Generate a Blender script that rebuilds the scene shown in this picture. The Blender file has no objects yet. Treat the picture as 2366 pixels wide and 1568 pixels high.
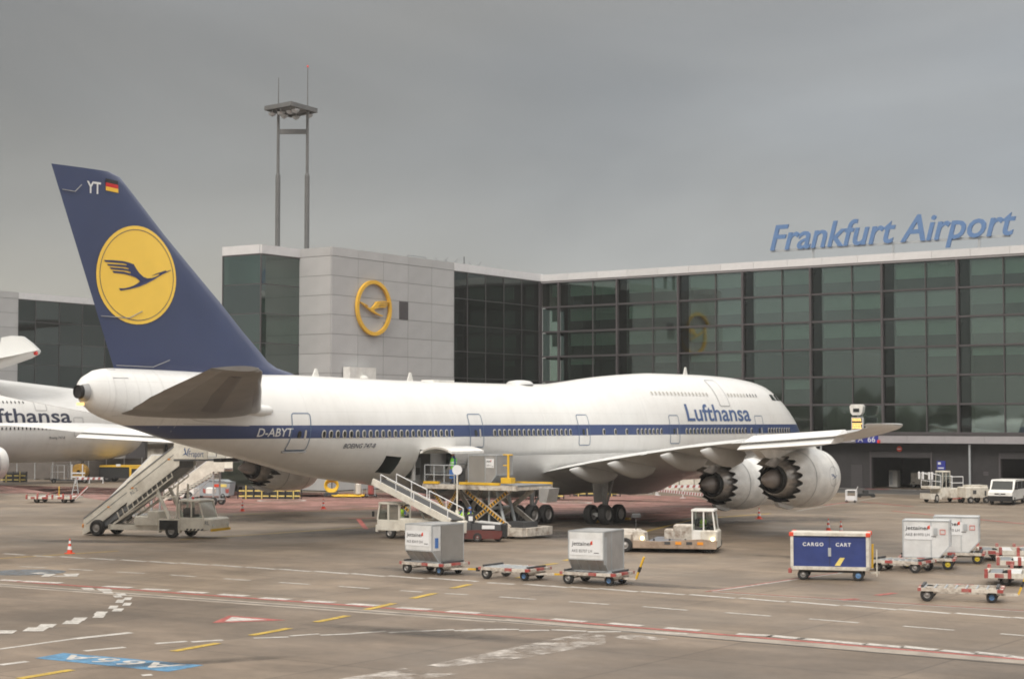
import bpy, bmesh, math, random
import numpy as np
from mathutils import Vector, Matrix
random.seed(7)
PI = math.pi
R = math.radians
scn = bpy.context.scene
col = scn.collection
# ------------------------------------------------------------------ camera
H = 6.55
PITCH = math.atan((974 - 784) / 4000)
cam_d = bpy.data.cameras.new('camera'); cam = bpy.data.objects.new('camera', cam_d); col.objects.link(cam)
cam.location = (0, 0, H); cam.rotation_euler = (PI / 2 + PITCH, 0, 0)
cam_d.sensor_width = 36; cam_d.lens = 4000 / 2366 * 36; cam_d.clip_start = .5; cam_d.clip_end = 6000
scn.camera = cam
# ------------------------------------------------------------------ world: heavy overcast
SUN_EL, SUN_AZ = 42, 202          # sun behind the photographer's left shoulder
SKYLOC = (11.4, -3.3, .7)
w = bpy.data.worlds.new('World'); scn.world = w; w.use_nodes = True
nt = w.node_tree; N = nt.nodes; LK = nt.links; N.clear()
def wn(t, **k):
    n = N.new(t)
    for a, b in k.items(): setattr(n, a, b)
    return n
out = wn('ShaderNodeOutputWorld'); bg = wn('ShaderNodeBackground'); bg.inputs[1].default_value = .1
sky = wn('ShaderNodeTexSky', sky_type='NISHITA'); sky.sun_disc = False
sky.sun_elevation = R(SUN_EL); sky.sun_rotation = R(SUN_AZ)
tc = wn('ShaderNodeTexCoord'); sep = wn('ShaderNodeSeparateXYZ'); LK.new(tc.outputs['Generated'], sep.inputs[0])
ramp = wn('ShaderNodeValToRGB'); cr = ramp.color_ramp; cr.interpolation = 'B_SPLINE'
stops = [(0, (3.9, 3.8, 3.6)), (.05, (3.7, 3.62, 3.45)), (.09, (2.95, 2.95, 2.9)), (.14, (2.45, 2.48, 2.48)), (.22, (2.05, 2.08, 2.08)),
         (.30, (2.9, 2.9, 2.9)), (.55, (9.6, 9.2, 8.7)), (1, (14.2, 13.6, 12.8))]
while len(cr.elements) < len(stops): cr.elements.new(.5)
for e, (p, c) in zip(cr.elements, stops): e.position = p; e.color = (*[x / 20 for x in c], 1)
LK.new(sep.outputs[2], ramp.inputs[0])
mp = wn('ShaderNodeMapping'); mp.inputs['Scale'].default_value = (1.5, 1.5, 4.5); mp.inputs['Location'].default_value = SKYLOC; LK.new(tc.outputs['Generated'], mp.inputs[0])
nz = wn('ShaderNodeTexNoise'); nz.inputs['Scale'].default_value = 1.6; nz.inputs['Detail'].default_value = 5; nz.inputs['Roughness'].default_value = .5; nz.inputs['Distortion'].default_value = .6
LK.new(mp.outputs[0], nz.inputs['Vector'])
mr = wn('ShaderNodeMapRange'); mr.inputs[1].default_value = .3; mr.inputs[2].default_value = .7; mr.inputs[3].default_value = 15.4; mr.inputs[4].default_value = 22.2
LK.new(nz.outputs[0], mr.inputs[0])
nz2 = wn('ShaderNodeTexNoise'); nz2.inputs['Scale'].default_value = .9; nz2.inputs['Detail'].default_value = 3
LK.new(mp.outputs[0], nz2.inputs['Vector'])
tint = wn('ShaderNodeValToRGB'); tint.color_ramp.elements[0].position = .38; tint.color_ramp.elements[1].position = .62
tint.color_ramp.elements[0].color = (.95, .99, 1.05, 1); tint.color_ramp.elements[1].color = (1.03, 1.0, .95, 1)
LK.new(nz2.outputs[0], tint.inputs[0])
az_r = wn('ShaderNodeMapRange'); az_r.inputs[1].default_value = -.35; az_r.inputs[2].default_value = .35; LK.new(sep.outputs[0], az_r.inputs[0])
azc = wn('ShaderNodeMix', data_type='RGBA'); azc.inputs[6].default_value = (.90, .885, .85, 1); azc.inputs[7].default_value = (1.19, 1.21, 1.23, 1); LK.new(az_r.outputs[0], azc.inputs[0])
m0 = wn('ShaderNodeVectorMath', operation='MULTIPLY'); LK.new(tint.outputs[0], m0.inputs[0]); LK.new(azc.outputs[2], m0.inputs[1])
m1 = wn('ShaderNodeVectorMath', operation='MULTIPLY'); LK.new(ramp.outputs[0], m1.inputs[0]); LK.new(m0.outputs[0], m1.inputs[1])
m2 = wn('ShaderNodeVectorMath', operation='SCALE'); LK.new(m1.outputs[0], m2.inputs[0]); LK.new(mr.outputs[0], m2.inputs['Scale'])
mx = wn('ShaderNodeMix', data_type='RGBA'); mx.inputs[0].default_value = .95
LK.new(sky.outputs[0], mx.inputs[6]); LK.new(m2.outputs[0], mx.inputs[7])
LK.new(mx.outputs[2], bg.inputs[0]); LK.new(bg.outputs[0], out.inputs[0])
sd = bpy.data.lights.new('sun', 'SUN'); sd.energy = 1.5; sd.angle = R(20); sd.color = (1, .95, .88)
so = bpy.data.objects.new('sun', sd); col.objects.link(so)
az = R(SUN_AZ); el = R(SUN_EL)
sv = Vector((math.sin(az) * math.cos(el), math.cos(az) * math.cos(el), math.sin(el)))
so.rotation_euler = (-sv).to_track_quat('-Z', 'Y').to_euler(); so.location = (0, -30, 60)
vs = scn.view_settings; vs.view_transform = 'Standard'; vs.look = 'None'; vs.exposure = .46; vs.gamma = 1; vs.use_curve_mapping = False
scn.render.engine = 'CYCLES'; scn.cycles.use_denoising = True; scn.cycles.max_bounces = 6; scn.cycles.transparent_max_bounces = 10
scn.cycles.filter_width = 1.8
# ------------------------------------------------------------------ geometry helpers
def G(px, py, z=0.0):
    """where the sight line of a photo pixel (2366 px wide frame) meets height z"""
    d = Vector((px - 1183, 4000, 784 - py)); c, s = math.cos(PITCH), math.sin(PITCH)
    d = Vector((d.x, d.y * c - d.z * s, d.y * s + d.z * c)); t = (z - H) / d.z
    return Vector((d.x * t, d.y * t, z))
class MB:
    def __init__(s): s.v = []; s.f = []; s.m = []
    def add(s, vs_, fs, mi=0):
        o = len(s.v); s.v += [tuple(p) for p in vs_]; s.f += [tuple(i + o for i in f) for f in fs]; s.m += [mi] * len(fs); return s
    def box(s, x0, x1, y0, y1, z0, z1, mi=0):
        return s.add([(x0,y0,z0),(x1,y0,z0),(x1,y1,z0),(x0,y1,z0),(x0,y0,z1),(x1,y0,z1),(x1,y1,z1),(x0,y1,z1)],
              [(0,3,2,1),(4,5,6,7),(0,1,5,4),(1,2,6,5),(2,3,7,6),(3,0,4,7)], mi)
    def cbox(s, x0, x1, y0, y1, z0, z1, b=.04, mi=0):
        """box with chamfered vertical and top edges"""
        def ring(z, i): return [(x0+i+b,y0+i,z),(x1-i-b,y0+i,z),(x1-i,y0+i+b,z),(x1-i,y1-i-b,z),(x1-i-b,y1-i,z),(x0+i+b,y1-i,z),(x0+i,y1-i-b,z),(x0+i,y0+i+b,z)]
        P = ring(z0, 0) + ring(z1 - b, 0) + ring(z1, b); F = [tuple(range(7, -1, -1)), tuple(range(16, 24))]
        for k in (0, 8):
            for i in range(8): F.append((k+i, k+(i+1)%8, k+8+(i+1)%8, k+8+i))
        return s.add(P, F, mi)
    def quad(s, a, b, c, d, mi=0): return s.add([a,b,c,d], [(0,1,2,3)], mi)
    def bar(s, p, q, w, h=None, mi=0, up=(0,0,1)):
        h = h or w; p = Vector(p); q = Vector(q); d = (q - p).normalized(); u = Vector(up)
        if abs(d.dot(u)) > .95: u = Vector((1,0,0))
        a = d.cross(u).normalized() * w / 2; b = a.cross(d).normalized() * h / 2
        P = [p-a-b, p+a-b, p+a+b, p-a+b, q-a-b, q+a-b, q+a+b, q-a+b]
        return s.add(P, [(0,1,2,3),(7,6,5,4),(0,4,5,1),(1,5,6,2),(2,6,7,3),(3,7,4,0)], mi)
    def cyl(s, p, q, r0, r1=None, n=14, mi=0, cap=True):
        r1 = r0 if r1 is None else r1; p = Vector(p); q = Vector(q); d = (q-p).normalized()
        u = Vector((0,0,1)) if abs(d.z) < .9 else Vector((1,0,0)); a = d.cross(u).normalized(); b = d.cross(a)
        P = []
        for c, r in ((p, r0), (q, r1)):
            for i in range(n): t = 2*PI*i/n; P.append(c + a*math.cos(t)*r + b*math.sin(t)*r)
        F = [(i, n+i, n+(i+1)%n, (i+1)%n) for i in range(n)]
        if cap: F += [tuple(range(n)), tuple(range(2*n-1, n-1, -1))]
        return s.add(P, F, mi)
    def tube(s, pts, r, n=6, mi=0):
        for a, b in zip(pts[:-1], pts[1:]): s.cyl(a, b, r, n=n, mi=mi)
        return s
    def lathe(s, prof, o=(0,0,0), ax='x', n=32, mi=0, cap=False):
        P = []; o = Vector(o)
        for x, r in prof:
            for i in range(n):
                t = 2*PI*i/n; c, q = r*math.cos(t), r*math.sin(t)
                P.append(o + Vector({'x': (x, c, q), 'y': (c, x, q), 'z': (c, q, x)}[ax]))
        F = [(k*n+i, k*n+(i+1)%n, (k+1)*n+(i+1)%n, (k+1)*n+i) for k in range(len(prof)-1) for i in range(n)]
        if cap: F += [tuple(range(n-1,-1,-1)), tuple(range((len(prof)-1)*n, len(prof)*n))]
        return s.add(P, F, mi)
    def prism(s, poly, a0, a1, f=None, mi=0):
        """poly (u,v) extruded a0..a1; f(u,v,a)->xyz, default u=x v=z a=y"""
        f = f or (lambda u, v, a: (u, a, v)); n = len(poly)
        P = [f(u, v, a0) for u, v in poly] + [f(u, v, a1) for u, v in poly]
        return s.add(P, [tuple(range(n)), tuple(range(2*n-1, n-1, -1))] + [(i, n+i, n+(i+1)%n, (i+1)%n) for i in range(n)], mi)
    def build(s, name, mat, parent=None, smooth=0, kind=None):
        me = bpy.data.meshes.new(name); me.from_pydata(s.v, [], s.f)
        mats = mat if isinstance(mat, (list, tuple)) else [mat]
        for m in mats: me.materials.append(m)
        if any(s.m): me.polygons.foreach_set('material_index', s.m)
        bm = bmesh.new(); bm.from_mesh(me); bmesh.ops.remove_doubles(bm, verts=bm.verts, dist=1e-5)
        bmesh.ops.recalc_face_normals(bm, faces=bm.faces); bm.to_mesh(me); bm.free()
        if smooth:
            me.polygons.foreach_set('use_smooth', [True]*len(me.polygons)); me.set_sharp_from_angle(angle=R(smooth))
        return link(name, me, parent, kind)
def link(name, me, parent=None, kind=None):
    o = bpy.data.objects.new(name, me); col.objects.link(o)
    if parent: o.parent = parent
    if kind: o['kind'] = kind
    return o
def thing(name, label, cat, loc=(0,0,0), rz=0, group=None):
    o = bpy.data.objects.new(name, None); col.objects.link(o); o.empty_display_size = .5
    o.location = loc; o.rotation_euler = (0, 0, rz); return tag(o, label, cat, group)
def tag(o, label, cat, group=None):
    o['label'] = label; o['category'] = cat
    if group: o['group'] = group
    return o
def dup(o, parent=None, loc=None, rz=None, label=None):
    c = o.copy(); col.objects.link(c)
    if parent: c.parent = parent
    if loc is not None: c.location = loc
    if rz is not None: c.rotation_euler = (0, 0, rz)
    if label: c['label'] = label
    for ch in [x for x in KIDS.get(o.name, ())]: dup(ch, c)
    return c
KIDS = {}
def freeze(root):
    """remember the children of a finished thing so that copying is quick"""
    for o in list(root.children_recursive) + [root]: KIDS[o.name] = list(o.children)
    return root
def dirv(deg): return Vector((math.cos(R(deg)), math.sin(R(deg)), 0))
# ------------------------------------------------------------------ materials
def mat(name, c, rough=.5, metal=0, var=.12, vs=1.5, bump=0, bs=20, spec=.5, coat=0, dirt=None, emit=0, dscale=.6, damt=.5):
    m = bpy.data.materials.new(name); m.use_nodes = True; n = m.node_tree.nodes; l = m.node_tree.links
    b = n['Principled BSDF']; b.inputs['Roughness'].default_value = rough; b.inputs['Metallic'].default_value = metal
    b.inputs['Specular IOR Level'].default_value = spec; b.inputs['Coat Weight'].default_value = coat; b.inputs['Coat Roughness'].default_value = .08
    co = n.new('ShaderNodeTexCoord')
    if var or dirt:
        z = n.new('ShaderNodeTexNoise'); z.inputs['Scale'].default_value = vs; z.inputs['Detail'].default_value = 5
        l.new(co.outputs['Object'], z.inputs['Vector'])
        r = n.new('ShaderNodeMapRange'); r.inputs[1].default_value = .3; r.inputs[2].default_value = .7
        r.inputs[3].default_value = 1 - var; r.inputs[4].default_value = 1 + var; l.new(z.outputs[0], r.inputs[0])
        k = n.new('ShaderNodeVectorMath'); k.operation = 'SCALE'; k.inputs[0].default_value = c[:3]; l.new(r.outputs[0], k.inputs['Scale'])
        src = k.outputs[0]
        if dirt:
            z2 = n.new('ShaderNodeTexNoise'); z2.inputs['Scale'].default_value = dscale; z2.inputs['Detail'].default_value = 9; z2.inputs['Roughness'].default_value = .7
            l.new(co.outputs['Object'], z2.inputs['Vector'])
            r2 = n.new('ShaderNodeMapRange'); r2.inputs[1].default_value = .45; r2.inputs[2].default_value = .72; r2.inputs[4].default_value = damt; l.new(z2.outputs[0], r2.inputs[0])
            x = n.new('ShaderNodeMix'); x.data_type = 'RGBA'; l.new(r2.outputs[0], x.inputs[0]); l.new(src, x.inputs[6]); x.inputs[7].default_value = (*dirt, 1)
            src = x.outputs[2]
        l.new(src, b.inputs['Base Color'])
    else: b.inputs['Base Color'].default_value = (*c[:3], 1)
    if bump:
        z = n.new('ShaderNodeTexNoise'); z.inputs['Scale'].default_value = bs; z.inputs['Detail'].default_value = 6; l.new(co.outputs['Object'], z.inputs['Vector'])
        bp = n.new('ShaderNodeBump'); bp.inputs['Strength'].default_value = bump; bp.inputs['Distance'].default_value = .03; l.new(z.outputs[0], bp.inputs['Height']); l.new(bp.outputs[0], b.inputs['Normal'])
    if emit: b.inputs['Emission Color'].default_value = (*c[:3], 1); b.inputs['Emission Strength'].default_value = emit
    return m
M = {}
def mk(k, *a, **q): M[k] = mat(k, *a, **q)
mk('white_paint', (.82,.805,.765), .32, dirt=(.42,.37,.29), damt=.35, coat=.3)
mk('white_used', (.70,.66,.58), .45, dirt=(.22,.16,.1), damt=.75, dscale=1.6)
mk('cream_paint', (.78,.74,.65), .4, dirt=(.3,.24,.16), damt=.4, dscale=1.2)
mk('rusty_white', (.60,.55,.48), .6, dirt=(.16,.09,.05), damt=.95, dscale=2.8)
mk('red_paint', (.36,.06,.05), .5, dirt=(.4,.34,.3), damt=.65, dscale=3)
mk('maroon', (.13,.03,.025), .45, dirt=(.06,.05,.045), damt=.6, dscale=3)
mk('rust_brown', (.36,.27,.2), .7, dirt=(.13,.08,.055), damt=.9, dscale=2.5)
mk('deck_blue', (.17,.18,.21), .5, dirt=(.12,.1,.08), damt=.5)
mk('dirty_orange', (.42,.23,.03), .5, dirt=(.15,.1,.04), damt=.6, dscale=2)
mk('orange_red', (.72,.07,.03), .5)
mk('blue_tarp', (.03,.05,.19), .4, bump=.5, bs=3)
mk('blue_paint', (.06,.17,.45), .4)
mk('yellow', (.75,.45,.03), .45, dirt=(.35,.22,.05), damt=.4)
mk('yellow_pale', (.78,.62,.18), .5)
mk('yellow_hose', (.8,.5,.03), .5)
mk('black', (.02,.02,.02), .5)
mk('rubber', (.025,.024,.023), .8, var=.3)
mk('rim_grey', (.35,.33,.31), .45, metal=.3)
mk('rim_blue', (.16,.3,.52), .5)
mk('rim_yellow', (.65,.5,.04), .5)
mk('steel', (.42,.42,.42), .35, metal=.7)
mk('galv', (.5,.52,.53), .45, metal=.5)
mk('grey_paint', (.2,.21,.22), .5, dirt=(.12,.1,.08), damt=.4)
mk('dark_grey', (.06,.06,.062), .6)
mk('interior', (.025,.024,.022), .8)
mk('car_glass', (.02,.025,.025), .08, var=0, spec=.8)
mk('alu', (.44,.43,.42), .38, metal=.45, dirt=(.25,.22,.2), damt=.3)
mk('alu_light', (.72,.72,.71), .38, metal=.12, bump=.3, bs=2.5, dirt=(.45,.42,.38), damt=.3, dscale=2)
mk('canvas', (.25,.235,.215), .7, var=.12, vs=1, bump=.7, bs=2.2)
mk('mast_grey', (.13,.13,.128), .6)
mk('panel_grey', (.45,.445,.44), .55, var=.05, vs=.6, spec=.3)
mk('parapet', (.66,.65,.65), .5, var=.04)
mk('fascia', (.34,.32,.33), .5, var=.06)
mk('frame_dark', (.055,.05,.052), .5, var=.08)
mk('mullion', (.075,.066,.069), .5, var=.08)
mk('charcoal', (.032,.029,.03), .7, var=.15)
mk('roof', (.2,.2,.2), .9)
mk('blind', (.78,.84,.8), .9, var=.05)
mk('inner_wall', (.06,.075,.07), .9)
mk('sign_blue', (.115,.21,.40), .5, var=.04)
mk('gate_blue', (.03,.04,.3), .5, var=.04)
mk('lettering', (.75,.75,.75), .5, var=0)
mk('emblem_yellow', (.78,.45,.045), .5, var=.05)
mk('skin', (.42,.24,.16), .6, var=0)
mk('hivis', (.5,.85,.05), .7, var=.06)
mk('hivis_green', (.16,.6,.05), .7, var=.06)
mk('navy_cloth', (.03,.06,.2), .8)
mk('dark_cloth', (.03,.03,.035), .8)
mk('hair', (.03,.02,.015), .8, var=0)
mk('concrete_grey', (.3,.29,.27), .8)
mk('beige_wall', (.45,.42,.37), .8)
mk('lamp_white', (.7,.7,.66), .5, var=0)
mk('amber_led', (1,.62,.2), .5, var=0, emit=1.1)
mk('headlight', (1,.85,.5), .3, var=0, emit=2.5)
mk('amber_lens', (.8,.3,.03), .3, var=0)
mk('red_lens', (.8,.05,.04), .3, var=0)
mk('tarp_grey', (.33,.36,.38), .6, bump=.3)
M['glass'] = None
def glass_mat(name, tintc, fac, refl):
    m = bpy.data.materials.new(name); m.use_nodes = True; n = m.node_tree.nodes; l = m.node_tree.links; n.clear()
    o = n.new('ShaderNodeOutputMaterial'); mx = n.new('ShaderNodeMixShader'); t = n.new('ShaderNodeBsdfTransparent'); g = n.new('ShaderNodeBsdfGlossy')
    t.inputs[0].default_value = (*tintc, 1); g.inputs[0].default_value = (*refl, 1); g.inputs['Roughness'].default_value = .03
    lw = n.new('ShaderNodeLayerWeight'); lw.inputs[0].default_value = .35
    r = n.new('ShaderNodeMapRange'); r.inputs[3].default_value = fac; r.inputs[4].default_value = .95; l.new(lw.outputs['Fresnel'], r.inputs[0])
    co = n.new('ShaderNodeTexCoord'); z = n.new('ShaderNodeTexNoise'); z.inputs['Scale'].default_value = .35; l.new(co.outputs['Object'], z.inputs[0])
    bp = n.new('ShaderNodeBump'); bp.inputs['Strength'].default_value = .12; bp.inputs['Distance'].default_value = .02; l.new(z.outputs[0], bp.inputs['Height']); l.new(bp.outputs[0], g.inputs['Normal'])
    oi = n.new('ShaderNodeObjectInfo'); rr = n.new('ShaderNodeMapRange'); rr.inputs[3].default_value = -.05; rr.inputs[4].default_value = .07; l.new(oi.outputs['Random'], rr.inputs[0])
    ad = n.new('ShaderNodeMath'); ad.operation = 'ADD'; l.new(r.outputs[0], ad.inputs[0]); l.new(rr.outputs[0], ad.inputs[1])
    # panes are never perfectly parallel: tilt the reflection a little per pane
    wv = n.new('ShaderNodeTexWhiteNoise'); wv.noise_dimensions = '1D'; l.new(oi.outputs['Random'], wv.inputs['W']); c0 = n.new('ShaderNodeVectorMath'); c0.operation = 'SUBTRACT'; l.new(wv.outputs['Color'], c0.inputs[0]); c0.inputs[1].default_value = (.5,.5,.5)
    c1 = n.new('ShaderNodeVectorMath'); c1.operation = 'SCALE'; l.new(c0.outputs[0], c1.inputs[0]); c1.inputs['Scale'].default_value = .012
    c2 = n.new('ShaderNodeVectorMath'); c2.operation = 'ADD'; l.new(bp.outputs[0], c2.inputs[0]); l.new(c1.outputs[0], c2.inputs[1]); l.new(c2.outputs[0], g.inputs['Normal'])
    l.new(ad.outputs[0], mx.inputs[0]); l.new(t.outputs[0], mx.inputs[1]); l.new(g.outputs[0], mx.inputs[2]); l.new(mx.outputs[0], o.inputs[0])
    M[name] = m
glass_mat('glass', (.62,.72,.67), .17, (.66,.76,.73))
glass_mat('glass_dark', (.3,.36,.35), .06, (.5,.58,.56))
glass_mat('glass_cab', (.7,.75,.73), .1, (.8,.85,.85))
for k_ in ('panel_grey', 'parapet', 'blind', 'alu', 'alu_light', 'white_used'):
    # every panel a slightly different tone
    n_ = M[k_].node_tree.nodes; l_ = M[k_].node_tree.links; b_ = n_['Principled BSDF']; s_ = b_.inputs['Base Color'].links[0].from_socket
    oi = n_.new('ShaderNodeObjectInfo'); r_ = n_.new('ShaderNodeMapRange'); r_.inputs[3].default_value = .93 if k_ != 'blind' else .72; r_.inputs[4].default_value = 1.05; l_.new(oi.outputs['Random'], r_.inputs[0])
    v_ = n_.new('ShaderNodeVectorMath'); v_.operation = 'SCALE'; l_.new(s_, v_.inputs[0]); l_.new(r_.outputs[0], v_.inputs['Scale']); l_.new(v_.outputs[0], b_.inputs['Base Color'])
# text ---------------------------------------------------------------
def text_geo(body, size=1, bold=0, shear=0, sx=1, spacing=1):
    """flat lettering: verts (u,v) and faces, u to the right, baseline v=0"""
    cu = bpy.data.curves.new('t', 'FONT'); cu.body = body; cu.size = size; cu.offset = bold * size; cu.shear = shear; cu.space_character = spacing
    cu.resolution_u = 3
    o = bpy.data.objects.new('t', cu); col.objects.link(o)
    me = o.to_mesh(); V = [(v.co.x * sx, v.co.y) for v in me.vertices]; F = [tuple(p.vertices) for p in me.polygons]
    o.to_mesh_clear(); bpy.data.objects.remove(o); bpy.data.curves.remove(cu)
    return V, F
def text_obj(name, body, size, mt, parent, f, bold=0, shear=0, sx=1, cuts=0, spacing=1, width=None, depth=0, off=None):
    V, F = text_geo(body, size, bold, shear, sx, spacing)
    xs = [v[0] for v in V]; ys = [v[1] for v in V]
    if width: k = width / (max(xs) - min(xs)); x0 = min(xs); V = [((v[0] - x0) * k, v[1]) for v in V]
    me = bpy.data.meshes.new(name); me.from_pydata([(u, v, 0) for u, v in V], [], F)
    bm = bmesh.new(); bm.from_mesh(me)
    if cuts:
        y = min(ys)
        while y < max(ys):
            bmesh.ops.bisect_plane(bm, geom=bm.verts[:] + bm.edges[:] + bm.faces[:], plane_co=(0, y, 0), plane_no=(0, 1, 0)); y += cuts
    if depth:
        r = bmesh.ops.extrude_face_region(bm, geom=bm.faces[:]); vv = [g for g in r['geom'] if isinstance(g, bmesh.types.BMVert)]
        for v in vv: v.co.z = depth
    for v in bm.verts: v.co = Vector(f(v.co.x, v.co.y, v.co.z))
    bmesh.ops.recalc_face_normals(bm, faces=bm.faces)
    bm.to_mesh(me); bm.free(); me.materials.append(mt)
    return link(name, me, parent)
# ================================================================== ground
def ground_mat(base=(.205, .158, .116), slabs=True):
    m = bpy.data.materials.new('apron_concrete'); m.use_nodes = True; n = m.node_tree.nodes; l = m.node_tree.links
    b = n['Principled BSDF']; co = n.new('ShaderNodeTexCoord')
    def nz(s, d=6, r=.55, vec=None):
        z = n.new('ShaderNodeTexNoise'); z.inputs['Scale'].default_value = s; z.inputs['Detail'].default_value = d; z.inputs['Roughness'].default_value = r
        l.new(vec or co.outputs['Object'], z.inputs['Vector']); return z.outputs[0]
    def mrg(src, a, b_, c, d):
        r = n.new('ShaderNodeMapRange'); r.inputs[1].default_value = a; r.inputs[2].default_value = b_; r.inputs[3].default_value = c; r.inputs[4].default_value = d
        l.new(src, r.inputs[0]); return r.outputs[0]
    def mul(a, b_):
        k = n.new('ShaderNodeMath'); k.operation = 'MULTIPLY'
        for i, x in enumerate((a, b_)):
            if hasattr(x, 'links') or not isinstance(x, float): l.new(x, k.inputs[i])
            else: k.inputs[i].default_value = x
        return k.outputs[0]
    # slab to slab differences
    mpn = n.new('ShaderNodeMapping'); mpn.inputs['Scale'].default_value = (1/6.5, 1/6.5, 1); l.new(co.outputs['Object'], mpn.inputs[0])
    fl = n.new('ShaderNodeVectorMath'); fl.operation = 'FLOOR'; l.new(mpn.outputs[0], fl.inputs[0])
    wn_ = n.new('ShaderNodeTexWhiteNoise'); wn_.noise_dimensions = '2D'; l.new(fl.outputs[0], wn_.inputs['Vector'])
    slab = mrg(wn_.outputs['Value'], 0, 1, .93, 1.06)
    # joints
    fr = n.new('ShaderNodeVectorMath'); fr.operation = 'FRACTION'; l.new(mpn.outputs[0], fr.inputs[0])
    sp = n.new('ShaderNodeSeparateXYZ'); l.new(fr.outputs[0], sp.inputs[0])
    def edge(s_):
        a = n.new('ShaderNodeMath'); a.operation = 'SUBTRACT'; l.new(s_, a.inputs[0]); a.inputs[1].default_value = .5
        c = n.new('ShaderNodeMath'); c.operation = 'ABSOLUTE'; l.new(a.outputs[0], c.inputs[0])
        return mrg(c.outputs[0], .4925, .4965, 1, .66)
    joint = mul(edge(sp.outputs[0]), edge(sp.outputs[1]))
    big = mrg(nz(.035, 4), .3, .7, .86, 1.14)
    patch = mrg(nz(.22, 5, .6), .42, .66, .88, 1.24)
    dark = mrg(nz(.09, 7, .65), .46, .68, 1.0, .66)
    fine = mrg(nz(3.5, 8, .7), .3, .7, .93, 1.07)
    # tyre tracks: stretched noise along two driving directions
    def track(rot, thr):
        mp_ = n.new('ShaderNodeMapping'); mp_.inputs['Rotation'].default_value = (0, 0, R(rot)); mp_.inputs['Scale'].default_value = (.018, .55, 1); l.new(co.outputs['Object'], mp_.inputs[0])
        # mapping rotates first then scales in 'TEXTURE'? keep POINT: scale then rotate
        mp_.vector_type = 'POINT'
        v = n.new('ShaderNodeVectorRotate'); v.rotation_type = 'Z_AXIS'; v.inputs['Angle'].default_value = R(rot); l.new(co.outputs['Object'], v.inputs['Vector'])
        sc = n.new('ShaderNodeMapping'); sc.inputs['Scale'].default_value = (.02, .6, 1); l.new(v.outputs[0], sc.inputs[0])
        return mrg(nz(1, 5, .6, sc.outputs[0]), thr, thr + .16, 1, .86)
    v2 = n.new('ShaderNodeVectorRotate'); v2.rotation_type = 'Z_AXIS'; v2.inputs['Angle'].default_value = R(0); l.new(co.outputs['Object'], v2.inputs['Vector'])
    s2 = n.new('ShaderNodeMapping'); s2.inputs['Scale'].default_value = (.16, .42, 1); l.new(v2.outputs[0], s2.inputs[0])
    smear = mrg(nz(1, 7, .62, s2.outputs[0]), .52, .66, 1, 1.22)
    wet = mrg(nz(1.6, 6, .6, s2.outputs[0]), .55, .7, 1, .84)
    fine = mul(fine, mul(smear, wet))
    f = mul(mul(mul(slab, joint), mul(big, patch)), mul(mul(dark, fine), mul(track(0, .55), track(62, .58))))
    k = n.new('ShaderNodeVectorMath'); k.operation = 'SCALE'; k.inputs[0].default_value = base; l.new(f, k.inputs['Scale'])
    l.new(k.outputs[0], b.inputs['Base Color'])
    l.new(mrg(nz(.12, 5), .35, .65, .42, .75), b.inputs['Roughness']); b.inputs['Specular IOR Level'].default_value = .4
    bp = n.new('ShaderNodeBump'); bp.inputs['Strength'].default_value = .25; bp.inputs['Distance'].default_value = .01; l.new(nz(9, 6), bp.inputs['Height']); l.new(bp.outputs[0], b.inputs['Normal'])
    return m
YAW = 36.8                    # heading of the main airliner, right of the view axis
gm = ground_mat()
ap = MB(); ap.quad((-1500,-600,0),(1500,-600,0),(1500,1800,0),(-1500,1800,0)); apo = ap.build('apron_ground', gm, kind='structure')
# apron slab grid follows the stands: rotate the object, not the picture
apo.rotation_euler = (0, 0, R(-YAW + 1.5)); apo.location = (3.2, 1.7, 0)
lane = MB(); lane_m = ground_mat((.172, .132, .098))
P_ = [G(-60, 1350.5 - 5), G(2500, 1547), Vector((60, -40, 0)), Vector((-120, -40, 0)), Vector((-120, 76, 0))]
cr_ = math.cos(R(YAW - 1.5)); sr_ = math.sin(R(YAW - 1.5)); lane.add([((p.x - 3.2)*cr_ - (p.y - 1.7)*sr_, (p.x - 3.2)*sr_ + (p.y - 1.7)*cr_, .002) for p in P_], [(0,1,2,3,4)])
lo_ = lane.build('taxi_lane', lane_m, kind='structure'); lo_.rotation_euler = apo.rotation_euler; lo_.location = apo.location
def paint(name, c, fade=.5, var=.1, sc=2.5):
    """worn road paint: alpha breaks up with noise"""
    m = bpy.data.materials.new(name); m.use_nodes = True; n = m.node_tree.nodes; l = m.node_tree.links; b = n['Principled BSDF']
    b.inputs['Roughness'].default_value = .6; co = n.new('ShaderNodeTexCoord')
    z = n.new('ShaderNodeTexNoise'); z.inputs['Scale'].default_value = sc; z.inputs['Detail'].default_value = 9; z.inputs['Roughness'].default_value = .7; l.new(co.outputs['Object'], z.inputs['Vector'])
    r = n.new('ShaderNodeMapRange'); r.inputs[1].default_value = .34; r.inputs[2].default_value = .58; r.inputs[3].default_value = 1 - fade; r.inputs[4].default_value = 1; l.new(z.outputs[0], r.inputs[0])
    z2 = n.new('ShaderNodeTexNoise'); z2.inputs['Scale'].default_value = .5; l.new(co.outputs['Object'], z2.inputs['Vector'])
    r2 = n.new('ShaderNodeMapRange'); r2.inputs[3].default_value = 1 - var * 2; r2.inputs[4].default_value = 1 + var * 2; l.new(z2.outputs[0], r2.inputs[0])
    k = n.new('ShaderNodeVectorMath'); k.operation = 'SCALE'; k.inputs[0].default_value = c; l.new(r2.outputs[0], k.inputs['Scale'])
    l.new(k.outputs[0], b.inputs['Base Color']); l.new(r.outputs[0], b.inputs['Alpha']); M[name] = m
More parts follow.
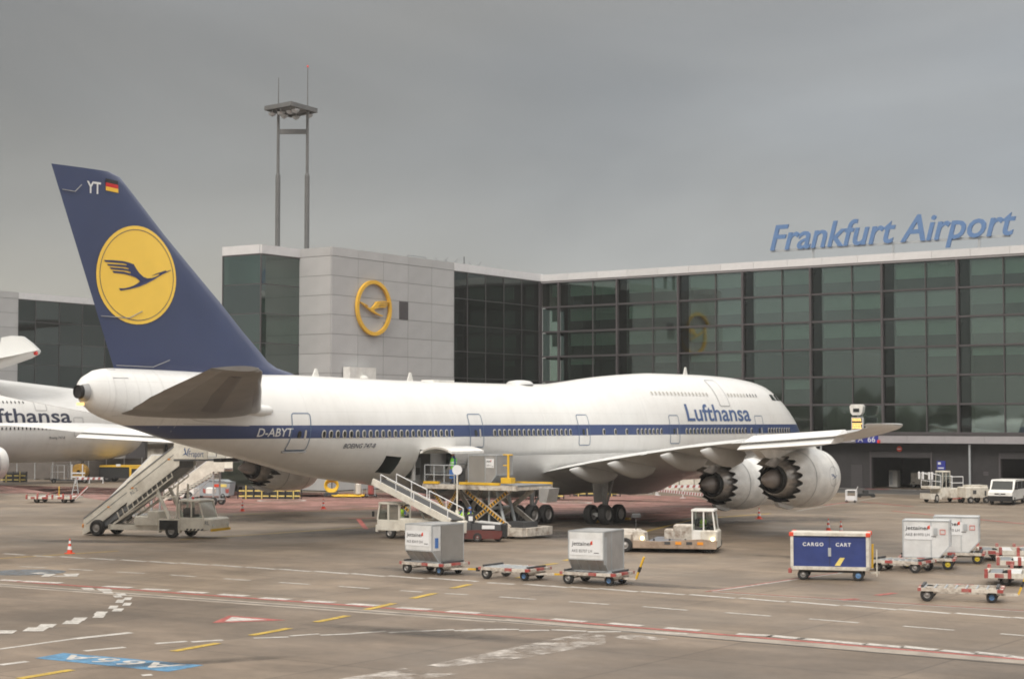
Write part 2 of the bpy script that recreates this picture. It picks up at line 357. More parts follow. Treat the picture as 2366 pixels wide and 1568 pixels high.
paint('mark_white', (.54,.51,.47), .5); paint('mark_faint', (.45,.41,.35), .7); paint('mark_red', (.42,.10,.085), .55); paint('mark_yellow', (.55,.37,.05), .5)
paint('mark_blue', (.09,.25,.42), .5); paint('red_field', (.30,.145,.12), .8, .2, .3); paint('mark_smudge', (.55,.5,.45), 1, .1, 1.1)
paint('drain', (.07,.06,.05), .4); paint('light_band', (.34,.29,.24), .3, .1, 1); paint('asphalt', (.075,.07,.068), .15, .15, 1); paint('oil_shade', (.06,.05,.042), .75, .2, .35)
M['mark_smudge'].node_tree.nodes['Map Range'].inputs[1].default_value = .44; M['mark_smudge'].node_tree.nodes['Map Range'].inputs[2].default_value = .66
M['oil_shade'].node_tree.nodes['Map Range'].inputs[1].default_value = .42; M['oil_shade'].node_tree.nodes['Map Range'].inputs[2].default_value = .75
paint('mark_blue_worn', (.15,.17,.19), .9)
def stroke(mb, p, q, wd, z):
    a = G(*p); b = G(*q); d = (b - a).normalized(); n_ = Vector((-d.y, d.x, 0)) * wd / 2; a.z = b.z = z
    mb.quad(a - n_, b - n_, b + n_, a + n_)
def poly(mb, pts, z):
    P = [G(*p) for p in pts]
    for p in P: p.z = z
    mb.add(P, [tuple(range(len(P)))])
A6 = lambda x, y: (x * .48825, 1155.2 + y * .48825)
A7 = lambda x, y: (1097.4 + x * .5361, 1213 + y * .5361)
mb = MB(); poly(mb, [(0,1139),(440,1137),(1290,1139),(1600,1146),(1650,1160),(1655,1182),(1500,1203),(1300,1200),(900,1177),(700,1181),(440,1186),(0,1120)], .004)
mb.build('red_painted_area', M['red_field'], kind='structure')
mb = MB(); stroke(mb, A6(-200,386), A6(2366,571), .9, .004); stroke(mb, (1155,1432), (2500,1538), .9, .0042)
mb.build('light_concrete_band', M['light_band'], kind='structure')
mb = MB(); stroke(mb, A6(-200,386), A6(2366,571), .16, .008); stroke(mb, (1155,1433.6), (2500,1547), .16, .0082)
mb.build('slot_drain', M['drain'], kind='structure')
mb = MB(); stroke(mb, A6(-200,364), A6(2366,548), .26, .008); stroke(mb, (1155,1422.8), (2500,1534), .26, .0082)
mb.build('red_boundary_line', M['mark_red'], kind='structure')
mb = MB(); zz = .012
for a in [(0,375,95,380),(110,381,290,390),(495,405,620,412),(675,418,800,424),(850,430,975,437),(1040,443,1170,452),(1235,460,1370,468),(1445,474,1580,482),(1650,488,1785,497),(1885,506,2035,516),(2120,523,2270,533)]:
    stroke(mb, A6(a[0], a[1]+2), A6(a[2], a[3]+2), .5, zz)
for a in [(335,404,475,416),(580,422,720,434),(820,442,970,454),(1130,468,1285,477),(1265,475,1420,490),(1390,487,1540,500),(1545,500,1685,514),(1680,511,1845,526),(1840,522,1990,537),(2010,539,2160,553),(2150,547,2310,564),(2290,564,2500,586)]:
    stroke(mb, A7(*a[:2]), A7(*a[2:]), .42, zz)
mb.build('white_block_dashes', M['mark_white'], kind='structure')
mb = MB()
def wavy(pts, conv):
    for i, a in enumerate(pts): stroke(mb, conv(*a[:2]), conv(*a[2:]), .3, .008 + .0004 * (i % 2))
wavy([(20,252,120,259),(160,262,260,268),(285,266,400,275),(420,274,545,282),(570,281,690,290),(710,289,835,299),(848,296,985,306),(1005,305,1145,316),(1165,316,1305,326),(1320,325,1470,337),(1490,335,1650,348),(1665,346,1820,360),(1838,357,2005,370),(2025,367,2195,380),(2195,378,2260,384)], A6)
wavy([(55,247,170,254),(215,253,315,262),(320,261,400,268),(410,265,530,275),(535,272,700,286),(715,285,905,299),(925,298,1120,314),(1140,313,1340,330),(1360,328,1570,346),(1590,344,1820,364),(1825,361,2050,380),(2070,378,2310,398),(2320,396,2500,412)], A7)
mb.build('staggered_white_line', M['mark_white'], kind='structure')
mb = MB()
for a in [(95,313,215,319),(325,325,440,332),(553,339,685,346),(805,353,925,361),(1060,371,1185,379),(1322,388,1465,398),(1605,407,1750,417),(1895,427,2000,434),(2105,441,2215,446)]: stroke(mb, A6(*a[:2]), A6(*a[2:]), .2, .008)
for a in [(105,308,260,319),(405,329,580,341),(725,350,915,366),(1078,376,1275,391),(1440,403,1655,420),(1845,434,2065,452),(2265,467,2400,478),(-60,455,50,452)]: stroke(mb, A7(*a[:2]), A7(*a[2:]), .2, .008)
for a in [(400,713,590,695),(735,678,885,667),(905,670,1055,661),(0,779,130,762),(670,828,720,825)]: stroke(mb, A6(*a[:2]), A6(*a[2:]), .28, .008)
stroke(mb, A6(-60,712), A6(350,655), .2, .008); stroke(mb, A6(350,655), A6(620,626), .35, .0084)
mb.build('thin_white_dashes', M['mark_white'], kind='structure')
mb = MB()
for i, a in enumerate([(1200,652,1365,646),(1370,642,1510,632),(1515,638,1680,631),(1680,629,1825,620),(1840,626,1975,618),(1970,620,2150,612),(2150,617,2290,609),(2300,612,2400,609)]): stroke(mb, A6(*a[:2]), A6(*a[2:]), .22, .008 + .0004*(i%2))
for i, a in enumerate([(50,450,190,448),(190,453,320,452),(330,450,480,456),(485,459,630,458),(640,457,770,465),(775,462,915,468)]): stroke(mb, A7(*a[:2]), A7(*a[2:]), .22, .008 + .0004*(i%2))
mb.build('taxi_edge_line', M['mark_white'], kind='structure')
mb = MB()
CB = [(382,415,450,424),(455,419,535,428),(480,431,538,441),(545,441,602,451),(533,451,582,460),(581,460,627,472),(544,471,592,486),(578,485,625,499),(510,499,562,514),(528,512,588,526),(442,527,512,541),(436,541,502,556),(335,555,415,570),(292,570,392,586),(172,586,270,602),(105,602,232,620),(-20,616,82,631)]
for i, (x0, y0, x1, y1) in enumerate(CB):
    k = (x1 - x0) * .22; sgn = -1 if i < 5 else 1
    poly(mb, [A6(x0, y1 if sgn > 0 else y0), A6(x1 - k, y1) if sgn > 0 else A6(x0 + k, y1), A6(x1, y0 if sgn > 0 else y1), A6(x0 + k, y0) if sgn > 0 else A6(x1 - k, y0)], .012)
mb.build('chequered_edge_curve', M['mark_white'], kind='structure')
mb = MB()
for a in [(90,845,340,803),(820,715,1030,677),(1190,640,1370,606),(1495,577,1645,547),(1735,518,1865,488),(1950,465,2060,440),(2140,417,2225,398)]: stroke(mb, A6(*a[:2]), A6(*a[2:]), .3, .016)
for a in [(1250,1306,1287,1301),(1304,1295,1327,1290),(1195,1335,1240,1325)]: stroke(mb, a[:2], a[2:], .3, .016)
stroke(mb, A6(0,275), A6(560,240), .2, .008); stroke(mb, (415,1246), (880,1215), .18, .008); stroke(mb, (540,1189), (940,1170), .18, .008); stroke(mb, (1400,1250), (1600,1200), .2, .008); stroke(mb, (1640,1196), (1780,1186), .3, .008)
mb.build('yellow_guide_dashes', M['mark_yellow'], kind='structure')
mb = MB(); stroke(mb, (1647,1365.5), (2500,1243), .16, .008); stroke(mb, (1647,1368), (2500,1421), .1, .0084); stroke(mb, (1840,1180), (2040,1147), .12, .008)
mb.build('white_stand_line', M['mark_white'], kind='structure')
mb = MB(); stroke(mb, (1630,1366.5), (2500,1241), .12, .012); stroke(mb, (1650,1366), (2500,1419), .1, .0124)
for a in [(1730,302,1810,292),(2030,262,2095,253),(1580,322,1650,317)]: stroke(mb, A7(*a[:2]), A7(*a[2:]), .3, .012)
for a in [(806,1198,870,1196),(828,1199,846,1222),(1990,1159,2110,1170),(1905,1167,1960,1160),(2060,1180,2366,1210),(1500,1205,1660,1185)]: stroke(mb, a[:2], a[2:], .3, .016)
mb.build('red_stand_line', M['mark_red'], kind='structure')
def ring(name, cx, cy, r, wd, mt, fill=None):
    c = G(cx, cy); mb = MB(); n = 40; P = []
    for k in range(n):
        t = 2*PI*k/n; P += [(c.x + math.cos(t)*r, c.y + math.sin(t)*r, .012), (c.x + math.cos(t)*(r-wd), c.y + math.sin(t)*(r-wd), .012)]
    mb.add(P, [(2*k, 2*k+1, (2*k+3) % (2*n), (2*k+2) % (2*n)) for k in range(n)]); return mb.build(name, mt, kind='structure')
for cx, cy in ((651,1156),(1008,1150),(1310,1161),(1180,1171)): ring('white_circle_marking', cx, cy, 2.05, .3, M['mark_white'])
mb = MB(); poly(mb, [A6(1003,580), A6(1085,545), A6(1355,567)], .008); mb.build('triangle_marking_border', M['mark_red'], kind='structure')
mb = MB(); poly(mb, [A6(1062,574), A6(1098,552), A6(1265,566)], .012); mb.build('triangle_marking_fill', M['mark_white'], kind='structure')
mb = MB(); poly(mb, [A6(165,747), A6(300,722), A6(965,780), A6(795,811)], .008); mb.build('blue_stand_marking', M['mark_blue'], kind='structure')
# stand number painted in the blue field, read from the other side
qa, qb, qc, qd = [G(*A6(*p)) for p in ((190,745),(300,724),(930,781),(800,806))]
def bl(u, v, q): # u 0..1 along, v 0..1 across, upside down as seen
    a = qd.lerp(qa, u); b = qc.lerp(qb, u); p = a.lerp(b, 1 - v); return (p.x, p.y, .014)
V_, F_ = text_geo('A66A', 1, .02, 0, 1, 1.15); x1_ = max(v[0] for v in V_)
mb = MB(); mb.add([bl(.06 + .86 * v[0] / x1_, .12 + .78 * v[1] / .72, 0) for v in V_], F_); mb.build('stand_number_marking', M['mark_white'], kind='structure')
mb = MB(); cc = G(60, 1321.5); mb.add([(cc.x + 1.7*math.cos(2*PI*k/32), cc.y + .95*math.sin(2*PI*k/32)*1.6, .008) for k in range(32)], [tuple(range(32))]); mb.build('blue_disc_marking', M['mark_blue_worn'], kind='structure')
mb = MB()
for q in ([(690,278),(760,232),(960,232),(830,278)], [(870,278),(920,262),(1110,262),(1060,232),(1345,226),(1300,274)]): poly(mb, [(x/4.225*.5776, (2240 + y/4.225)*.5776) for x, y in q], .012)
poly(mb, [(67,1323.5),(95,1322),(112,1323.5),(90,1325.5)], .012)
mb.build('white_arrow_marking', M['mark_white'], kind='structure')
Z8 = lambda x, y: ((1400 + x/1.82)*.5776, (2480 + y/1.82)*.5776)
mb = MB(); poly(mb, [Z8(560,330),(Z8(1700,92)),Z8(1860,92),Z8(1860,170),Z8(1300,270),Z8(700,345)], .012); poly(mb, [Z8(1920,125),Z8(2020,100),Z8(2320,135),Z8(2200,155),Z8(2100,150)], .012)
poly(mb, [Z8(-150,440),Z8(400,350),Z8(800,385),Z8(700,410),Z8(100,460)], .0124); mb.build('scrubbed_paint_patch', M['mark_smudge'], kind='structure')
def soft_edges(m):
    """fade dark soiling and painted shade towards the rim of its own patch"""
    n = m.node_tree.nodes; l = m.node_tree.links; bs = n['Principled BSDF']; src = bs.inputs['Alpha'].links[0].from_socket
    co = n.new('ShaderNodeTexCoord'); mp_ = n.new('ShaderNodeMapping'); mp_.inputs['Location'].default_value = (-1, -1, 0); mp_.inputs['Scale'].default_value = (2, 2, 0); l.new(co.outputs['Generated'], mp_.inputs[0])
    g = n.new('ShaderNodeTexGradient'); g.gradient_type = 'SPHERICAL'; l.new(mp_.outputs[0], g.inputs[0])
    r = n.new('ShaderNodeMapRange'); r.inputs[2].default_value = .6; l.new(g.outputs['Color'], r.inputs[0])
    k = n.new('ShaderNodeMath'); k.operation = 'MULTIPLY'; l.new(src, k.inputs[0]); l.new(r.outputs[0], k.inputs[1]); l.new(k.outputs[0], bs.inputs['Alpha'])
soft_edges(M['oil_shade'])
random.seed(11)
def stain_shade(cx, cy, rx, ry, ang=0, z=.006, name='oil_and_shade'):
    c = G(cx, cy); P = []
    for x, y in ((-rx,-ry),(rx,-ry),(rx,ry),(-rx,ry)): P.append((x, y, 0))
    o = MB().quad(*P).build(name, M['oil_shade'], kind='structure'); o.location = (c.x, c.y, z); o.rotation_euler = (0,0,R(ang))
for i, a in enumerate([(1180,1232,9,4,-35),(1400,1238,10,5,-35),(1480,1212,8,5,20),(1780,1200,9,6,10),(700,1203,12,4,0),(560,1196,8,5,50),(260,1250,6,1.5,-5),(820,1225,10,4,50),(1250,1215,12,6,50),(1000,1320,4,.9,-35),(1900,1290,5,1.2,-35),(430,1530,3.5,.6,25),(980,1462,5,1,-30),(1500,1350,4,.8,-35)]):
    stain_shade(*a, z=.005 + .0003*i)  # wet and oily stains; the broad ones also paint in shade under the airliner
# ================================================================== terminal buildings
KB = H / 6.7
def frame(px, py, dx, dy, label, cat='building', name='terminal_building'):
    return thing(name, label, cat, (px*KB, py*KB, 0), math.atan2(dy, dx))
def sc(*a): return [x*KB for x in a]
pm = {}
def panel(name, mt, x0, x1, y0, y1, z0, z1, parent):
    x0, x1, y0, y1, z0, z1 = sc(x0, x1, y0, y1, z0, z1)
    key = (name, mt.name, round(x1-x0, 3), round(y1-y0, 3), round(z1-z0, 3))
    if key not in pm:
        o = MB().box(0, x1-x0, 0, y1-y0, 0, z1-z0).build(name, mt); pm[key] = o.data; o.parent = parent; o.location = (x0, y0, z0); return o
    o = link(name, pm[key], parent); o.location = (x0, y0, z0); return o
TOP = 22.75; ROW = 2.83
def floors(root, x0, x1, z0, rows, depth, zt=TOP, gmat='glass', joints=None):
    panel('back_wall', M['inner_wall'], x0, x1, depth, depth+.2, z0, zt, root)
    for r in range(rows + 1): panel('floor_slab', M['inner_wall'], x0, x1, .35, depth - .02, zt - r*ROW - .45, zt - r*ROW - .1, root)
# --- right wing (gates)
tb = frame(3.4, 198.2, .804, -.595, 'long glass terminal wing with white parapet running to the right behind the airliner')
UL = 76.0; majors = [2.5 + 7.9*i for i in range(10)]
panel('roof', M['roof'], 0, UL, .02, 24, TOP, TOP + .4, tb)
x = 0
while x < UL - .5: panel('parapet_panel', M['parapet'], x + .015, min(x + 3.95, UL) - .015, -.4, .0, TOP - .02, TOP + .74, tb); x += 3.95
panel('parapet_edge', M['fascia'], 0, UL, -.3, .3, TOP - .22, TOP - .03, tb)
floors(tb, .3, UL, 5.6, 6, 5.5)
random.seed(3)
for i, mxx in enumerate([-5.4] + majors):
    a = mxx; b = mxx + 7.9
    if a > 0 or True:
        for r in range(6):
            zt = TOP - .2 - r*ROW; zb = zt - ROW + .12
            if a > 0:
                panel('pane', M['glass_dark'], a + .12, a + 1.15, .05, .09, zb, zt - .1, tb)
                panel('pane', M['glass'], a + 1.2, a + 4.52, .05, .09, zb, zt - .1, tb); panel('pane', M['glass'], a + 4.62, b - .12, .05, .09, zb, zt - .1, tb)
                lo = .38 if r < 4 else .3
                if r not in (5,) : 
                    for (p0, p1) in ((a + 1.25, a + 4.5), (a + 4.65, b - .15)):
                        if r < 3 or random.random() < .35: panel('blind', M['blind'], p0, p1, .4, .43, zb + (lo + (.25 if r > 2 else 0))*ROW, zt - .12, tb)
            else:
                panel('pane', M['glass_dark'], .12, 1.1, .05, .09, zb, zt - .1, tb); panel('pane', M['glass'], 1.15, 2.38, .05, .09, zb, zt - .1, tb)
                if r < 3: panel('blind', M['blind'], 1.2, 2.3, .4, .43, zb + .38*ROW, zt - .12, tb)
    if a > 0:
        panel('mullion', M['mullion'], a - .12, a + .1, -.28, .04, 5.35, TOP - .2, tb)
        panel('column', M['frame_dark'], a + .25, a + 1.05, .5, 1.3, 5.3, TOP - .3, tb)
        panel('thin_mullion', M['mullion'], a + 4.52, a + 4.62, -.1, .04, 5.35, TOP - .2, tb)
for r in range(1, 7): panel('transom', M['mullion'], .1, UL, -.2 if r < 6 else -.25, .03, TOP - .2 - r*ROW - .05, TOP - .2 - r*ROW + .12, tb)
x = 1.2
while x < UL - .5: panel('fascia_panel', M['fascia'], x + .012, x + 3.95 - .012, -.45, .2, 4.6, 5.3, tb); x += 3.95
panel('sill', M['frame_dark'], 0, UL, -.3, .3, 5.31, 5.52, tb)
# ground floor wall with two vehicle openings
YW = .9
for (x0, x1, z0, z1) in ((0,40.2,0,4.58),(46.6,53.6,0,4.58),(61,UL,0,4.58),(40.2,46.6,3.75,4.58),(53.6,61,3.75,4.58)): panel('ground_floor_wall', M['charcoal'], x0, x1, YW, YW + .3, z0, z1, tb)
for x0, x1 in ((40.2,46.6),(53.6,61)):
    panel('roller_door_housing', M['frame_dark'], x0 + .05, x1 - .05, YW - .12, YW + .35, 3.15, 3.72, tb)
    panel('door_jamb', M['mullion'], x0 - .12, x0 + .06, YW - .16, YW + .3, 0, 3.72, tb); panel('door_jamb', M['mullion'], x1 - .06, x1 + .12, YW - .16, YW + .3, 0, 3.72, tb)
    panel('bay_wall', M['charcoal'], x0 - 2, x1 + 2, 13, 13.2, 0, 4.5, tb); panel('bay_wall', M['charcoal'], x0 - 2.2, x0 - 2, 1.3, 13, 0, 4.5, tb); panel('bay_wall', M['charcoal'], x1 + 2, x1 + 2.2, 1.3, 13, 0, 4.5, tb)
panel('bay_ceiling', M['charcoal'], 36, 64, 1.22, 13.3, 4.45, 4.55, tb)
panel('service_door', M['frame_dark'], 38.0, 39.25, YW - .06, YW, 0, 2.35, tb)
panel('vent_panel', M['mullion'], 51.9, 52.4, YW - .04, YW, 1.5, 1.9, tb)
for xx in (35.1, 50.9, 66.7): MB().cyl((xx*KB, -.05, 0), (xx*KB, -.05, 4.5*KB), .11, n=12).build('post', M['galv'], tb, 40)
mb = MB(); L = Vector(tb.matrix_world.translation)
def tloc(u, y, z): # terminal-local to world
    a = math.atan2(-.595, .804); c, s = math.cos(a), math.sin(a); u, y, z = u*KB, y*KB, z*KB
    return Vector((3.4*KB + u*c - y*s, 198.2*KB + u*s + y*c, z))
mb = MB(); mb.quad(tloc(-30,1,.008), tloc(110,1,.008), tloc(110,-10.5,.008), tloc(-30,-10.5,.008)); mb.build('service_road', M['asphalt'], kind='structure')
mb = MB(); mb.quad(tloc(-30,-10.7,.008), tloc(110,-10.7,.008), tloc(110,-10.95,.008), tloc(-30,-10.95,.008)); mb.quad(tloc(-30,-.5,.012), tloc(110,-.5,.012), tloc(110,-.9,.012), tloc(-30,-.9,.012)); mb.build('road_edge_line', M['mark_white'], kind='structure')
mb = MB(); mb.quad(tloc(40.2,-.1,.016), tloc(42.8,-.1,.016), tloc(42.8,-1.0,.016), tloc(40.2,-1.0,.016)); mb.build('red_threshold_line', M['mark_red'], kind='structure')
# --- silver block with the emblem, glass corner box
def metal_face(root, x0, x1, joints, top=TOP):
    rows = 12
    for r in range(rows):
        z1 = top - r*1.89
        for a, b in zip(joints[:-1], joints[1:]): panel('facade_panel', M['panel_grey'], a + .018, b - .018, -.06, .02, max(z1 - 1.89 + .016, .02), z1 - .016, root)
    for a, b in zip(joints[:-1], joints[1:]): panel('parapet_panel', M['panel_grey'], a + .012, b - .012, -.08, .12, top + .02, top + .86, root)
    panel('backing_wall', M['charcoal'], x0, x1, .03, .4, 0, top, root)
def glass_face(root, x0, x1, joints, rows=8, top=TOP, gm='glass', par=True, fr='mullion'):
    for r in range(rows):
        zt = top - .1 - r*ROW; zb = max(zt - ROW + .08, .05)
        if zt < .5: continue
        for a, b in zip(joints[:-1], joints[1:]): panel('pane', M[gm], a + .06, b - .06, 0, .04, zb, zt, root)
        if r: panel('transom', M[fr], x0, x1, -.05, .05, zt + .0, zt + .08, root)
    for a in joints: panel('mullion', M[fr], a - .05, a + .05, -.06, .06, 0, top - .02, root)
    panel('head_frame', M[fr], x0, x1, -.07, .07, top - .12, top, root)
    if par:
        for a, b in zip(joints[:-1], joints[1:]): panel('parapet_panel', M['parapet'], a + .012, b - .012, -.12, .12, top + .01, top + .86, root)
E1 = (-17.47,166.9); E2 = (-20.84,169.4); E3 = (-23.96,164.7); E4 = (-27.9,167.6)
eb = frame(*E1, .555, .832, 'silver panelled terminal block carrying the round yellow emblem')
metal_face(eb, 0, 20.3, [0, 4.05, 8.1, 12.2, 16.3, 20.3])
glass_face(eb, 20.3, 37.6, [20.3, 22.8, 26.25, 29.8, 33.4, 37.0], gm='glass_dark', fr='frame_dark')
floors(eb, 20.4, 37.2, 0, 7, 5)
def sub(root, p, d):   # second frame under the same building
    o = bpy.data.objects.new('wing', None); col.objects.link(o); return o
lb = math.atan2(.832, .555)
def inb(root_xy, root_d, p):
    a = math.atan2(root_d[1], root_d[0]); dx, dy = (p[0]-root_xy[0]), (p[1]-root_xy[1]); c, s = math.cos(-a), math.sin(-a); return (dx*c - dy*s, dx*s + dy*c)
# the return face of the block
rb = frame(*E2, .803, -.596, 'narrow silver return wall of the terminal block beside its glass corner')
metal_face(rb, 0, 4.19, [0, 4.19])
gb = frame(*E3, .555, .832, 'glass corner tower of the terminal under the twin floodlight mast')
glass_face(gb, 0, 5.63, [0, 5.63]); floors(gb, .15, 5.5, 0, 8, 4.2)
a0 = inb(E3, (.555,.832), E4)
# face O belongs to the same tower: built in the tower's frame
def yface(root, x, y0, y1):
    for r in range(8):
        zt = TOP - .1 - r*ROW; zb = zt - ROW + .08
        panel('pane', M['glass'], x - .02, x + .02, y0 + .06, y1 - .06, max(zb, .05), zt, root)
        if r: panel('transom', M['mullion'], x - .05, x + .05, y0, y1, zt, zt + .08, root)
    panel('mullion', M['mullion'], x - .06, x + .06, y1 - .05, y1 + .05, 0, TOP, root); panel('head_frame', M['mullion'], x - .07, x + .07, y0, y1, TOP - .12, TOP, root)
    panel('parapet_panel', M['parapet'], x - .12, x + .12, y0 + .1, y1, TOP + .01, TOP + .86, root)
yface(gb, 0, 0, 4.9)
def roofpoly(name, pts, z0, z1, root_label):
    mb = MB(); P = [(p[0]*KB, p[1]*KB) for p in pts]; mb.prism(P, z0*KB, z1*KB, f=lambda u, v, a: (u, v, a)); return mb
rp = roofpoly('roof', [(-17.6,167.4), (3.0,198.4), (25,225), (-10,245), (-20,205), (-24,171.5), (-27.6,168.2), (-24.0,165.1), (-21.0,169.7)], TOP - .3, TOP + .1, '')
ro = rp.build('terminal_roof', M['roof']); ro['kind'] = 'structure'
# --- far left building
lbx = frame(-64.6, 226, .5265, .850, 'far left terminal wing of dark glass with pale parapet behind the tail fin')
metal_face(lbx, -24, 0, [-24, -20, -16, -12, -8, -4, 0]); glass_face(lbx, 0, 42, [0, 3.0, 7.2, 11.4, 15.6, 19.8, 24, 28.2, 32.4, 36.6, 40.8], gm='glass_dark', fr='frame_dark')
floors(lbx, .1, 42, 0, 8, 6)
for i in range(9): panel('column', M['frame_dark'], 2 + 4.2*i, 2.6 + 4.2*i, 1.0, 1.6, 0, TOP - .5, lbx)
panel('roof', M['roof'], -24, 42, .1, 30, TOP, TOP + .3, lbx)
for i in range(3):  # diagonal braces seen through the panes
    MB().bar((sc(2+12*i, 2, 22)), (sc(9+12*i, 2, 2)), .35).build('brace', M['frame_dark'], lbx)
panel('corner_post', M['mullion'], 37.0, 37.62, -.1, .5, 0, TOP, eb)
panel('parapet_panel', M['parapet'], 37.02, 37.75, -.12, .3, TOP + .01, TOP + .86, eb)
# --- roof sign
sg = thing('roof_sign', 'big blue italic airport name lettering standing on the roof of the right wing', 'sign', tuple(tloc(27.65, 3, 0)), math.atan2(-.595, .804))
body = 'Frankfurt Airport'; offs = []
def tw(s_):
    V, F = text_geo(s_, 1, .0, .28); return max(v[0] for v in V)
w0 = tw('|')
for i in range(len(body)): offs.append(tw(body[:i] + '|') - w0)
total = tw(body); SX = 27.0*KB / total; SZ = 2.75*KB / .73
for i, ch in enumerate(body):
    if ch == ' ': continue
    text_obj('letter', ch, 1, M['sign_blue'], sg, lambda u, v, q, o=offs[i]: ((u + o)*SX, -.15 + q, 24.95*KB + v*SZ), bold=.014, shear=.28, depth=.2)
MB().box(0, 26.4*KB, .17, .3, 24.75*KB, 25.0*KB).build('rail', M['galv'], sg)
for xx in (5.1, 14.1, 23.2): MB().box(xx*KB - .1, xx*KB + .1, .17, .35, (TOP + .1)*KB, 24.75*KB).build('post', M['galv'], sg)
# --- emblem on the silver wall
em = thing('wall_emblem', 'yellow ring with flying crane mounted on the silver facade', 'sign', (E1[0]*KB, E1[1]*KB, 0), math.atan2(.832, .555))
ecx, ecz, er = 6.3*KB, 18.0*KB, 2.8*KB
mb = MB(); n = 64; P = []
for k in range(n):
    t = 2*PI*k/n
    for rr, yy in ((er, -.38), (er - .36, -.38), (er - .36, -.12), (er, -.12)): P.append((ecx + math.cos(t)*rr, yy, ecz + math.sin(t)*rr*.985))
mb.add(P, [(4*k + j, 4*k + (j+1) % 4, (4*k + 4 + (j+1) % 4) % (4*n), (4*k + 4 + j) % (4*n)) for k in range(n) for j in range(4)])
mb.build('ring', M['emblem_yellow'], em)
# crane traced in unit-circle coordinates (x right, y up) from the tail: body + 4 feathers + bill
CR_ = [(-.41,-.385),(-.30,-.42)]
def crane_polys():
    # zoom pixels of the tail disc: centre (628,783), radii (592,732)
    c = lambda x, y: ((x - 628) / 592, (783 - y) / 732)
    bodyp = [(380,1033),(355,998),(430,995),(500,975),(570,943),(625,905),(660,872),(600,825),(520,800),(430,783),(275,778),(255,750),(420,750),(522,770),(515,745),(470,733),(235,728),(215,702),(400,700),(492,712),(485,690),(440,682),(195,680),(178,655),(380,650),(462,655),(455,635),(400,627),(155,628),(133,602),(260,594),(400,595),(480,606),(562,628),(600,690),(650,755),(710,805),(770,822),(840,810),(905,782),(950,752),(945,738),(820,785),(900,740),(1055,677),(1060,694),(1135,664),(1137,672),(1000,742),(860,838),(750,905),(640,958),(520,998)]
    return [[c(*p) for p in bodyp]]
def crane_mesh(mb, f, depth=None):
    for pl in crane_polys():
        me = bpy.data.meshes.new('t'); bm = bmesh.new(); vsb = [bm.verts.new((x, y, 0)) for x, y in pl]
        fc = bm.faces.new(vsb); bmesh.ops.triangulate(bm, faces=[fc], ngon_method='EAR_CLIP'); bm.verts.ensure_lookup_table()
        T = [tuple(v.index for v in fa.verts) for fa in bm.faces]; bm.free(); bpy.data.meshes.remove(me)
        n_ = len(pl); V0 = [f(x, y, 0) for x, y in pl]
        if depth: 
            V1 = [f(x, y, depth) for x, y in pl]
            mb.add(V0 + V1, T + [tuple(reversed([i + n_ for i in t])) for t in T] + [(i, (i+1) % n_, n_ + (i+1) % n_, n_ + i) for i in range(n_)])
        else: mb.add(V0, T)
mb = MB(); crane_mesh(mb, lambda x, y, d: (ecx - x*(er-.1)*1.08, -.42 + d, ecz + .1 + y*(er-.2)*1.0), .25); mb.build('crane', M['emblem_yellow'], em)
panel('vent_panel', M['mullion'], 10.7, 12.2, -.09, -.03, TOP - 3*1.89 + .03, TOP - 2*1.89 - .03, eb)
# --- display board and beacon on the facade above the fuselage
db = thing('facade_display', 'white display box with small dome on a bracket low on the silver facade', 'display', (E1[0]*KB, E1[1]*KB, 0), math.atan2(.832, .555))
MB().box(1.6, 5.6, -1.0, -.2, 10.6, 11.75).build('housing', M['white_paint'], db)
MB().box(-.2, 6.2, -1.4, -.9, 10.1, 10.22).box(3.4, 3.6, -1.3, -1.0, 10.2, 10.6).box(.4, .55, -1.3, -.06, 9.2, 10.1).box(5.2, 5.35, -1.3, -.06, 9.2, 10.1).build('bracket', M['galv'], db)
MB().lathe([(0,.45),(.15,.42),(.3,.3),(.38,.05)], (3.5,-1.2,10.6), 'z', 16).build('dome', M['lamp_white'], db, 60)
# --- twin floodlight mast
fm = thing('floodlight_mast', 'grey twin pole floodlight mast on the terminal roof', 'mast', (-22.0*KB*1.0, 172*KB, TOP*KB), 0)
for x, tip in ((-1.35, 41.1), (1.5, 42.1)):
    o = MB().cyl((x,0,0),(x,0,(31.2-TOP)*KB),.24,.24,16).cyl((x,0,(31.2-TOP)*KB),(x,0,(31.5-TOP)*KB),.24,.15,16).cyl((x,0,(31.5-TOP)*KB),(x,0,(38-TOP)*KB),.15,.13,14).cyl((x,0,(38-TOP)*KB),(x,0,(tip-TOP)*KB),.06,.035,8).build('pole', M['mast_grey'], fm, 40)
MB().lathe([(0,.0),(.05,.09),(.2,.09),(.26,.0)], (1.5,0,(42.1-TOP)*KB), 'z', 10).build('beacon', M['red_lens'], fm, 60)
MB().box(-1.25, 1.4, -.08, .08, (35.4-TOP)*KB, (35.9-TOP)*KB).build('crossbar', M['mast_grey'], fm)
zp = (37.9 - TOP)*KB; mb = MB()
A, B, C, D = Vector((-2.6,-.6,zp)), Vector((-.55,3.4,zp)), Vector((2.35,.7,zp)), Vector((.3,-3.2,zp))
for p, q in ((A,B),(B,C),(C,D),(D,A)): mb.bar(p, q, .12, .42)
for k in (.25,.5,.75): mb.bar(A.lerp(B,k), D.lerp(C,k), .06, .08)
mb.add([A, B, C, D], [(0,1,2,3)]); mb.build('platform', M['mast_grey'], fm)
for k, (x, y) in enumerate([(-1.9,-.3),(-1.0,-.9),(-.9,.9),(0,-1.6),(.6,-2.2),(.2,1.5),(1.6,.5)]):
    MB().lathe([(0,.12),(.12,.3),(.3,.4),(.34,.38)], (x, y, zp - .75), 'z', 12).box(x-.03,x+.03,y-.03,y+.03,zp-.5,zp-.1).build('floodlight', M['galv'], fm, 50)
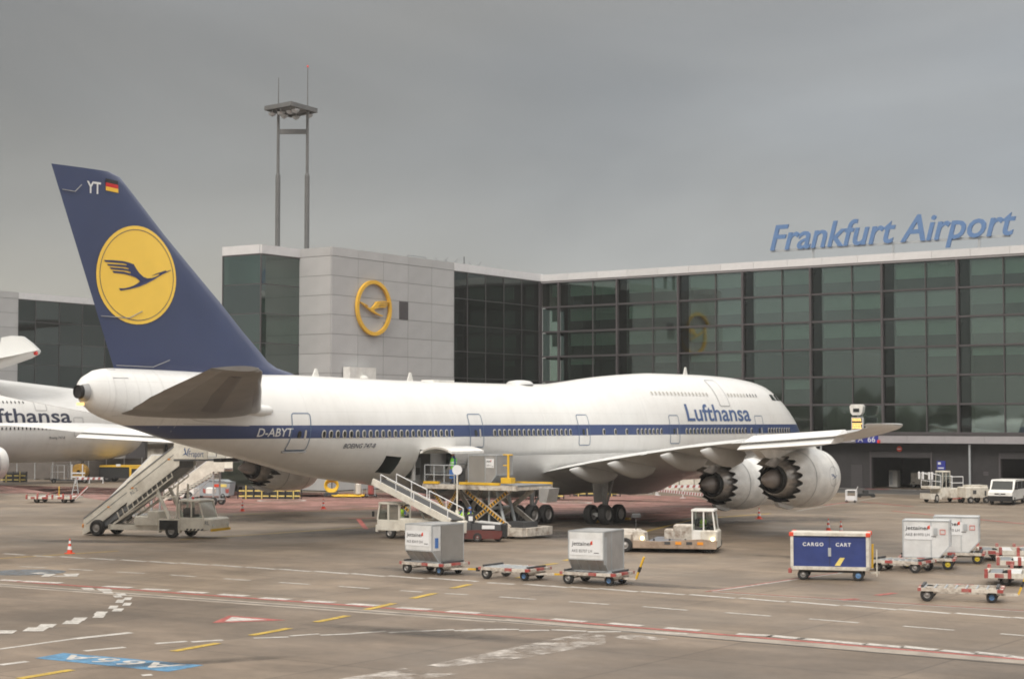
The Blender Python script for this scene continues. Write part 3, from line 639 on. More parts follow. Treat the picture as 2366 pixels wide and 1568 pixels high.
# --- roof clutter
def roofat(px, inset=6): 
    # point on the emblem block roof seen at photo column px
    k = (px - 1183)/4000; ox, oy = (E1[0] - .832*inset)*KB, (E1[1] + .555*inset)*KB
    t = (k*oy - ox)/(.555 - .832*k); return Vector((ox + .555*t, oy + .832*t, (TOP + .1)*KB))
p = roofat(948); rg = thing('roof_gantry', 'thin grey pipe gantry frames on the silver block roof', 'frame', p, lb)
mb = MB()
for yy in (-.8,.8):
    mb.tube([(-1.6,yy,1.7),(1.6,yy,1.7),(2.7,yy,0)], .035); mb.tube([(-1.6,yy,.9),(1.4,yy,.9),(1.9,yy,0)], .03); mb.tube([(-1.6,yy,0),(-1.6,yy,1.7)], .03)
mb.build('pipework', M['grey_paint'], rg)
for px, lab in ((1020,'small roof aerial nearest the pipe gantry'),(1042,'v shaped roof aerial left of the dark beacon mast'),(1097,'v shaped roof aerial at the right end of the aerial row')):
    p = roofat(px, 3); an = MB(); an.cyl(p, p + Vector((0,0,1.0)), .03, n=6); an.tube([p + Vector((-.7,0,1.6)), p + Vector((0,0,.8)), p + Vector((.7,0,1.6))], .03); an.tube([p + Vector((-.9,0,.9)), p + Vector((.9,0,.9))], .02)
    tag(an.build('roof_aerial', M['grey_paint']), lab, 'aerial', 'aerials on the silver block roof')
p = roofat(1072, 3); an = MB(); an.cyl(p, p + Vector((0,0,2.0)), .05, n=6).cyl(p + Vector((-.5,0,0)), p + Vector((-.5,0,1.2)), .07, n=6).box(p.x-.25,p.x+.1,p.y-.1,p.y+.1,p.z+.6,p.z+1.1)
tag(an.build('instrument_mast', M['dark_grey']), 'dark instrument mast amid the roof aerials', 'mast')
# --- gate number, docking display, signs
gs = thing('gate_sign', 'blue gate number sign A 66 on the fascia above the vehicle bays', 'sign', tuple(tloc(39.2, -.47, 0)), math.atan2(-.595, .804))
MB().box(0, 2.4*KB, -.1, 0, 4.6*KB, 5.32*KB).build('board', M['gate_blue'], gs)
text_obj('lettering', 'A  66', .78, M['lettering'], gs, lambda u, v, q: (.22 + u, -.115, 4.69*KB + v), bold=.005, width=1.85)
MB().box(-.5, -.15, -.08, 0, 4.75*KB, 5.15*KB).build('icon_plate', M['lettering'], gs); MB().box(2.42*KB, 2.62*KB, -.3, 0, 4.6*KB, 4.9*KB).build('beacon', M['red_lens'], gs)
dd = thing('docking_display', 'white docking guidance head over an amber lit display board', 'display', tuple(tloc(39.9, -1.6, 0)), math.atan2(-.595, .804))
mb = MB(); hp = [(-.72,8.05),(-.55,8.25),(.55,8.25),(.72,8.05),(.62,7.45),(.42,7.2),(-.42,7.2),(-.62,7.45)]
mb.prism(hp, -.25, .25); mb.build('scanner_housing', M['white_paint'], dd); MB().box(-.32,.32,-.29,-.2,7.5,7.85).build('scanner_window', M['car_glass'], dd)
MB().box(-.6,.6,-.1,.15,5.75,6.98).build('board', M['lettering'], dd); MB().box(-.53,.53,-.13,-.08,5.8,6.92).build('screen', M['black'], dd)
mb = MB(); random.seed(5)
for r in range(7):
    if r == 4: continue
    x = -.48
    while x < .42:
        ww = random.choice((.1,.14,.18)); mb.box(x, x + ww, -.15, -.12, 5.88 + r*.15, 5.98 + r*.15); x += ww + .035
o = mb.build('lit_characters', M['amber_led'], dd); o['kind'] = 'stuff'
MB().box(-.5,-.42,-.05,.05,5.0,5.75).box(.42,.5,-.05,.05,5.0,5.75).box(-.06,.06,.1,1.2,7.0,7.15).box(-.06,.06,.1,1.2,5.9,6.05).build('bracket', M['galv'], dd)
ss = thing('stop_sign', 'small round red no entry sign over the vehicle bay', 'sign', tuple(tloc(43.3, YW - .15, 4.0)), math.atan2(-.595, .804))
MB().cyl((0,-.03,0),(0,.03,0),.27,n=20).build('disc', M['orange_red'], ss); MB().box(-.18,.18,-.05,-.032,-.045,.045).build('bar', M['lettering'], ss)
bs = thing('bay_sign', 'small blue rectangular sign on the dark wall right of the bay', 'sign', tuple(tloc(47.2, YW - .06, 2.0)), math.atan2(-.595, .804))
MB().box(0,.85,-.05,0,0,.85).build('board', M['gate_blue'], bs); MB().box(.12,.4,-.07,-.051,.5,.72).box(.12,.7,-.07,-.051,.12,.22).build('pictogram', M['lettering'], bs)

# --- distant wood and hangars behind the photographer, seen only mirrored in the glazing
random.seed(21); mb = MB(); x = 172
while x < 352:
    h = random.uniform(13, 17) + 2*math.sin(x*.11); r = random.uniform(5, 8); q = 430 + random.uniform(-20, 20); mb.lathe([(0, r*.6), (h*.3, r), (h*.7, r*.8), (h, .4)], (q*math.cos(R(x)), 60 + q*math.sin(R(x)), 0), 'z', 8); x += r*.055
mk('foliage', (.05,.065,.035), .9, var=.4, vs=.2)
tw_ = mb.build('far_wood', M['foliage']); tw_['kind'] = 'stuff'; tw_['label'] = 'dark far off wood mirrored in the glass facade'
# ================================================================== airliners
def livery(name, retro=True):
    m = mat(name, (.78,.77,.745), .3, var=.03, vs=.3, coat=.35, dirt=(.5,.46,.4), damt=.22, dscale=.35)
    n = m.node_tree.nodes; l = m.node_tree.links; b = n['Principled BSDF']; src = b.inputs['Base Color'].links[0].from_socket
    co = n.new('ShaderNodeTexCoord'); sp = n.new('ShaderNodeSeparateXYZ'); l.new(co.outputs['Object'], sp.inputs[0])
    def seam(axis, period, wd):
        k = n.new('ShaderNodeMath'); k.operation = 'PINGPONG'; l.new(sp.outputs[axis], k.inputs[0]); k.inputs[1].default_value = period/2
        r = n.new('ShaderNodeMapRange'); r.inputs[1].default_value = 0; r.inputs[2].default_value = wd; r.inputs[3].default_value = .86; r.inputs[4].default_value = 1; l.new(k.outputs[0], r.inputs[0]); return r.outputs[0]
    q = n.new('ShaderNodeMath'); q.operation = 'MULTIPLY'; l.new(seam(0, 3.05, .03), q.inputs[0]); l.new(seam(2, 1.45, .02), q.inputs[1])
    # vertical run-off streaks
    mp_ = n.new('ShaderNodeMapping'); mp_.inputs['Scale'].default_value = (2.6, .4, .12); l.new(co.outputs['Object'], mp_.inputs[0])
    z_ = n.new('ShaderNodeTexNoise'); z_.inputs['Scale'].default_value = 1; z_.inputs['Detail'].default_value = 6; l.new(mp_.outputs[0], z_.inputs['Vector'])
    r_ = n.new('ShaderNodeMapRange'); r_.inputs[1].default_value = .35; r_.inputs[2].default_value = .6; r_.inputs[3].default_value = .965; r_.inputs[4].default_value = 1; l.new(z_.outputs[0], r_.inputs[0])
    q2 = n.new('ShaderNodeMath'); q2.operation = 'MULTIPLY'; l.new(q.outputs[0], q2.inputs[0]); l.new(r_.outputs[0], q2.inputs[1])
    vs_ = n.new('ShaderNodeVectorMath'); vs_.operation = 'SCALE'; l.new(src, vs_.inputs[0]); l.new(q2.outputs[0], vs_.inputs['Scale']); src = vs_.outputs[0]
    if not retro: l.new(src, b.inputs['Base Color']); return m
    def cmp_(s_, op, v):
        k = n.new('ShaderNodeMath'); k.operation = op; l.new(s_, k.inputs[0]); k.inputs[1].default_value = v; return k.outputs[0]
    a = cmp_(sp.outputs[2], 'GREATER_THAN', 5.81); c = cmp_(sp.outputs[2], 'LESS_THAN', 6.51)
    k = n.new('ShaderNodeMath'); k.operation = 'MULTIPLY'; l.new(a, k.inputs[0]); l.new(c, k.inputs[1])
    x = n.new('ShaderNodeMix'); x.data_type = 'RGBA'; l.new(k.outputs[0], x.inputs[0]); l.new(src, x.inputs[6]); x.inputs[7].default_value = (.042,.068,.175,1); l.new(x.outputs[2], b.inputs['Base Color'])
    return m
M['livery'] = livery('fuselage_paint_striped'); M['livery2'] = livery('fuselage_paint_white', False)
mk('fin_blue', (.042,.058,.132), .32, var=.06, vs=.5, coat=.3)
mk('logo_yellow', (.95,.62,.09), .4, var=.03)
mk('crane_navy', (.035,.045,.12), .4, var=0)
mk('wing_grey', (.68,.68,.67), .35, var=.05, vs=.5, dirt=(.35,.33,.3), damt=.35, coat=.2)
mk('wing_white', (.84,.835,.82), .4, var=.02)
mk('wing_pale', (.74,.74,.72), .35, var=.03, coat=.2)
mk('wing_silver', (.33,.31,.29), .3, metal=.75, var=.1, vs=.8, dirt=(.14,.13,.12), damt=.5, dscale=.5)
mk('stab_grey', (.27,.25,.23), .35, metal=.35, var=.1, vs=.8, dirt=(.14,.13,.12), damt=.5)
mk('stab_dark', (.14,.125,.115), .35, metal=.2, var=.15, vs=1)
mk('stab_elevator', (.34,.32,.3), .35, metal=.3, var=.1, vs=1, dirt=(.16,.15,.14), damt=.4)
mk('fairing_grey', (.62,.61,.59), .35, var=.04, dirt=(.4,.37,.33), damt=.3)
mk('nozzle_metal', (.52,.48,.44), .36, metal=.6, var=.2, vs=3, dirt=(.1,.085,.075), damt=.7, dscale=1.6)
mk('plug_metal', (.42,.38,.355), .5, metal=.4, var=.15)
mk('soot', (.018,.016,.015), .7)
mk('lufthansa_blue', (.06,.11,.25), .4, var=0)
mk('navy_letter', (.03,.037,.07), .4, var=0)
mk('window_rim', (.55,.52,.47), .4, metal=.2, var=0)
mk('outline_blue', (.10,.16,.26), .4, var=0)
mk('outline_grey', (.3,.3,.3), .4, var=0)
mk('gear_white', (.45,.45,.44), .4, dirt=(.15,.13,.12), damt=.6, dscale=4)
SEC = np.array([  # s, z bottom, z top, half width, z of widest point
 (0.05,4.6,4.95,.12,4.78),(.25,4.2,5.45,.62,4.8),(.6,3.85,6.0,1.0,4.85),(1.2,3.45,6.68,1.45,4.95),(2.2,3.0,7.4,1.98,5.1),(3.5,2.72,8.25,2.42,5.25),(5.1,2.52,9.15,2.78,5.4),
 (6.6,2.44,9.72,2.98,5.5),(9.4,2.38,10.06,3.14,5.6),(12,2.36,10.2,3.22,5.65),(16,2.36,10.27,3.25,5.65),(22,2.36,10.25,3.25,5.65),(25,2.36,10.12,3.25,5.65),(28,2.36,9.93,3.25,5.65),
 (30.6,2.36,9.7,3.25,5.65),(33.7,2.36,9.37,3.25,5.65),(35.7,2.36,9.22,3.25,5.65),(39,2.36,9.17,3.25,5.65),(46,2.4,9.17,3.25,5.65),(50,2.62,9.19,3.24,5.7),(53,3.0,9.22,3.2,5.8),(57.9,3.58,9.3,2.98,6.1),
 (62.4,4.5,9.33,2.6,6.5),(65.5,5.12,9.34,2.22,6.9),(68,5.62,9.36,1.85,7.2),(70.3,6.2,9.38,1.48,7.5),(72,6.62,9.38,1.15,7.8),(73.1,6.95,9.33,.92,8.0),(73.8,7.3,9.12,.68,8.15),(74.2,7.65,8.85,.45,8.25),(74.45,8.0,8.55,.2,8.28)])
def pchip(x, y):
    h = np.diff(x); d = np.diff(y) / h; m = np.zeros(len(x)); m[0] = d[0]; m[-1] = d[-1]
    for i in range(1, len(x)-1):
        if d[i-1]*d[i] > 0: w1 = 2*h[i]+h[i-1]; w2 = h[i]+2*h[i-1]; m[i] = (w1+w2)/(w1/d[i-1]+w2/d[i])
    def f(q):
        i = int(min(max(np.searchsorted(x, q) - 1, 0), len(x)-2)); t = (q - x[i])/h[i]; t2 = t*t; t3 = t2*t
        return (2*t3-3*t2+1)*y[i] + (t3-2*t2+t)*h[i]*m[i] + (-2*t3+3*t2)*y[i+1] + (t3-t2)*h[i]*m[i+1]
    return f
FB, FT, FW, FM = [pchip(SEC[:,0], SEC[:,k]) for k in (1,2,3,4)]
def A_(s, b, z): return Vector((76.25 - s, -b, z))      # b = metres to starboard
def hw(s, z, up=.0):
    zb, zt, w_, zm = FB(s), FT(s), FW(s), FM(s)
    q = (z - zm)/(zt - zm) if z >= zm else (z - zm)/(zm - zb)
    return w_ * math.sqrt(max(0, 1 - min(1, abs(q))**2.0))
def skin(s, z, off=.012):
    """point on the starboard skin and outward normal"""
    y = hw(s, z); e = .02; dz = (hw(s, z+e) - hw(s, z-e))/(2*e); ds = (hw(s+e, z) - hw(s-e, z))/(2*e)
    nrm = Vector((ds, -1.0, -dz)); nrm.normalize()     # x is -s, y is -b
    return A_(s, y, z) + nrm*off, nrm
CARGO = (49.0, 52.05, 3.28, 5.0); HATCH = (53.45, 54.75, 3.75, 4.72)
def fuselage(root, mt, holes=True):
    ss = sorted(set([round(.05 + .2*i, 3) for i in range(0, 20)] + [round(4 + .5*i, 3) for i in range(140)] + [74.1, 74.25, 74.45] + ([CARGO[0], CARGO[1], HATCH[0], HATCH[1]] if holes else [])))
    ss = [s for s in ss if s <= 74.45]
    th = set(round(2*PI*i/64, 5) for i in range(64))
    if holes:
        for z, s in ((CARGO[2],50.5),(CARGO[3],50.5),(HATCH[2],54.1),(HATCH[3],54.1)):
            q = (z - FM(s))/(FM(s) - FB(s)); th.add(round((2*PI + math.asin(q)) % (2*PI), 5))
    th = sorted(th)                                        # angle 0 = starboard widest, grows upward
    mb = MB(); n = len(th); V = []
    for s in ss:
        zb, zt, w_, zm = FB(s), FT(s), FW(s), FM(s)
        for t in th:
            V.append(A_(s, w_*math.cos(t), zm + ((zt - zm) if math.sin(t) > 0 else (zm - zb))*math.sin(t)))
    F = []
    for i in range(len(ss)-1):
        sm = (ss[i] + ss[i+1])/2
        for j in range(n):
            k = (j+1) % n
            if holes and math.cos((th[j] + (th[k] if k else 2*PI))/2) > 0:
                zc = (V[i*n+j].z + V[i*n+k].z)/2
                h = False
                for (a, b, c, d) in (CARGO, HATCH):
                    if a < sm < b:
                        # compare with the opening's angle limits measured at its own middle
                        mid = 50.5 if (a, b) == CARGO[:2] else 54.1
                        tt = (th[j] + (th[k] if k else 2*PI))/2
                        q0 = 2*PI + math.asin((c - FM(mid))/(FM(mid) - FB(mid))); q1 = 2*PI + math.asin((d - FM(mid))/(FM(mid) - FB(mid)))
                        if q0 < tt < q1: h = True
                if h: continue
            F.append((i*n+j, i*n+k, (i+1)*n+k, (i+1)*n+j))
    F.append(tuple(range(n))); F.append(tuple((len(ss)-1)*n + j for j in range(n)))
    mb.add(V, F); return mb.build('fuselage', mt, root, 40)
def strip(mb, pts, wd, off=.02):
    """thin band along (s,z) points lying on the skin"""
    P = []
    for i, (s, z) in enumerate(pts):
        a = pts[max(i-1, 0)]; b = pts[min(i+1, len(pts)-1)]; d = Vector((b[0]-a[0], b[1]-a[1])).normalized(); nn = Vector((-d.y, d.x))*wd/2
        P += [skin(s + nn.x, z + nn.y, off)[0], skin(s - nn.x, z - nn.y, off)[0]]
    mb.add(P, [(2*i, 2*i+1, 2*i+3, 2*i+2) for i in range(len(pts)-1)])
def rrect(s0, s1, z0, z1, r=.14, k=5):
    P = []
    for cx, cz, t0 in ((s1-r, z1-r, 0), (s0+r, z1-r, 90), (s0+r, z0+r, 180), (s1-r, z0+r, 270)):
        for i in range(k): t = R(t0 + 90*i/(k-1)); P.append((cx + r*math.cos(t), cz + r*math.sin(t)))
    Q = []
    P.append(P[0])
    for a, b in zip(P[:-1], P[1:]):
        d = math.hypot(b[0]-a[0], b[1]-a[1]); m_ = max(1, int(d/.15))
        for j in range(m_): Q.append((a[0] + (b[0]-a[0])*j/m_, a[1] + (b[1]-a[1])*j/m_))
    Q.append(P[0]); return Q
def cabin_door(root, s0, s1, z0, z1, mt, line, win=True, shelf=False):
    """a door: skin patch a little proud, rim line, small window and handle"""
    mb = MB(); nz_ = 12; ns = 4; P = []
    for i in range(nz_+1):
        for j in range(ns+1): P.append(skin(s0 + (s1-s0)*j/ns, z0 + (z1-z0)*i/nz_, .014)[0])
    mb.add(P, [(i*(ns+1)+j, i*(ns+1)+j+1, (i+1)*(ns+1)+j+1, (i+1)*(ns+1)+j) for i in range(nz_) for j in range(ns)])
    d = mb.build('door', mt, root, 40)
    mb = MB(); strip(mb, rrect(s0-.03, s1+.03, z0-.03, z1+.03), .055, .024); mb.build('rim', line, d)
    if win:
        z = 6.02; c = (s0*.42 + s1*.58); mb = MB(); q = rrect(c-.13, c+.13, z-.2, z+.2, .11, 4)[:-1]; mb.add([skin(a, b, .03)[0] for a, b in q], [tuple(range(len(q)))]); mb.build('window', M['car_glass'], d)
        mb = MB(); c = s0*.75 + s1*.25; q = rrect(c-.07, c+.07, z-.28, z+.24, .05, 3)[:-1]; mb.add([skin(a, b, .035)[0] for a, b in q], [tuple(range(len(q)))]); mb.build('handle', M['window_rim'], d)
    if shelf:
        mb = MB(); a = skin(s0-.1, z0-.1, .05)[0]; b = skin(s1+.1, z0-.1, .05)[0]; mb.bar(a, b, .16, .08); mb.build('sill_plate', M['outline_grey'], d)
    return d
def window_mesh(name, wv, hv, rim, mats):
    mb = MB(); n = 14; P = []
    for k in range(n):
        t = 2*PI*k/n; cx = math.copysign(abs(math.cos(t))**.7, math.cos(t)); cz = math.copysign(abs(math.sin(t))**.8, math.sin(t))
        P += [(cx*(wv/2+rim), 0.0, cz*(hv/2+rim)), (cx*wv/2, -.02, cz*hv/2), (cx*wv/2, .02, cz*hv/2)]
    mb.add(P, [(3*k, 3*k+1, (3*k+4) % (3*n), (3*k+3) % (3*n)) for k in range(n)], 0)
    mb.add([P[3*k+1] for k in range(n)], [tuple(range(n))], 1)
    o = mb.build(name, mats, None); me = o.data; bpy.data.objects.remove(o); return me
WM = window_mesh('window', .22, .36, .05, [M['window_rim'], M['car_glass']])
WM2 = window_mesh('window', .2, .3, .03, [M['livery2'], M['car_glass']])
mk('window_shade', (.36,.34,.3), .5, var=0)
WM3 = window_mesh('window', .2, .3, .03, [M['livery2'], M['window_shade']])
def place_window(root, s, z, me):
    p, nrm = skin(s, z, .02)
    o = link('window', me, root); up = Vector((0,0,1)); y = -nrm; x = y.cross(up).normalized()*1; zz_ = x.cross(y)
    m = Matrix((x, y, zz_)).transposed(); o.matrix_local = Matrix.Translation(p) @ m.to_4x4(); return o
def airfoil(n=12, t=.12, camb=-.25):
    """closed loop (x/c 0..1, z/c): upper TE->LE then lower LE->TE"""
    up, lo = [], []
    for i in range(n+1):
        x = .5*(1 - math.cos(PI*i/n)); y = 5*t*(.2969*math.sqrt(x) - .126*x - .3516*x*x + .2843*x**3 - .1015*x**4)
        up.append((x, y*(1+camb))); lo.append((x, -y*(1-camb)))
    return list(reversed(up)) + lo[1:-1]
def lift(root, name, secs, mt, side=1, t=(.12,.1), camb=-.3, smooth=35, nf=12):
    """secs: (b, sLE, sTE, zLE, zTE)"""
    mb = MB(); nn = None
    for i, (b, sl, st, zl, zt) in enumerate(secs):
        tk = t[0] + (t[1]-t[0])*i/(len(secs)-1); L_ = airfoil(nf, tk, camb); c = st - sl; nn = len(L_)
        for x, y in L_: mb.v.append(tuple(A_(sl + x*c, side*b, zl + (zt - zl)*x + y*c)))
    for i in range(len(secs)-1):
        for j in range(nn): mb.f.append((i*nn+j, i*nn+(j+1) % nn, (i+1)*nn+(j+1) % nn, (i+1)*nn+j)); mb.m.append(0)
    mb.f.append(tuple(range(nn))); mb.m.append(0); mb.f.append(tuple((len(secs)-1)*nn + j for j in range(nn))); mb.m.append(0)
    return mb.build(name, mt, root, smooth)
WSEC = [(2.4,21.8,39.9,3.3,3.25),(3.3,22.6,39.9,3.4,3.45),(6,24.9,40.3,3.9,3.95),(9,27.5,40.8,4.35,4.35),(12,30.0,41.5,4.75,4.75),(16.5,33.9,44.0,5.25,5.2),(20.8,37.6,46.4,5.6,5.52),(25,41.2,48.7,5.95,5.75),(29,44.9,50.9,6.32,5.98),(31,47.2,52.4,6.55,6.26),(32.2,51.0,54.2,6.6,6.42),(32.9,53.9,55.4,6.62,6.42),(33.2,56.0,56.4,6.62,6.55)]
def canoe(root, s0, b, z, L_, r, side):
    mb = MB(); pr = [(0,.02),(.15,.1),(.7,.24),(1.6,.42),(2.6,.55),(3.8,.55),(4.8,.35),(5.4,.03)]
    for x, q in pr:
        for k in range(12):
            t = 2*PI*k/12; mb.v.append(tuple(A_(s0 - x*L_/5.4, side*b + q*r*.62*math.cos(t), z + .05 - .05*x + q*r*1.15*math.sin(t) - q*.35)))
    for i in range(len(pr)-1):
        for j in range(12): mb.f.append((i*12+j, i*12+(j+1) % 12, (i+1)*12+(j+1) % 12, (i+1)*12+j)); mb.m.append(0)
    mb.build('flap_fairing', M['fairing_grey'], root, 40)
def engine_data():
    D = {}
    n = 18*8
    mb = MB()
    prof = [(-.35,1.3),(-.08,1.36),(0,1.44),(-.06,1.52),(-.3,1.62),(-.8,1.71),(-1.5,1.75),(-2.3,1.74),(-3.1,1.66),(-3.9,1.53),(-4.55,1.38)]
    for x, r in prof:
        for i in range(n): t = 2*PI*i/n; mb.v.append((x, r*math.cos(t), r*math.sin(t)))
    def saw(i): p = (i % 8)/8; return 1 - math.sin(PI*p)
    for i in range(n):                                   # chevrons
        t = 2*PI*i/n; a = saw(i); x = -4.52 - .55*a; r = 1.365 - .075*a; mb.v.append((x, r*math.cos(t), r*math.sin(t)))
    for i in range(n):
        t = 2*PI*i/n; a = saw(i); x = -4.52 - .55*a; r = 1.335 - .075*a; mb.v.append((x, r*math.cos(t), r*math.sin(t)))
    for x, r in ((-4.5,1.34),(-3.6,1.42),(-2.6,1.4)):
        for i in range(n): t = 2*PI*i/n; mb.v.append((x, r*math.cos(t), r*math.sin(t)))
    k = len(prof) + 5
    for a in range(k-1):
        for i in range(n): mb.f.append((a*n+i, a*n+(i+1) % n, (a+1)*n+(i+1) % n, (a+1)*n+i)); mb.m.append(0 if a < len(prof) else 1)
    D['nacelle'] = (mb, [M['white_paint'], M['soot']], 30)
    D['fan'] = (MB().lathe([(-.35,1.3),(-1.0,1.28)], n=32).lathe([(-1.0,1.28),(-1.02,.05)], n=32).lathe([(-.5,.02),(-.8,.3),(-1.0,.35)], n=20), M['soot'], 30)
    D['core_cowl'] = (MB().lathe([(-2.7,1.42),(-2.75,1.15),(-3.6,1.12),(-4.6,1.1),(-5.3,.92),(-5.45,.87),(-5.45,.83),(-5.0,.8)], n=40), M['nozzle_metal'], 30)
    D['nozzle_ring'] = (MB().lathe([(-5.0,.8),(-5.02,.55)], n=32).lathe([(-5.46,.83),(-5.75,.74),(-5.75,.71),(-5.3,.72)], n=40), M['soot'], 30)
    D['exhaust_plug'] = (MB().lathe([(-4.9,.56),(-5.5,.55),(-5.95,.46),(-6.4,.3),(-6.75,.12),(-6.82,.0)], n=28), M['plug_metal'], 50)
    return D
ED = engine_data(); EM = {}
for k, (mb, mts, smo) in ED.items():
    o = mb.build(k, mts, None, smo); EM[k] = o.data; bpy.data.objects.remove(o)
def engine(root, s, b, z, pyl, crest=False):
    e = bpy.data.objects.new('engine', EM['nacelle']); col.objects.link(e); e.parent = root; e.location = A_(s, b, z)
    for k in ('fan','core_cowl','nozzle_ring','exhaust_plug'): link(k, EM[k], e)
    mb = MB(); mb.prism([(p[0] - 0, p[1]) for p in pyl], -.24, .24, f=lambda u, v, a: tuple(A_(u, b, v) - e.location + Vector((0, a, 0)))); mb.build('pylon', M['white_paint'], e)
    # aft pylon fairing over the hot nozzle
    mb = MB(); mb.prism([(4.3,.9),(5.6,1.25),(6.2,1.2),(7.0,.88),(6.2,.72),(5.0,.62)], -.26, .26, f=lambda u, v, a: (-u, a, v)); mb.build('pylon_fairing', M['nozzle_metal'], e)
    for x0, r0, r1 in ((-1.15,1.744,1.746),(-3.3,1.64,1.635)): MB().lathe([(x0,r0),(x0-.05,r1)], n=64).build('cowl_seam', M['outline_grey'], e)
    MB().prism([(-2.9,-1.62),(-4.6,-1.36),(-5.3,-1.3),(-5.0,-1.55),(-3.8,-1.78)], -.14, .14, f=lambda u, v, a: (u, a, v)).build('drain_fairing', M['fairing_grey'], e)
    if crest:
        mb = MB(); n = 28; P = []
        def onn(u, v):  # small crest on the starboard-aft-facing side of the fan cowl
            th_ = v/1.73; return (-1.35 + u, -1.752*math.cos(th_) , 1.752*math.sin(th_) )
        for k in range(n):
            t = 2*PI*k/n; P += [onn(.58*math.cos(t), .1+.58*math.sin(t)), onn(.555*math.cos(t), .1+.555*math.sin(t))]
        mb.add(P, [(2*k, 2*k+1, (2*k+3) % (2*n), (2*k+2) % (2*n)) for k in range(n)])
        mb.build('crest_ring', M['outline_grey'], e)
        mb = MB(); crane_mesh(mb, lambda x, y, d: onn(x*.5, .1 + y*.5)); mb.build('crest_crane', M['lufthansa_blue'], e)
    return e
def gear_wheel(parent, x, y, z, r=.62, wd=.48, out=-1, name='wheel'):
    mb = MB(); mb.lathe([(-wd/2,r*.55),(-wd/2,r*.9),(-wd*.32,r),(wd*.32,r),(wd/2,r*.9),(wd/2,r*.55)], (x,y,z), 'y', 24)
    w_ = mb.build(name, M['rubber'], parent, 40)
    mb = MB()
    for sg in (-1, 1): mb.lathe([(sg*(wd/2-.03),r*.56),(sg*(wd/2-.1),r*.45),(sg*(wd/2-.06),r*.2),(sg*(wd/2-.02),.02)], (x,y,z), 'y', 20)
    mb.build('rim', M['rim_grey'], w_, 40); return w_
def truck(root, s, b, zt, name='main_gear'):
    g = bpy.data.objects.new(name, None); col.objects.link(g); g.parent = root
    p = A_(s, b, 0)
    for sx in (-.74, .74):
        for sy in (-.56, .56): gear_wheel(g, p.x+sx, p.y+sy, .62+.15)
    MB().cyl((p.x-.95,p.y,.75),(p.x+.95,p.y,.75),.13).cyl((p.x-.74,p.y-.7,.77),(p.x-.74,p.y+.7,.77),.09).cyl((p.x+.74,p.y-.7,.77),(p.x+.74,p.y+.7,.77),.09).cyl((p.x,p.y,.7),(p.x,p.y,2.0),.14).cyl((p.x,p.y,1.9),(p.x+.1,p.y,zt),.2).cyl((p.x+.15,p.y,1.2),(p.x+1.7,p.y,zt),.08).build('strut', M['gear_white'], g, 40)
    return g
FINZ = [(9.2,59.0),(9.4,59.5),(9.66,60.7),(10.0,61.4),(10.6,62.1),(11.6,63.35),(13.03,64.97),(14.58,66.86),(16.34,68.98),(17.8,70.6),(18.6,71.5),(19.0,71.95),(19.2,72.6)]
def fin_te(z): return 72.25 + (z - 9.42)*(76.25 - 72.25)/(19.2 - 9.42)
def fin(root, mt):
    mb = MB(); nn = None
    zz_ = []
    for (a, b) in zip(FINZ[:-1], FINZ[1:]):
        k = max(1, int((b[0]-a[0])/.5)); zz_ += [(a[0] + (b[0]-a[0])*i/k, a[1] + (b[1]-a[1])*i/k) for i in range(k)]
    zz_.append(FINZ[-1])
    for z, sl in zz_:
        st = fin_te(z); c = st - sl; base = min(c, 11.5); T = max(.28, .1*base*(1 - .02*(z-9)))
        L_ = airfoil(10, .1, 0); nn = len(L_)
        for x, y in L_: mb.v.append(tuple(A_(sl + x*c, y*10*T*.5/.5*.1/.1*.1*10*.1/.1*.1 if False else (1 if y > 0 else -1)*abs(y)/.05*T/2, z)))
    for i in range(len(zz_)-1):
        for j in range(nn): mb.f.append((i*nn+j, i*nn+(j+1) % nn, (i+1)*nn+(j+1) % nn, (i+1)*nn+j)); mb.m.append(0)
    mb.f.append(tuple(range(nn))); mb.m.append(0); mb.f.append(tuple((len(zz_)-1)*nn+j for j in range(nn))); mb.m.append(0)
    return mb.build('tail_fin', mt, root, 40)
def finskin(s, z, off=.02):
    zs = [a for a, _ in FINZ]; sl = float(np.interp(z, zs, [b for _, b in FINZ])); st = fin_te(z); c = st - sl; x = min(max((s - sl)/c, .001), .999)
    base = min(c, 11.5); T = max(.28, .1*base*(1 - .02*(z-9)))
    y = 5*.1*(.2969*math.sqrt(x) - .126*x - .3516*x*x + .2843*x**3 - .1015*x**4)/.05*T/2
    return A_(s, y + off, z)
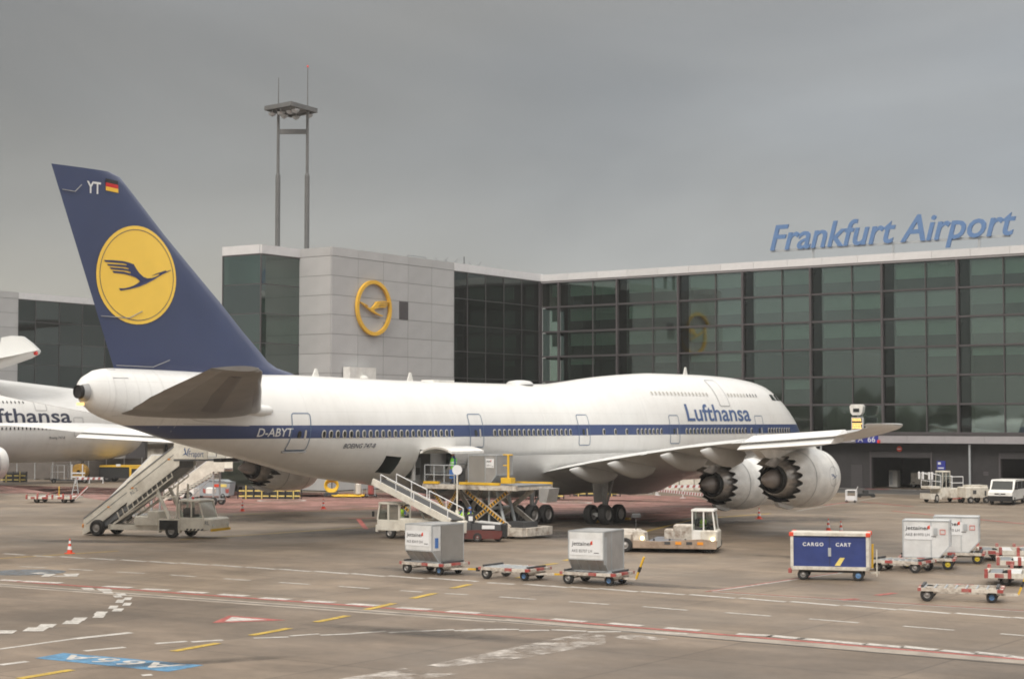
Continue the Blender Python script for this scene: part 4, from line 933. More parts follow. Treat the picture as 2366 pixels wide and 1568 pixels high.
def airliner(label, T, main=True):
    root = thing('airliner', label, 'airliner', (T[0], T[1], -.15), R(90 - YAW))
    mt = M['livery'] if main else M['livery2']
    fuselage(root, mt, main)
    # wing to body fairing
    mb = MB(); n = 20
    for s, k in ((24,.05),(26,.45),(29,.8),(33,1),(38,1),(42,.85),(45,.5),(47.5,.05)):
        for i in range(n):
            t = PI + PI*i/(n-1); mb.v.append(tuple(A_(s, (3.12+.42*k)*math.cos(t), 4.6 + (2.3+.55*k)*math.sin(t))))
    for a in range(7):
        for i in range(n-1): mb.f.append((a*n+i, a*n+i+1, (a+1)*n+i+1, (a+1)*n+i)); mb.m.append(0)
    mb.build('belly_fairing', M['fairing_grey'], root, 40)
    for sd_ in (1, -1):
        wg = lift(root, 'wing', WSEC, M['wing_grey'], sd_, (.14,.045), -.3)
        # pale aileron and flap panels on the trailing edge, slightly proud
        for (b0, b1, fr_, nm, mt_, dz) in ((3.6,11.6,.72,'inboard_flap','wing_pale',.02),(12.2,20.6,.74,'outboard_flap','wing_pale',.02),(21.2,28.9,.74,'aileron','wing_white',-.36)):
            bb = [b0, (b0+b1)/2, b1]; S2 = []
            for b in bb:
                v = [float(np.interp(b, [q[0] for q in WSEC], [q[k] for q in WSEC])) for k in (1,2,3,4)]; c = v[1]-v[0]
                S2.append((b, v[0]+c*fr_, v[1]+.25, v[2]+(v[3]-v[2])*fr_ + c*.018*(1-fr_)*3 + .0, v[3] + dz))
            lift(root, nm, S2, M[mt_], sd_, ((.12,.12) if nm != 'aileron' else (.3,.3)), 0)
        for b, L_ in ((6.4,5.6),(9.6,5.6),(14.6,5.4),(18.6,5.2),(23.5,2.8)):
            st = float(np.interp(b, [q[0] for q in WSEC], [q[2] for q in WSEC])); zt = float(np.interp(b, [q[0] for q in WSEC], [q[4] for q in WSEC]))
            if L_ > 3: canoe(root, st + 1.2, b, zt - .32, L_, .95, sd_)
        engine(root, 36.5, 20.8*sd_, 3.45, [(36.9,5.05),(38.2,5.75),(41.5,5.75),(44.5,5.35),(43.3,4.7),(41.5,4.45),(40.6,4.75),(38,5.0)], main and sd_ == 1)
        engine(root, 27.8, 11.7*sd_, 2.72, [(28.2,4.3),(30.0,4.9),(34.5,4.9),(37.5,4.6),(35.5,3.95),(33,3.7),(32,4.0),(29.5,4.3)])
        STB = [(1.0,62.6,72.6,7.15,7.1),(2.2,64.2,72.9,7.38,7.3),(5,66.95,74.25,7.92,7.85),(8,69.9,75.2,8.5,8.45),(10.6,72.4,75.9,9.0,8.98),(11.1,73.2,76.1,9.12,9.08)]
        lift(root, 'stabilizer', STB, M['stab_grey' if sd_ == 1 else 'wing_grey'], sd_, (.1,.085), 0)
        if sd_ == 1:
            def sub_(f0, f1, tk, nm, mt_, b0=2.4, b1=11.0, off=0):
                S2 = []
                for b in (b0, (b0+b1)/2, b1):
                    v = [float(np.interp(b, [q[0] for q in STB], [q[k] for q in STB])) for k in (1,2,3,4)]; cc_ = v[1]-v[0]; S2.append((b, v[0]+cc_*f0, v[0]+cc_*f1, v[2]+off, v[3]+off))
                lift(root, nm, S2, M[mt_], 1, (tk, tk), 0)
            sub_(-.012, .17, .36, 'leading_edge', 'wing_silver'); sub_(.70, 1.02, .14, 'elevator', 'stab_elevator', 2.6, 10.9, -.03)
            sub_(.30, .66, .28, 'torsion_box', 'stab_dark', 3.4, 10.2, -.02)
        truck(root, 36.3, 5.5*sd_, 4.4); truck(root, 39.4, 1.95*sd_, 3.0)
    ng = bpy.data.objects.new('nose_gear', None); col.objects.link(ng); ng.parent = root
    for y in (-.38, .38): gear_wheel(ng, 76.25-8.2, y, .62+.15, .62, .4)
    p = A_(8.2, 0, 0); MB().cyl((p.x,0,.77),(p.x,0,3),.14).cyl((p.x,-.4,.77),(p.x,.4,.77),.08).build('strut', M['gear_white'], ng, 40)
    fin(root, M['fin_blue'] if main else M['crane_navy'])
    # cabin doors (starboard), the upper deck door is the tall curved one
    ln = M['outline_blue'] if main else M['outline_grey']
    for s0, s1 in ((10.75,11.95),(23.3,24.5),(34.7,35.9),(46.2,47.45),(60.9,62.15)): cabin_door(root, s0, s1, 5.2, 7.12, mt, ln, shelf=s0 > 60)
    cabin_door(root, 15.35, 16.75, 7.9, 9.78, mt, M['outline_grey'], win=False)
    def row(s0, n, z, me, pitch=.508, me2=None):
        for i in range(n): place_window(root, s0 - pitch*i, z, me)
    if main:
        row(59.9, 22, 6.02, WM); row(45.05, 17, 6.02, WM)
        for s in (33.0, 31.6, 30.2): place_window(root, s, 6.02, WM)
        row(28.8, 7, 6.02, WM); row(22.3, 18, 6.02, WM); place_window(root, 12.7, 6.02, WM); row(9.8, 9, 6.02, WM, .48)
        row(25.6, 16, 8.72, WM3, .5); row(14.9, 6, 8.72, WM3, .5); row(11.9, 4, 8.72, WM2, .5)
        # cockpit panes
        for s0, s1 in ((6.9,7.7),(6.0,6.75),(5.2,5.85)):
            mb = MB(); q = [(s0,8.35),(s1,8.4),(s1-.05,8.85),(s0+.1,8.85)]; mb.add([skin(a, b, .02)[0] for a, b in q], [(0,1,2,3)]); mb.build('cockpit_window', M['car_glass'], root)
        text_obj('airline_lettering', 'Lufthansa', 1.72, M['lufthansa_blue'], root, lambda u, v, q: tuple(skin(22.0 - u, 6.78 + v, .02)[0]), bold=.016, width=9.4, cuts=.12)
        text_obj('registration', 'D-ABYT', .62, M['lettering'], root, lambda u, v, q: tuple(skin(64.35 - u, 5.93 + v*1.0, .02)[0]), bold=.012, width=2.25, cuts=.12)
        text_obj('type_lettering', 'BOEING 747-8', .36, M['navy_letter'], root, lambda u, v, q: tuple(skin(58.3 - u, 5.24 + v, .02)[0]), bold=.01, shear=.3, width=2.45, cuts=.12)
        # fin marks
        text_obj('fin_code', 'YT', .82, M['lettering'], root, lambda u, v, q: tuple(finskin(74.2 - u, 18.0 + v, .03)), bold=.02, width=.85)
        fl = None
        for i, c in enumerate((('flag_black',(.02,.02,.02)),('flag_red',(.55,.02,.02)),('flag_gold',(.85,.5,.05)))):
            mk(c[0], c[1], .5, var=0); mb = MB(); z1 = 18.82 - .2*i
            mb.add([finskin(73.05, z1, .03), finskin(72.25, z1 - .05, .03), finskin(72.25, z1 - .25, .03), finskin(73.05, z1 - .2, .03)], [(0,1,2,3)]); mb.build('flag_stripe', M[c[0]], root)
        ca, cb, rx, rz_ = 71.0, 14.12, 2.5, 2.5
        mb = MB(); P = [finskin(ca, cb, .03)]; rings = 6; n = 48
        for k in range(1, rings+1):
            for i in range(n): t = 2*PI*i/n; P.append(finskin(ca - rx*k/rings*math.cos(t), cb + rz_*k/rings*math.sin(t), .03))
        F = [(0, 1+i, 1+(i+1) % n) for i in range(n)] + [(1+k*n+i, 1+k*n+(i+1) % n, 1+(k+1)*n+(i+1) % n, 1+(k+1)*n+i) for k in range(rings-1) for i in range(n)]
        mb.add(P, F); dsc = mb.build('fin_disc', M['logo_yellow'], root, 60)
        mb = MB(); P = []
        for i in range(64):
            t = 2*PI*i/64; P += [finskin(ca - rx*.925*math.cos(t), cb + rz_*.925*math.sin(t), .045), finskin(ca - rx*.912*math.cos(t), cb + rz_*.912*math.sin(t), .045)]
        mb.add(P, [(2*k, 2*k+1, (2*k+3) % 128, (2*k+2) % 128) for k in range(64)]); mb.build('disc_ring', M['crane_navy'], dsc)
        mb = MB(); crane_mesh(mb, lambda x, y, d: tuple(finskin(ca - x*rx, cb + y*rz_, .05))); mb.build('disc_crane', M['crane_navy'], dsc)
        # rudder hinge fairings
        for z, L_ in ((18.0,1.25),(11.95,2.6),(9.52,3.4)):
            st = fin_te(z); a = finskin(st - .15, z, .05); b = finskin(st - L_*.7, z - .03, .05); c = finskin(st - L_, z + .35, .05)
            MB().tube([a, b, c], .022).build('hinge_fairing', M['outline_grey'], root)
        # stabilizer panel, antennas, apu, tail light
        for s, h in ((57.6,.42),(49.3,.5),(17.1,.55)):
            zt = FT(s); MB().prism([(s+.25,zt-.05),(s+.02,zt+h),(s-.1,zt+h),(s-.3,zt-.05)], -.04, .04, f=lambda u, v, a: tuple(A_(u, a, v))).build('antenna', M['white_paint'], root)
        mb = MB(); mb.lathe([(0,.9),(.12,.88),(.24,.7),(.3,.3),(.31,0)], tuple(A_(38.1, 0, FT(38.1)-.05)), 'z', 24); o = mb.build('antenna_dome', M['wing_grey'], root, 60); 
        MB().box(76.25-47.6,76.25-45.6,-.5,.5,FT(46.6)-.05,FT(46.6)+.1).build('antenna_plate', M['white_paint'], root)
        MB().lathe([(-.3,.33),(.3,.33),(.3,.3),(0,.0)], (0,0,0), 'x', 24).lathe([(-.22,.325),(-.2,0)], (0,0,0), 'x', 24).build('exhaust_outlet', M['soot'], root, 40).location = A_(74.3, .12, 8.17)
        MB().lathe([(.15,.5),(-.12,.36)], tuple(A_(74.3, .12, 8.17)), 'x', 24).build('exhaust_collar', M['outline_grey'], root, 40)
        MB().box(76.25-74.62,76.25-74.35,-.35,-.1,7.5,7.64).build('tail_light', M['amber_led'], root)
        # open rear cargo door, hold and bulk hatch
        a, b, c, d = CARGO; X0, X1 = 76.25-b, 76.25-a
        def cavity(a, b, c, d, deep):
            h = MB(); k = 8; X0, X1 = 76.25-b, 76.25-a
            for s, X in ((b, X0), (a, X1)):
                Q = [(X, -(hw(s, c + (d-c)*i/k) - .03), c + (d-c)*i/k) for i in range(k+1)]; h.add(Q + [(X, deep, d), (X, deep, c)], [tuple(range(k+3))])
            ya, yb = -(hw(b, c) - .05), -(hw(a, c) - .05); h.quad((X0,ya,c),(X1,yb,c),(X1,deep,c),(X0,deep,c))
            ya, yb = -(hw(b, d) - .05), -(hw(a, d) - .05); h.quad((X0,ya,d),(X1,yb,d),(X1,deep,d),(X0,deep,d)); h.quad((X0,deep,c),(X1,deep,c),(X1,deep,d),(X0,deep,d)); return h
        h = cavity(a, b, c - .12, d + .02, 1.0)
        ho = h.build('cargo_hold', M['inner_wall'], root); MB().bar((X0+.3,-2.2,c),(X1-.2,-1.4,c+.1),.08,.5).box(X0+.1,X0+.22,-2.6,-2.4,c,d).build('hold_netting', M['fairing_grey'], ho)
        m_ = MB(); P = []; k = 10
        for i in range(k+1):
            q = i/k; yy = -3.12 - 2.35*q; z_ = 4.98 + .42*math.sin(PI*(q*.78+.1)) - .13
            P.append((yy, z_))
        for o_ in (0,.13):
            pass
        prof = [(y, z) for y, z in P] + [(y, z - .14) for y, z in reversed(P)]
        m_.prism(prof, X0, X1, f=lambda u, v, aa: (aa, u, v)); cd = m_.build('cargo_door', M['white_paint'], root, 30)
        MB().prism([(y, z - .02) for y, z in P[1:-1]] + [(y, z - .12) for y, z in reversed(P[1:-1])], X0 - .03, X0 - .005, f=lambda u, v, aa: (aa, u, v)).build('door_end_frame', M['window_rim'], cd)
        a, b, c, d = HATCH; X0, X1 = 76.25-b, 76.25-a
        h = cavity(a, b, c - .08, d + .06, -.6)
        hb = h.build('bulk_hold', M['inner_wall'], root); MB().lathe([(0,.0),(.0,.09),(.05,.05),(.06,0)], (X1-.45,-1.1,d-.35), 'y', 10).build('lamp', M['amber_led'], hb)
        # hatches, drains and seams on the tail cone
        for (s0, s1, z0, z1, m_n) in ((72.0,72.9,8.85,9.3,'outline_grey'),(60.3,61.1,3.78,4.0,'soot')):
            mb = MB(); mb.add([skin(s0,z0,.015)[0], skin(s1,z0,.015)[0], skin(s1,z1,.015)[0], skin((s0+s1)/2,z1,.015)[0]], [(0,1,2,3)]); mb.build('service_hatch', M[m_n], root)
        mb = MB()
        for s in (72.9,72.3,71.6,70.9,70.1,69.3): strip(mb, [(s, FB(s) + .25 + (FT(s)-FB(s)-.5)*i/10) for i in range(11)], .02, .012)
        strip(mb, [(73.2 - .5*i, 6.98 - .0*i + .02*i) for i in range(6)], .03, .014); strip(mb, [(68.9,6.6),(67.0,6.55),(65.0,6.5)], .05, .014)
        strip(mb, [(69.2,7.05),(68.2,6.75),(66.5,6.6)], .06, .014)
        mb.build('panel_seams', M['fairing_grey'], root)
        MB().lathe([(-1.6,.05),(-1.2,.2),(-.3,.32),(.4,.28),(.75,.1),(.8,0)], tuple(A_(64.0, 2.25, 7.28)), 'x', 16).build('stabilizer_root_fairing', M['livery2'], root, 50)
        for (s, b) in ((36.3,5.0),(37.0,-5.0)): MB().prism([(s-.9,4.2),(s+.9,4.2),(s+.5,1.5),(s-.6,1.5)], b, b+.06, f=lambda u, v, a: tuple(A_(u, a, v))).build('gear_door', M['fairing_grey'], root)
    else:
        row(22.3, 18, 6.02, WM2); row(9.9, 11, 6.02, WM2, .5); row(25.6, 16, 8.72, WM2, .5); row(14.9, 6, 8.72, WM2, .5); row(11.9, 5, 8.72, WM2, .5); row(45, 17, 6.02, WM2); row(33, 12, 6.02, WM2)
        text_obj('airline_lettering', 'Lufthansa', 2.1, M['navy_letter'], root, lambda u, v, q: tuple(skin(24.9 - u, 6.62 + v, .02)[0]), bold=.012, width=12.6, cuts=.12)
        text_obj('type_lettering', 'Boeing 747-8', .42, M['navy_letter'], root, lambda u, v, q: tuple(skin(15.2 - u, 4.9 + v*.9, .02)[0]), width=2.0, cuts=.12)
    return root
main_plane = airliner('big white airliner with blue cheatline and yellow disc on its dark blue tail', (-22.35, 83.46), True)
second = airliner('second white airliner with large dark lettering, half hidden behind the nearer tail', (-87.9, 135.9), False)
# wing tip of a third aircraft parked off the left edge, nose towards us
tp = thing('parked_aircraft', 'curved upswept white wing tip with red light reaching in from the left edge', 'aircraft', (0,0,0))
def U(px, py, Y): d = G(px, py, H - 1) if py > 974 else None; k = Y; x = (px - 1183)/4000*k; return (x, k, H + (974 - py)/4000*k)
mb = MB(); YT = 88; st = [(-560,905,26,30),(-300,893,20,26),(-120,868,14,20),(-40,848,12,15),(20,832,11,12),(55,823,9,9),(78,815,5,6),(89,810,1.5,2)]
# each station: px, py of centre line, half thickness px, half chord (m)
n = 16
for px, py, th_, ch in st:
    c0 = Vector(U(px, py, YT)); ch = ch*.18
    for i in range(n):
        t = 2*PI*i/n; mb.v.append((c0.x, c0.y + ch*math.cos(t)*1.0, c0.z + th_*YT/4000*math.sin(t)*.55 + .0))
for a in range(len(st)-1):
    for i in range(n): mb.f.append((a*n+i, a*n+(i+1) % n, (a+1)*n+(i+1) % n, (a+1)*n+i)); mb.m.append(0)
mb.f.append(tuple(range(n))); mb.m.append(0); mb.f.append(tuple((len(st)-1)*n+i for i in range(n))); mb.m.append(0)
mb.build('wing', M['wing_pale'], tp, 60)
mb = MB(); q = [(3,790),(5,780),(28,776),(52,777),(72,792),(89,808),(90,813),(60,822),(20,832),(-10,838),(-4,812)]
mb.prism([(U(a, b, YT)[0], U(a, b, YT)[2]) for a, b in q], YT - .25, YT + .3, f=lambda u, v, a: (u, a, v)); mb.build('wing_tip', M['wing_pale'], tp)
MB().lathe([(-.12,0),(-.08,.1),(.08,.1),(.12,0)], U(82,816,YT-.35), 'x', 10).build('navigation_light', M['red_lens'], tp, 60)
MB().lathe([(0,.1),(1,1.6),(4,2.9),(30,2.95),(40,1.2),(44,.2)], (U(-560,900,YT)[0]-4, YT-14, 5.2), 'y', 32).build('fuselage', M['livery2'], tp, 50)
MB().cyl((U(-560,900,YT)[0]-4, YT+2, .5), (U(-560,900,YT)[0]-4, YT+2, 3.5), .3).build('main_gear', M['gear_white'], tp, 50)
# ================================================================== ground equipment
def wheel(parent, x, y, r=.3, wd=.2, rim='rim_grey', z=None):
    z = r if z is None else z; mb = MB()
    mb.lathe([(-wd/2,r*.5),(-wd/2,r*.86),(-wd*.3,r),(wd*.3,r),(wd/2,r*.86),(wd/2,r*.5)], (x,y,z), 'y', 20)
    w_ = mb.build('wheel', M['rubber'], parent, 40); mb = MB()
    for s in (-1,1): mb.lathe([(s*(wd/2-.02),r*.55),(s*(wd/2-.05),r*.42),(s*(wd/2-.02),r*.2),(s*wd/2,.01)], (x,y,z), 'y', 16)
    mb.build('rim', M[rim], w_, 40); return w_
def place(px, py, lx, ly, ang):
    """root position so that local (lx,ly) stands on the photo's ground point"""
    g = G(px, py); c, s = math.cos(ang), math.sin(ang); return (g.x - lx*c + ly*s, g.y - lx*s - ly*c, 0)
def ang(px1, py1, px2, py2): d = G(px2, py2) - G(px1, py1); return math.atan2(d.y, d.x)
def window_panes(mb, quads):
    for q in quads: mb.add(q, [tuple(range(len(q)))])
def cab(root, x0, x1, y0, y1, z0, zs, z1, mt='cream_paint', rake=.25, rear=0, post=.07, name='cab'):
    """open framed cab: lower body, posts, roof, glass panes; front at +x"""
    m = M[mt]; c = MB(); c.cbox(x0, x1, y0, y1, z0, zs, .05)
    def post_(xb, xt, y): c.bar((xb, y, zs-.02), (xt, y, z1-.03), post, post)
    for y in (y0+post/2, y1-post/2): post_(x1-post/2, x1-rake-post/2, y); post_(x0+post/2+rear*0, x0+post/2+rear, y); post_((x0+x1)/2, (x0+x1)/2, y)
    c.cbox(x0+rear-.03, x1-rake+.06, y0-.03, y1+.03, z1-.08, z1+.03, .04); o = c.build(name, m, root)
    g = MB(); e = post*.6
    for y in (y0+e/2, y1-e/2):
        g.quad((x0+post,y,zs),((x0+x1)/2-post/2,y,zs),((x0+x1)/2-post/2,y,z1-.09),(x0+post+rear,y,z1-.09)); g.quad(((x0+x1)/2+post/2,y,zs),(x1-post,y,zs),(x1-rake-post,y,z1-.09),((x0+x1)/2+post/2,y,z1-.09))
    g.quad((x1-.03,y0+post,zs),(x1-.03,y1-post,zs),(x1-rake-.03,y1-post,z1-.09),(x1-rake-.03,y0+post,z1-.09)); g.quad((x0+.03,y0+post,zs),(x0+.03,y1-post,zs),(x0+rear+.03,y1-post,z1-.09),(x0+rear+.03,y0+post,z1-.09))
    g.build('cab_glass', M['glass_cab'], root)
    MB().box(x0+.15,x0+.5,y0+.2,y1-.2,zs-.1,zs+.12).box(x0+.12,x0+.24,y0+.25,y1-.25,zs,zs+.5).build('seat', M['dark_cloth'], root)
    MB().lathe([(-.02,.17),(.02,.19),(.02,.15)], (x1-.5,(y0+y1)/2+.1,zs+.18), 'x', 14).bar((x1-.5,(y0+y1)/2+.1,zs+.18),(x1-.3,(y0+y1)/2+.1,zs-.1),.05).build('steering_wheel', M['black'], root)
    return o
# ---- passenger stairs truck
def stairs_truck(label, loc, rz, group=None, detail=True):
    t = thing('passenger_stairs', label, 'stairs truck', loc, rz, group)
    for sx in (0, 5.0):
        for sy in (-1, 1): wheel(t, sx, sy*.98, .47 if sx == 0 else .42, .3)
    W_ = M['cream_paint']
    MB().box(.65,5.4,-.8,-.55,.38,.68).box(.65,5.4,.55,.8,.38,.68).box(.6,.75,-.8,.8,.4,.66).box(2.5,2.7,-.6,.6,.42,.64).cyl((0,-.9,.47),(0,.9,.47),.08).cyl((5,-.9,.42),(5,.9,.42),.08).build('chassis', W_, t)
    MB().cbox(2.45,4.0,-1.0,.1,.68,1.2,.06).cbox(3.35,4.05,-1.02,.2,.69,1.5,.05).build('engine_cover', W_, t)
    MB().box(4.2,5.45,-1.12,-1.06,.45,1.02).box(4.2,5.45,-1.12,-.8,1.02,1.08).box(5.45,5.5,-1.12,-.8,.3,1.08).box(4.15,4.2,-1.12,-.8,.3,1.08).build('wheel_housing', W_, t)
    MB().box(4.22,5.43,-1.13,-1.125,.46,1.0).build('wheel_housing_panel', M['black'], t)
    slope = .69
    def flight(name, x0, x1, z0, y, th_, zlow):
        for s in (-1, 1):
            MB().prism([(x0,z0),(x1,z0+slope*(x1-x0)),(x1,z0+slope*(x1-x0)-th_),(x0+zlow,z0-th_+slope*zlow),(x0+.02,z0-th_*.9)], s*y-.03, s*y+.03).build(name, W_, t)
            MB().bar((x0,s*(y+.035),z0+.02),(x1,s*(y+.035),z0+slope*(x1-x0)+.02),.06,.06).build('handrail', M['grey_paint'], t)
            MB().bar((x0+.2,s*(y+.04),z0-.3),(x1-.1,s*(y+.04),z0-.3+slope*(x1-x0-.3)),.02,.025).build('rail_line', M['grey_paint'], t)
    flight('lower_side_panel', -1.05, 2.3, .95, .80, 1.0, .5)
    flight('upper_side_panel', 1.9, 5.35, 3.0, .88, 1.3, .0)
    MB().prism([(-1.0,.35),(5.3,.35+slope*6.3-.35),(5.3,.35+slope*6.3-.75),(.2,.4)], -.7, .7).build('stair_underside', M['grey_paint'], t)
    mb = MB()
    for i in range(24): x = -.9 + i*.26; mb.box(x, x+.3, -.74, .74, .3+slope*(x+1), .36+slope*(x+1))
    mb.build('treads', M['alu'], t)
    # open ladder frame along the lower edge of the upper flight
    mb = MB()
    for s in (-.86,.86):
        x0, x1 = 1.4, 4.9
        za = lambda x: 1.02 + slope*(x-1.4)
        mb.bar((x0,s,za(x0)),(x1,s,za(x1)),.06,.06)
        for i in range(12): x = x0 + (x1-x0)*i/11; mb.bar((x,s,za(x)),(x-.15,s,za(x)+.36),.05,.05)
    mb.build('ladder_frame', W_, t)
    MB().cyl((4.7,-.7,.9),(3.75,-.7,2.75),.1).cyl((4.7,.7,.9),(3.75,.7,2.75),.1).cyl((5.0,-.55,.7),(5.05,-.55,3.0),.06).cyl((5.0,.55,.7),(5.05,.55,3.0),.06).bar((.9,-.7,.7),(3.9,-.7,2.5),.09,.09).bar((.9,.7,.7),(3.9,.7,2.5),.09,.09).bar((3.75,-.7,2.3),(5.0,-.6,2.3),.1,.1).build('lift_struts', W_, t, 40)
    # top platform with side walls
    MB().box(5.0,7.6,-.95,.95,4.35,4.47).build('platform', M['grey_paint'], t)
    for s in (-1,1):
        MB().box(5.05,7.25,s*.98-.03,s*.98+.03,4.45,5.75).build('platform_wall', W_, t); MB().tube([(7.25,s*.98,4.6),(7.8,s*.98,4.6),(7.8,s*.98,5.5),(7.25,s*.98,5.5)], .03).build('platform_rail', M['galv'], t)
    MB().box(7.6,8.1,-.95,.95,4.3,4.5).build('bumper', M['black'], t)
    # cab
    cab(t, 5.45, 7.05, -1.05, .5, .45, 1.18, 2.15, 'cream_paint', .3)
    MB().cbox(7.0,7.5,-1.05,1.05,.5,1.15,.08).box(5.5,7.1,.5,1.05,.5,1.15).build('bonnet', W_, t)
    MB().box(7.5,7.56,-1.05,1.05,.42,.56).build('bumper_bar', M['yellow'], t)
    for i in range(6): pass
    for s in (-.8,.8): MB().cyl((7.5,s,.75),(7.56,s,.75),.09).build('headlight', M['lamp_white'], t)
    MB().cyl((-1.12,-.75,.55),(-1.06,-.75,.55),.13).build('tail_light', M['amber_lens'], t)
    for x in (.6,2.2,4.6): MB().box(x,x+.16,-.93,-.92,1.22+slope*x,1.3+slope*x).build('reflector', M['amber_lens'], t)
    MB().box(-1.15,-.95,-.8,.8,.05,.35).build('foot_step', W_, t)
    MB().cyl((5.9,-.3,2.17),(5.9,-.3,2.3),.07).build('beacon', M['red_lens'], t)
    if detail:
        text_obj('lettering', 'Fraport', .62, M['lufthansa_blue'], t, lambda u, v, q: (6.05 + u, -1.02, 4.58 + v*.8), bold=.0, width=.95)
        MB().prism([(5.62,4.65),(5.8,4.8),(5.72,5.0),(5.78,5.12),(5.86,4.82),(6.0,4.6),(5.82,4.72)], -1.02, -1.012).prism([(5.98,4.65),(5.93,4.8),(5.98,5.0),(6.12,5.1),(6.02,4.95),(6.0,4.8)], -1.02, -1.012).build('logo', M['lufthansa_blue'], t)
        text_obj('fleet_number', 'RL 2', .3, M['grey_paint'], t, lambda u, v, q: (2.2 + u*math.cos(.6) - v*math.sin(.6), -.915, 2.35 + u*math.sin(.6) + v*math.cos(.6)), bold=.01)
        text_obj('front_lettering', 'RL', .3, M['grey_paint'], t, lambda u, v, q: (7.12 + u*.9, -1.06, .8 + v), bold=.01)
        mb = MB()
        for i in range(5): mb.prism([(5.9+i*.24,.46),(6.02+i*.24,.46),(6.1+i*.24,.56),(5.98+i*.24,.56)], -1.066, -1.06)
        mb.build('warning_stripes', M['black'], t)
    return t
a1 = R(-21); st1 = stairs_truck('cream passenger stairs truck in front, raised to the tail of the airliner', place(225, 1237.5, 0, -.98, a1), a1)
def towed_steps(label, px, k, ztop, rz, L_):
    """plain pale steps on wheels; root under the top end, steps fall away towards -x"""
    t = thing('towed_steps', label, 'steps', ((px-1183)/4000*k, k, 0), rz, 'pale towed steps behind the stairs truck')
    sl = (ztop - .5)/L_
    for s in (-.8,.8): MB().prism([(-L_,.9),(0,ztop+.9),(.9,ztop+.9),(.9,ztop-.25),(0,ztop-.25),(-L_,.25)], s-.03, s+.03).build('side_panel', M['cream_paint'], t); MB().bar((-L_,s,.95),(0,s,ztop+.95),.06).bar((0,s,ztop+.95),(.9,s,ztop+.95),.06).build('handrail', M['lettering'], t)
    mb = MB(); n_ = int(L_/.28)
    for i in range(n_): mb.box(-L_+i*.28,-L_+i*.28+.3,-.75,.75,.4+sl*i*.28,.45+sl*i*.28)
    mb.build('treads', M['alu'], t); MB().box(0,.9,-.78,.78,ztop-.1,ztop).build('landing', M['alu'], t)
    MB().bar((-.1,-.6,.4),(-.1,-.6,ztop-.2),.1).bar((-.1,.6,.4),(-.1,.6,ztop-.2),.1).bar((-L_+1,-.6,.45),(.3,-.6,.45),.12).bar((-L_+1,.6,.45),(.3,.6,.45),.12).bar((-2.2,-.6,.45),(-.1,-.6,ztop-.6),.08).build('support_frame', M['galv'], t)
    for x in (-L_+1.2,0):
        for s in (-.75,.75): wheel(t, x, s, .32, .2)
    return t
towed_steps('pale towed steps left behind the stairs truck, top end level with its side panel', 366, 114, 3.45, R(-15), 3.7)
towed_steps('pale towed steps right behind the stairs truck, beside the far engine nozzle', 505, 137, 2.9, R(-15), 4.3)
# ---- traffic cones
def cone(label, px, py):
    g = G(px, py); t = thing('traffic_cone', label, 'cone', g, random.random(), 'red and white traffic cones')
    MB().cbox(-.2,.2,-.2,.2,0,.04,.02).build('base', M['orange_red'], t)
    MB().lathe([(.04,.14),(.75,.02),(.752,0)], ax='z', n=18).build('body', M['orange_red'], t, 40)
    [MB().lathe([(z0,.152-.169*z0),(z1,.152-.169*z1)], ax='z', n=18).build('sleeve', M['lettering'], t, 40) for z0, z1 in ((.2,.37),(.5,.64))]
for lab, px, py in (('traffic cone nearest the camera, alone on the left apron',161,1278),('traffic cone behind the stairs truck cab',560,1180),('traffic cone under the rear fuselage right of the white circle',747,1175),('traffic cone below the outboard engine',1754,1198),('left of the two traffic cones behind the blue cargo cart',1914,1226),('right of the two traffic cones behind the blue cargo cart',1943,1232)): cone(lab, px, py)
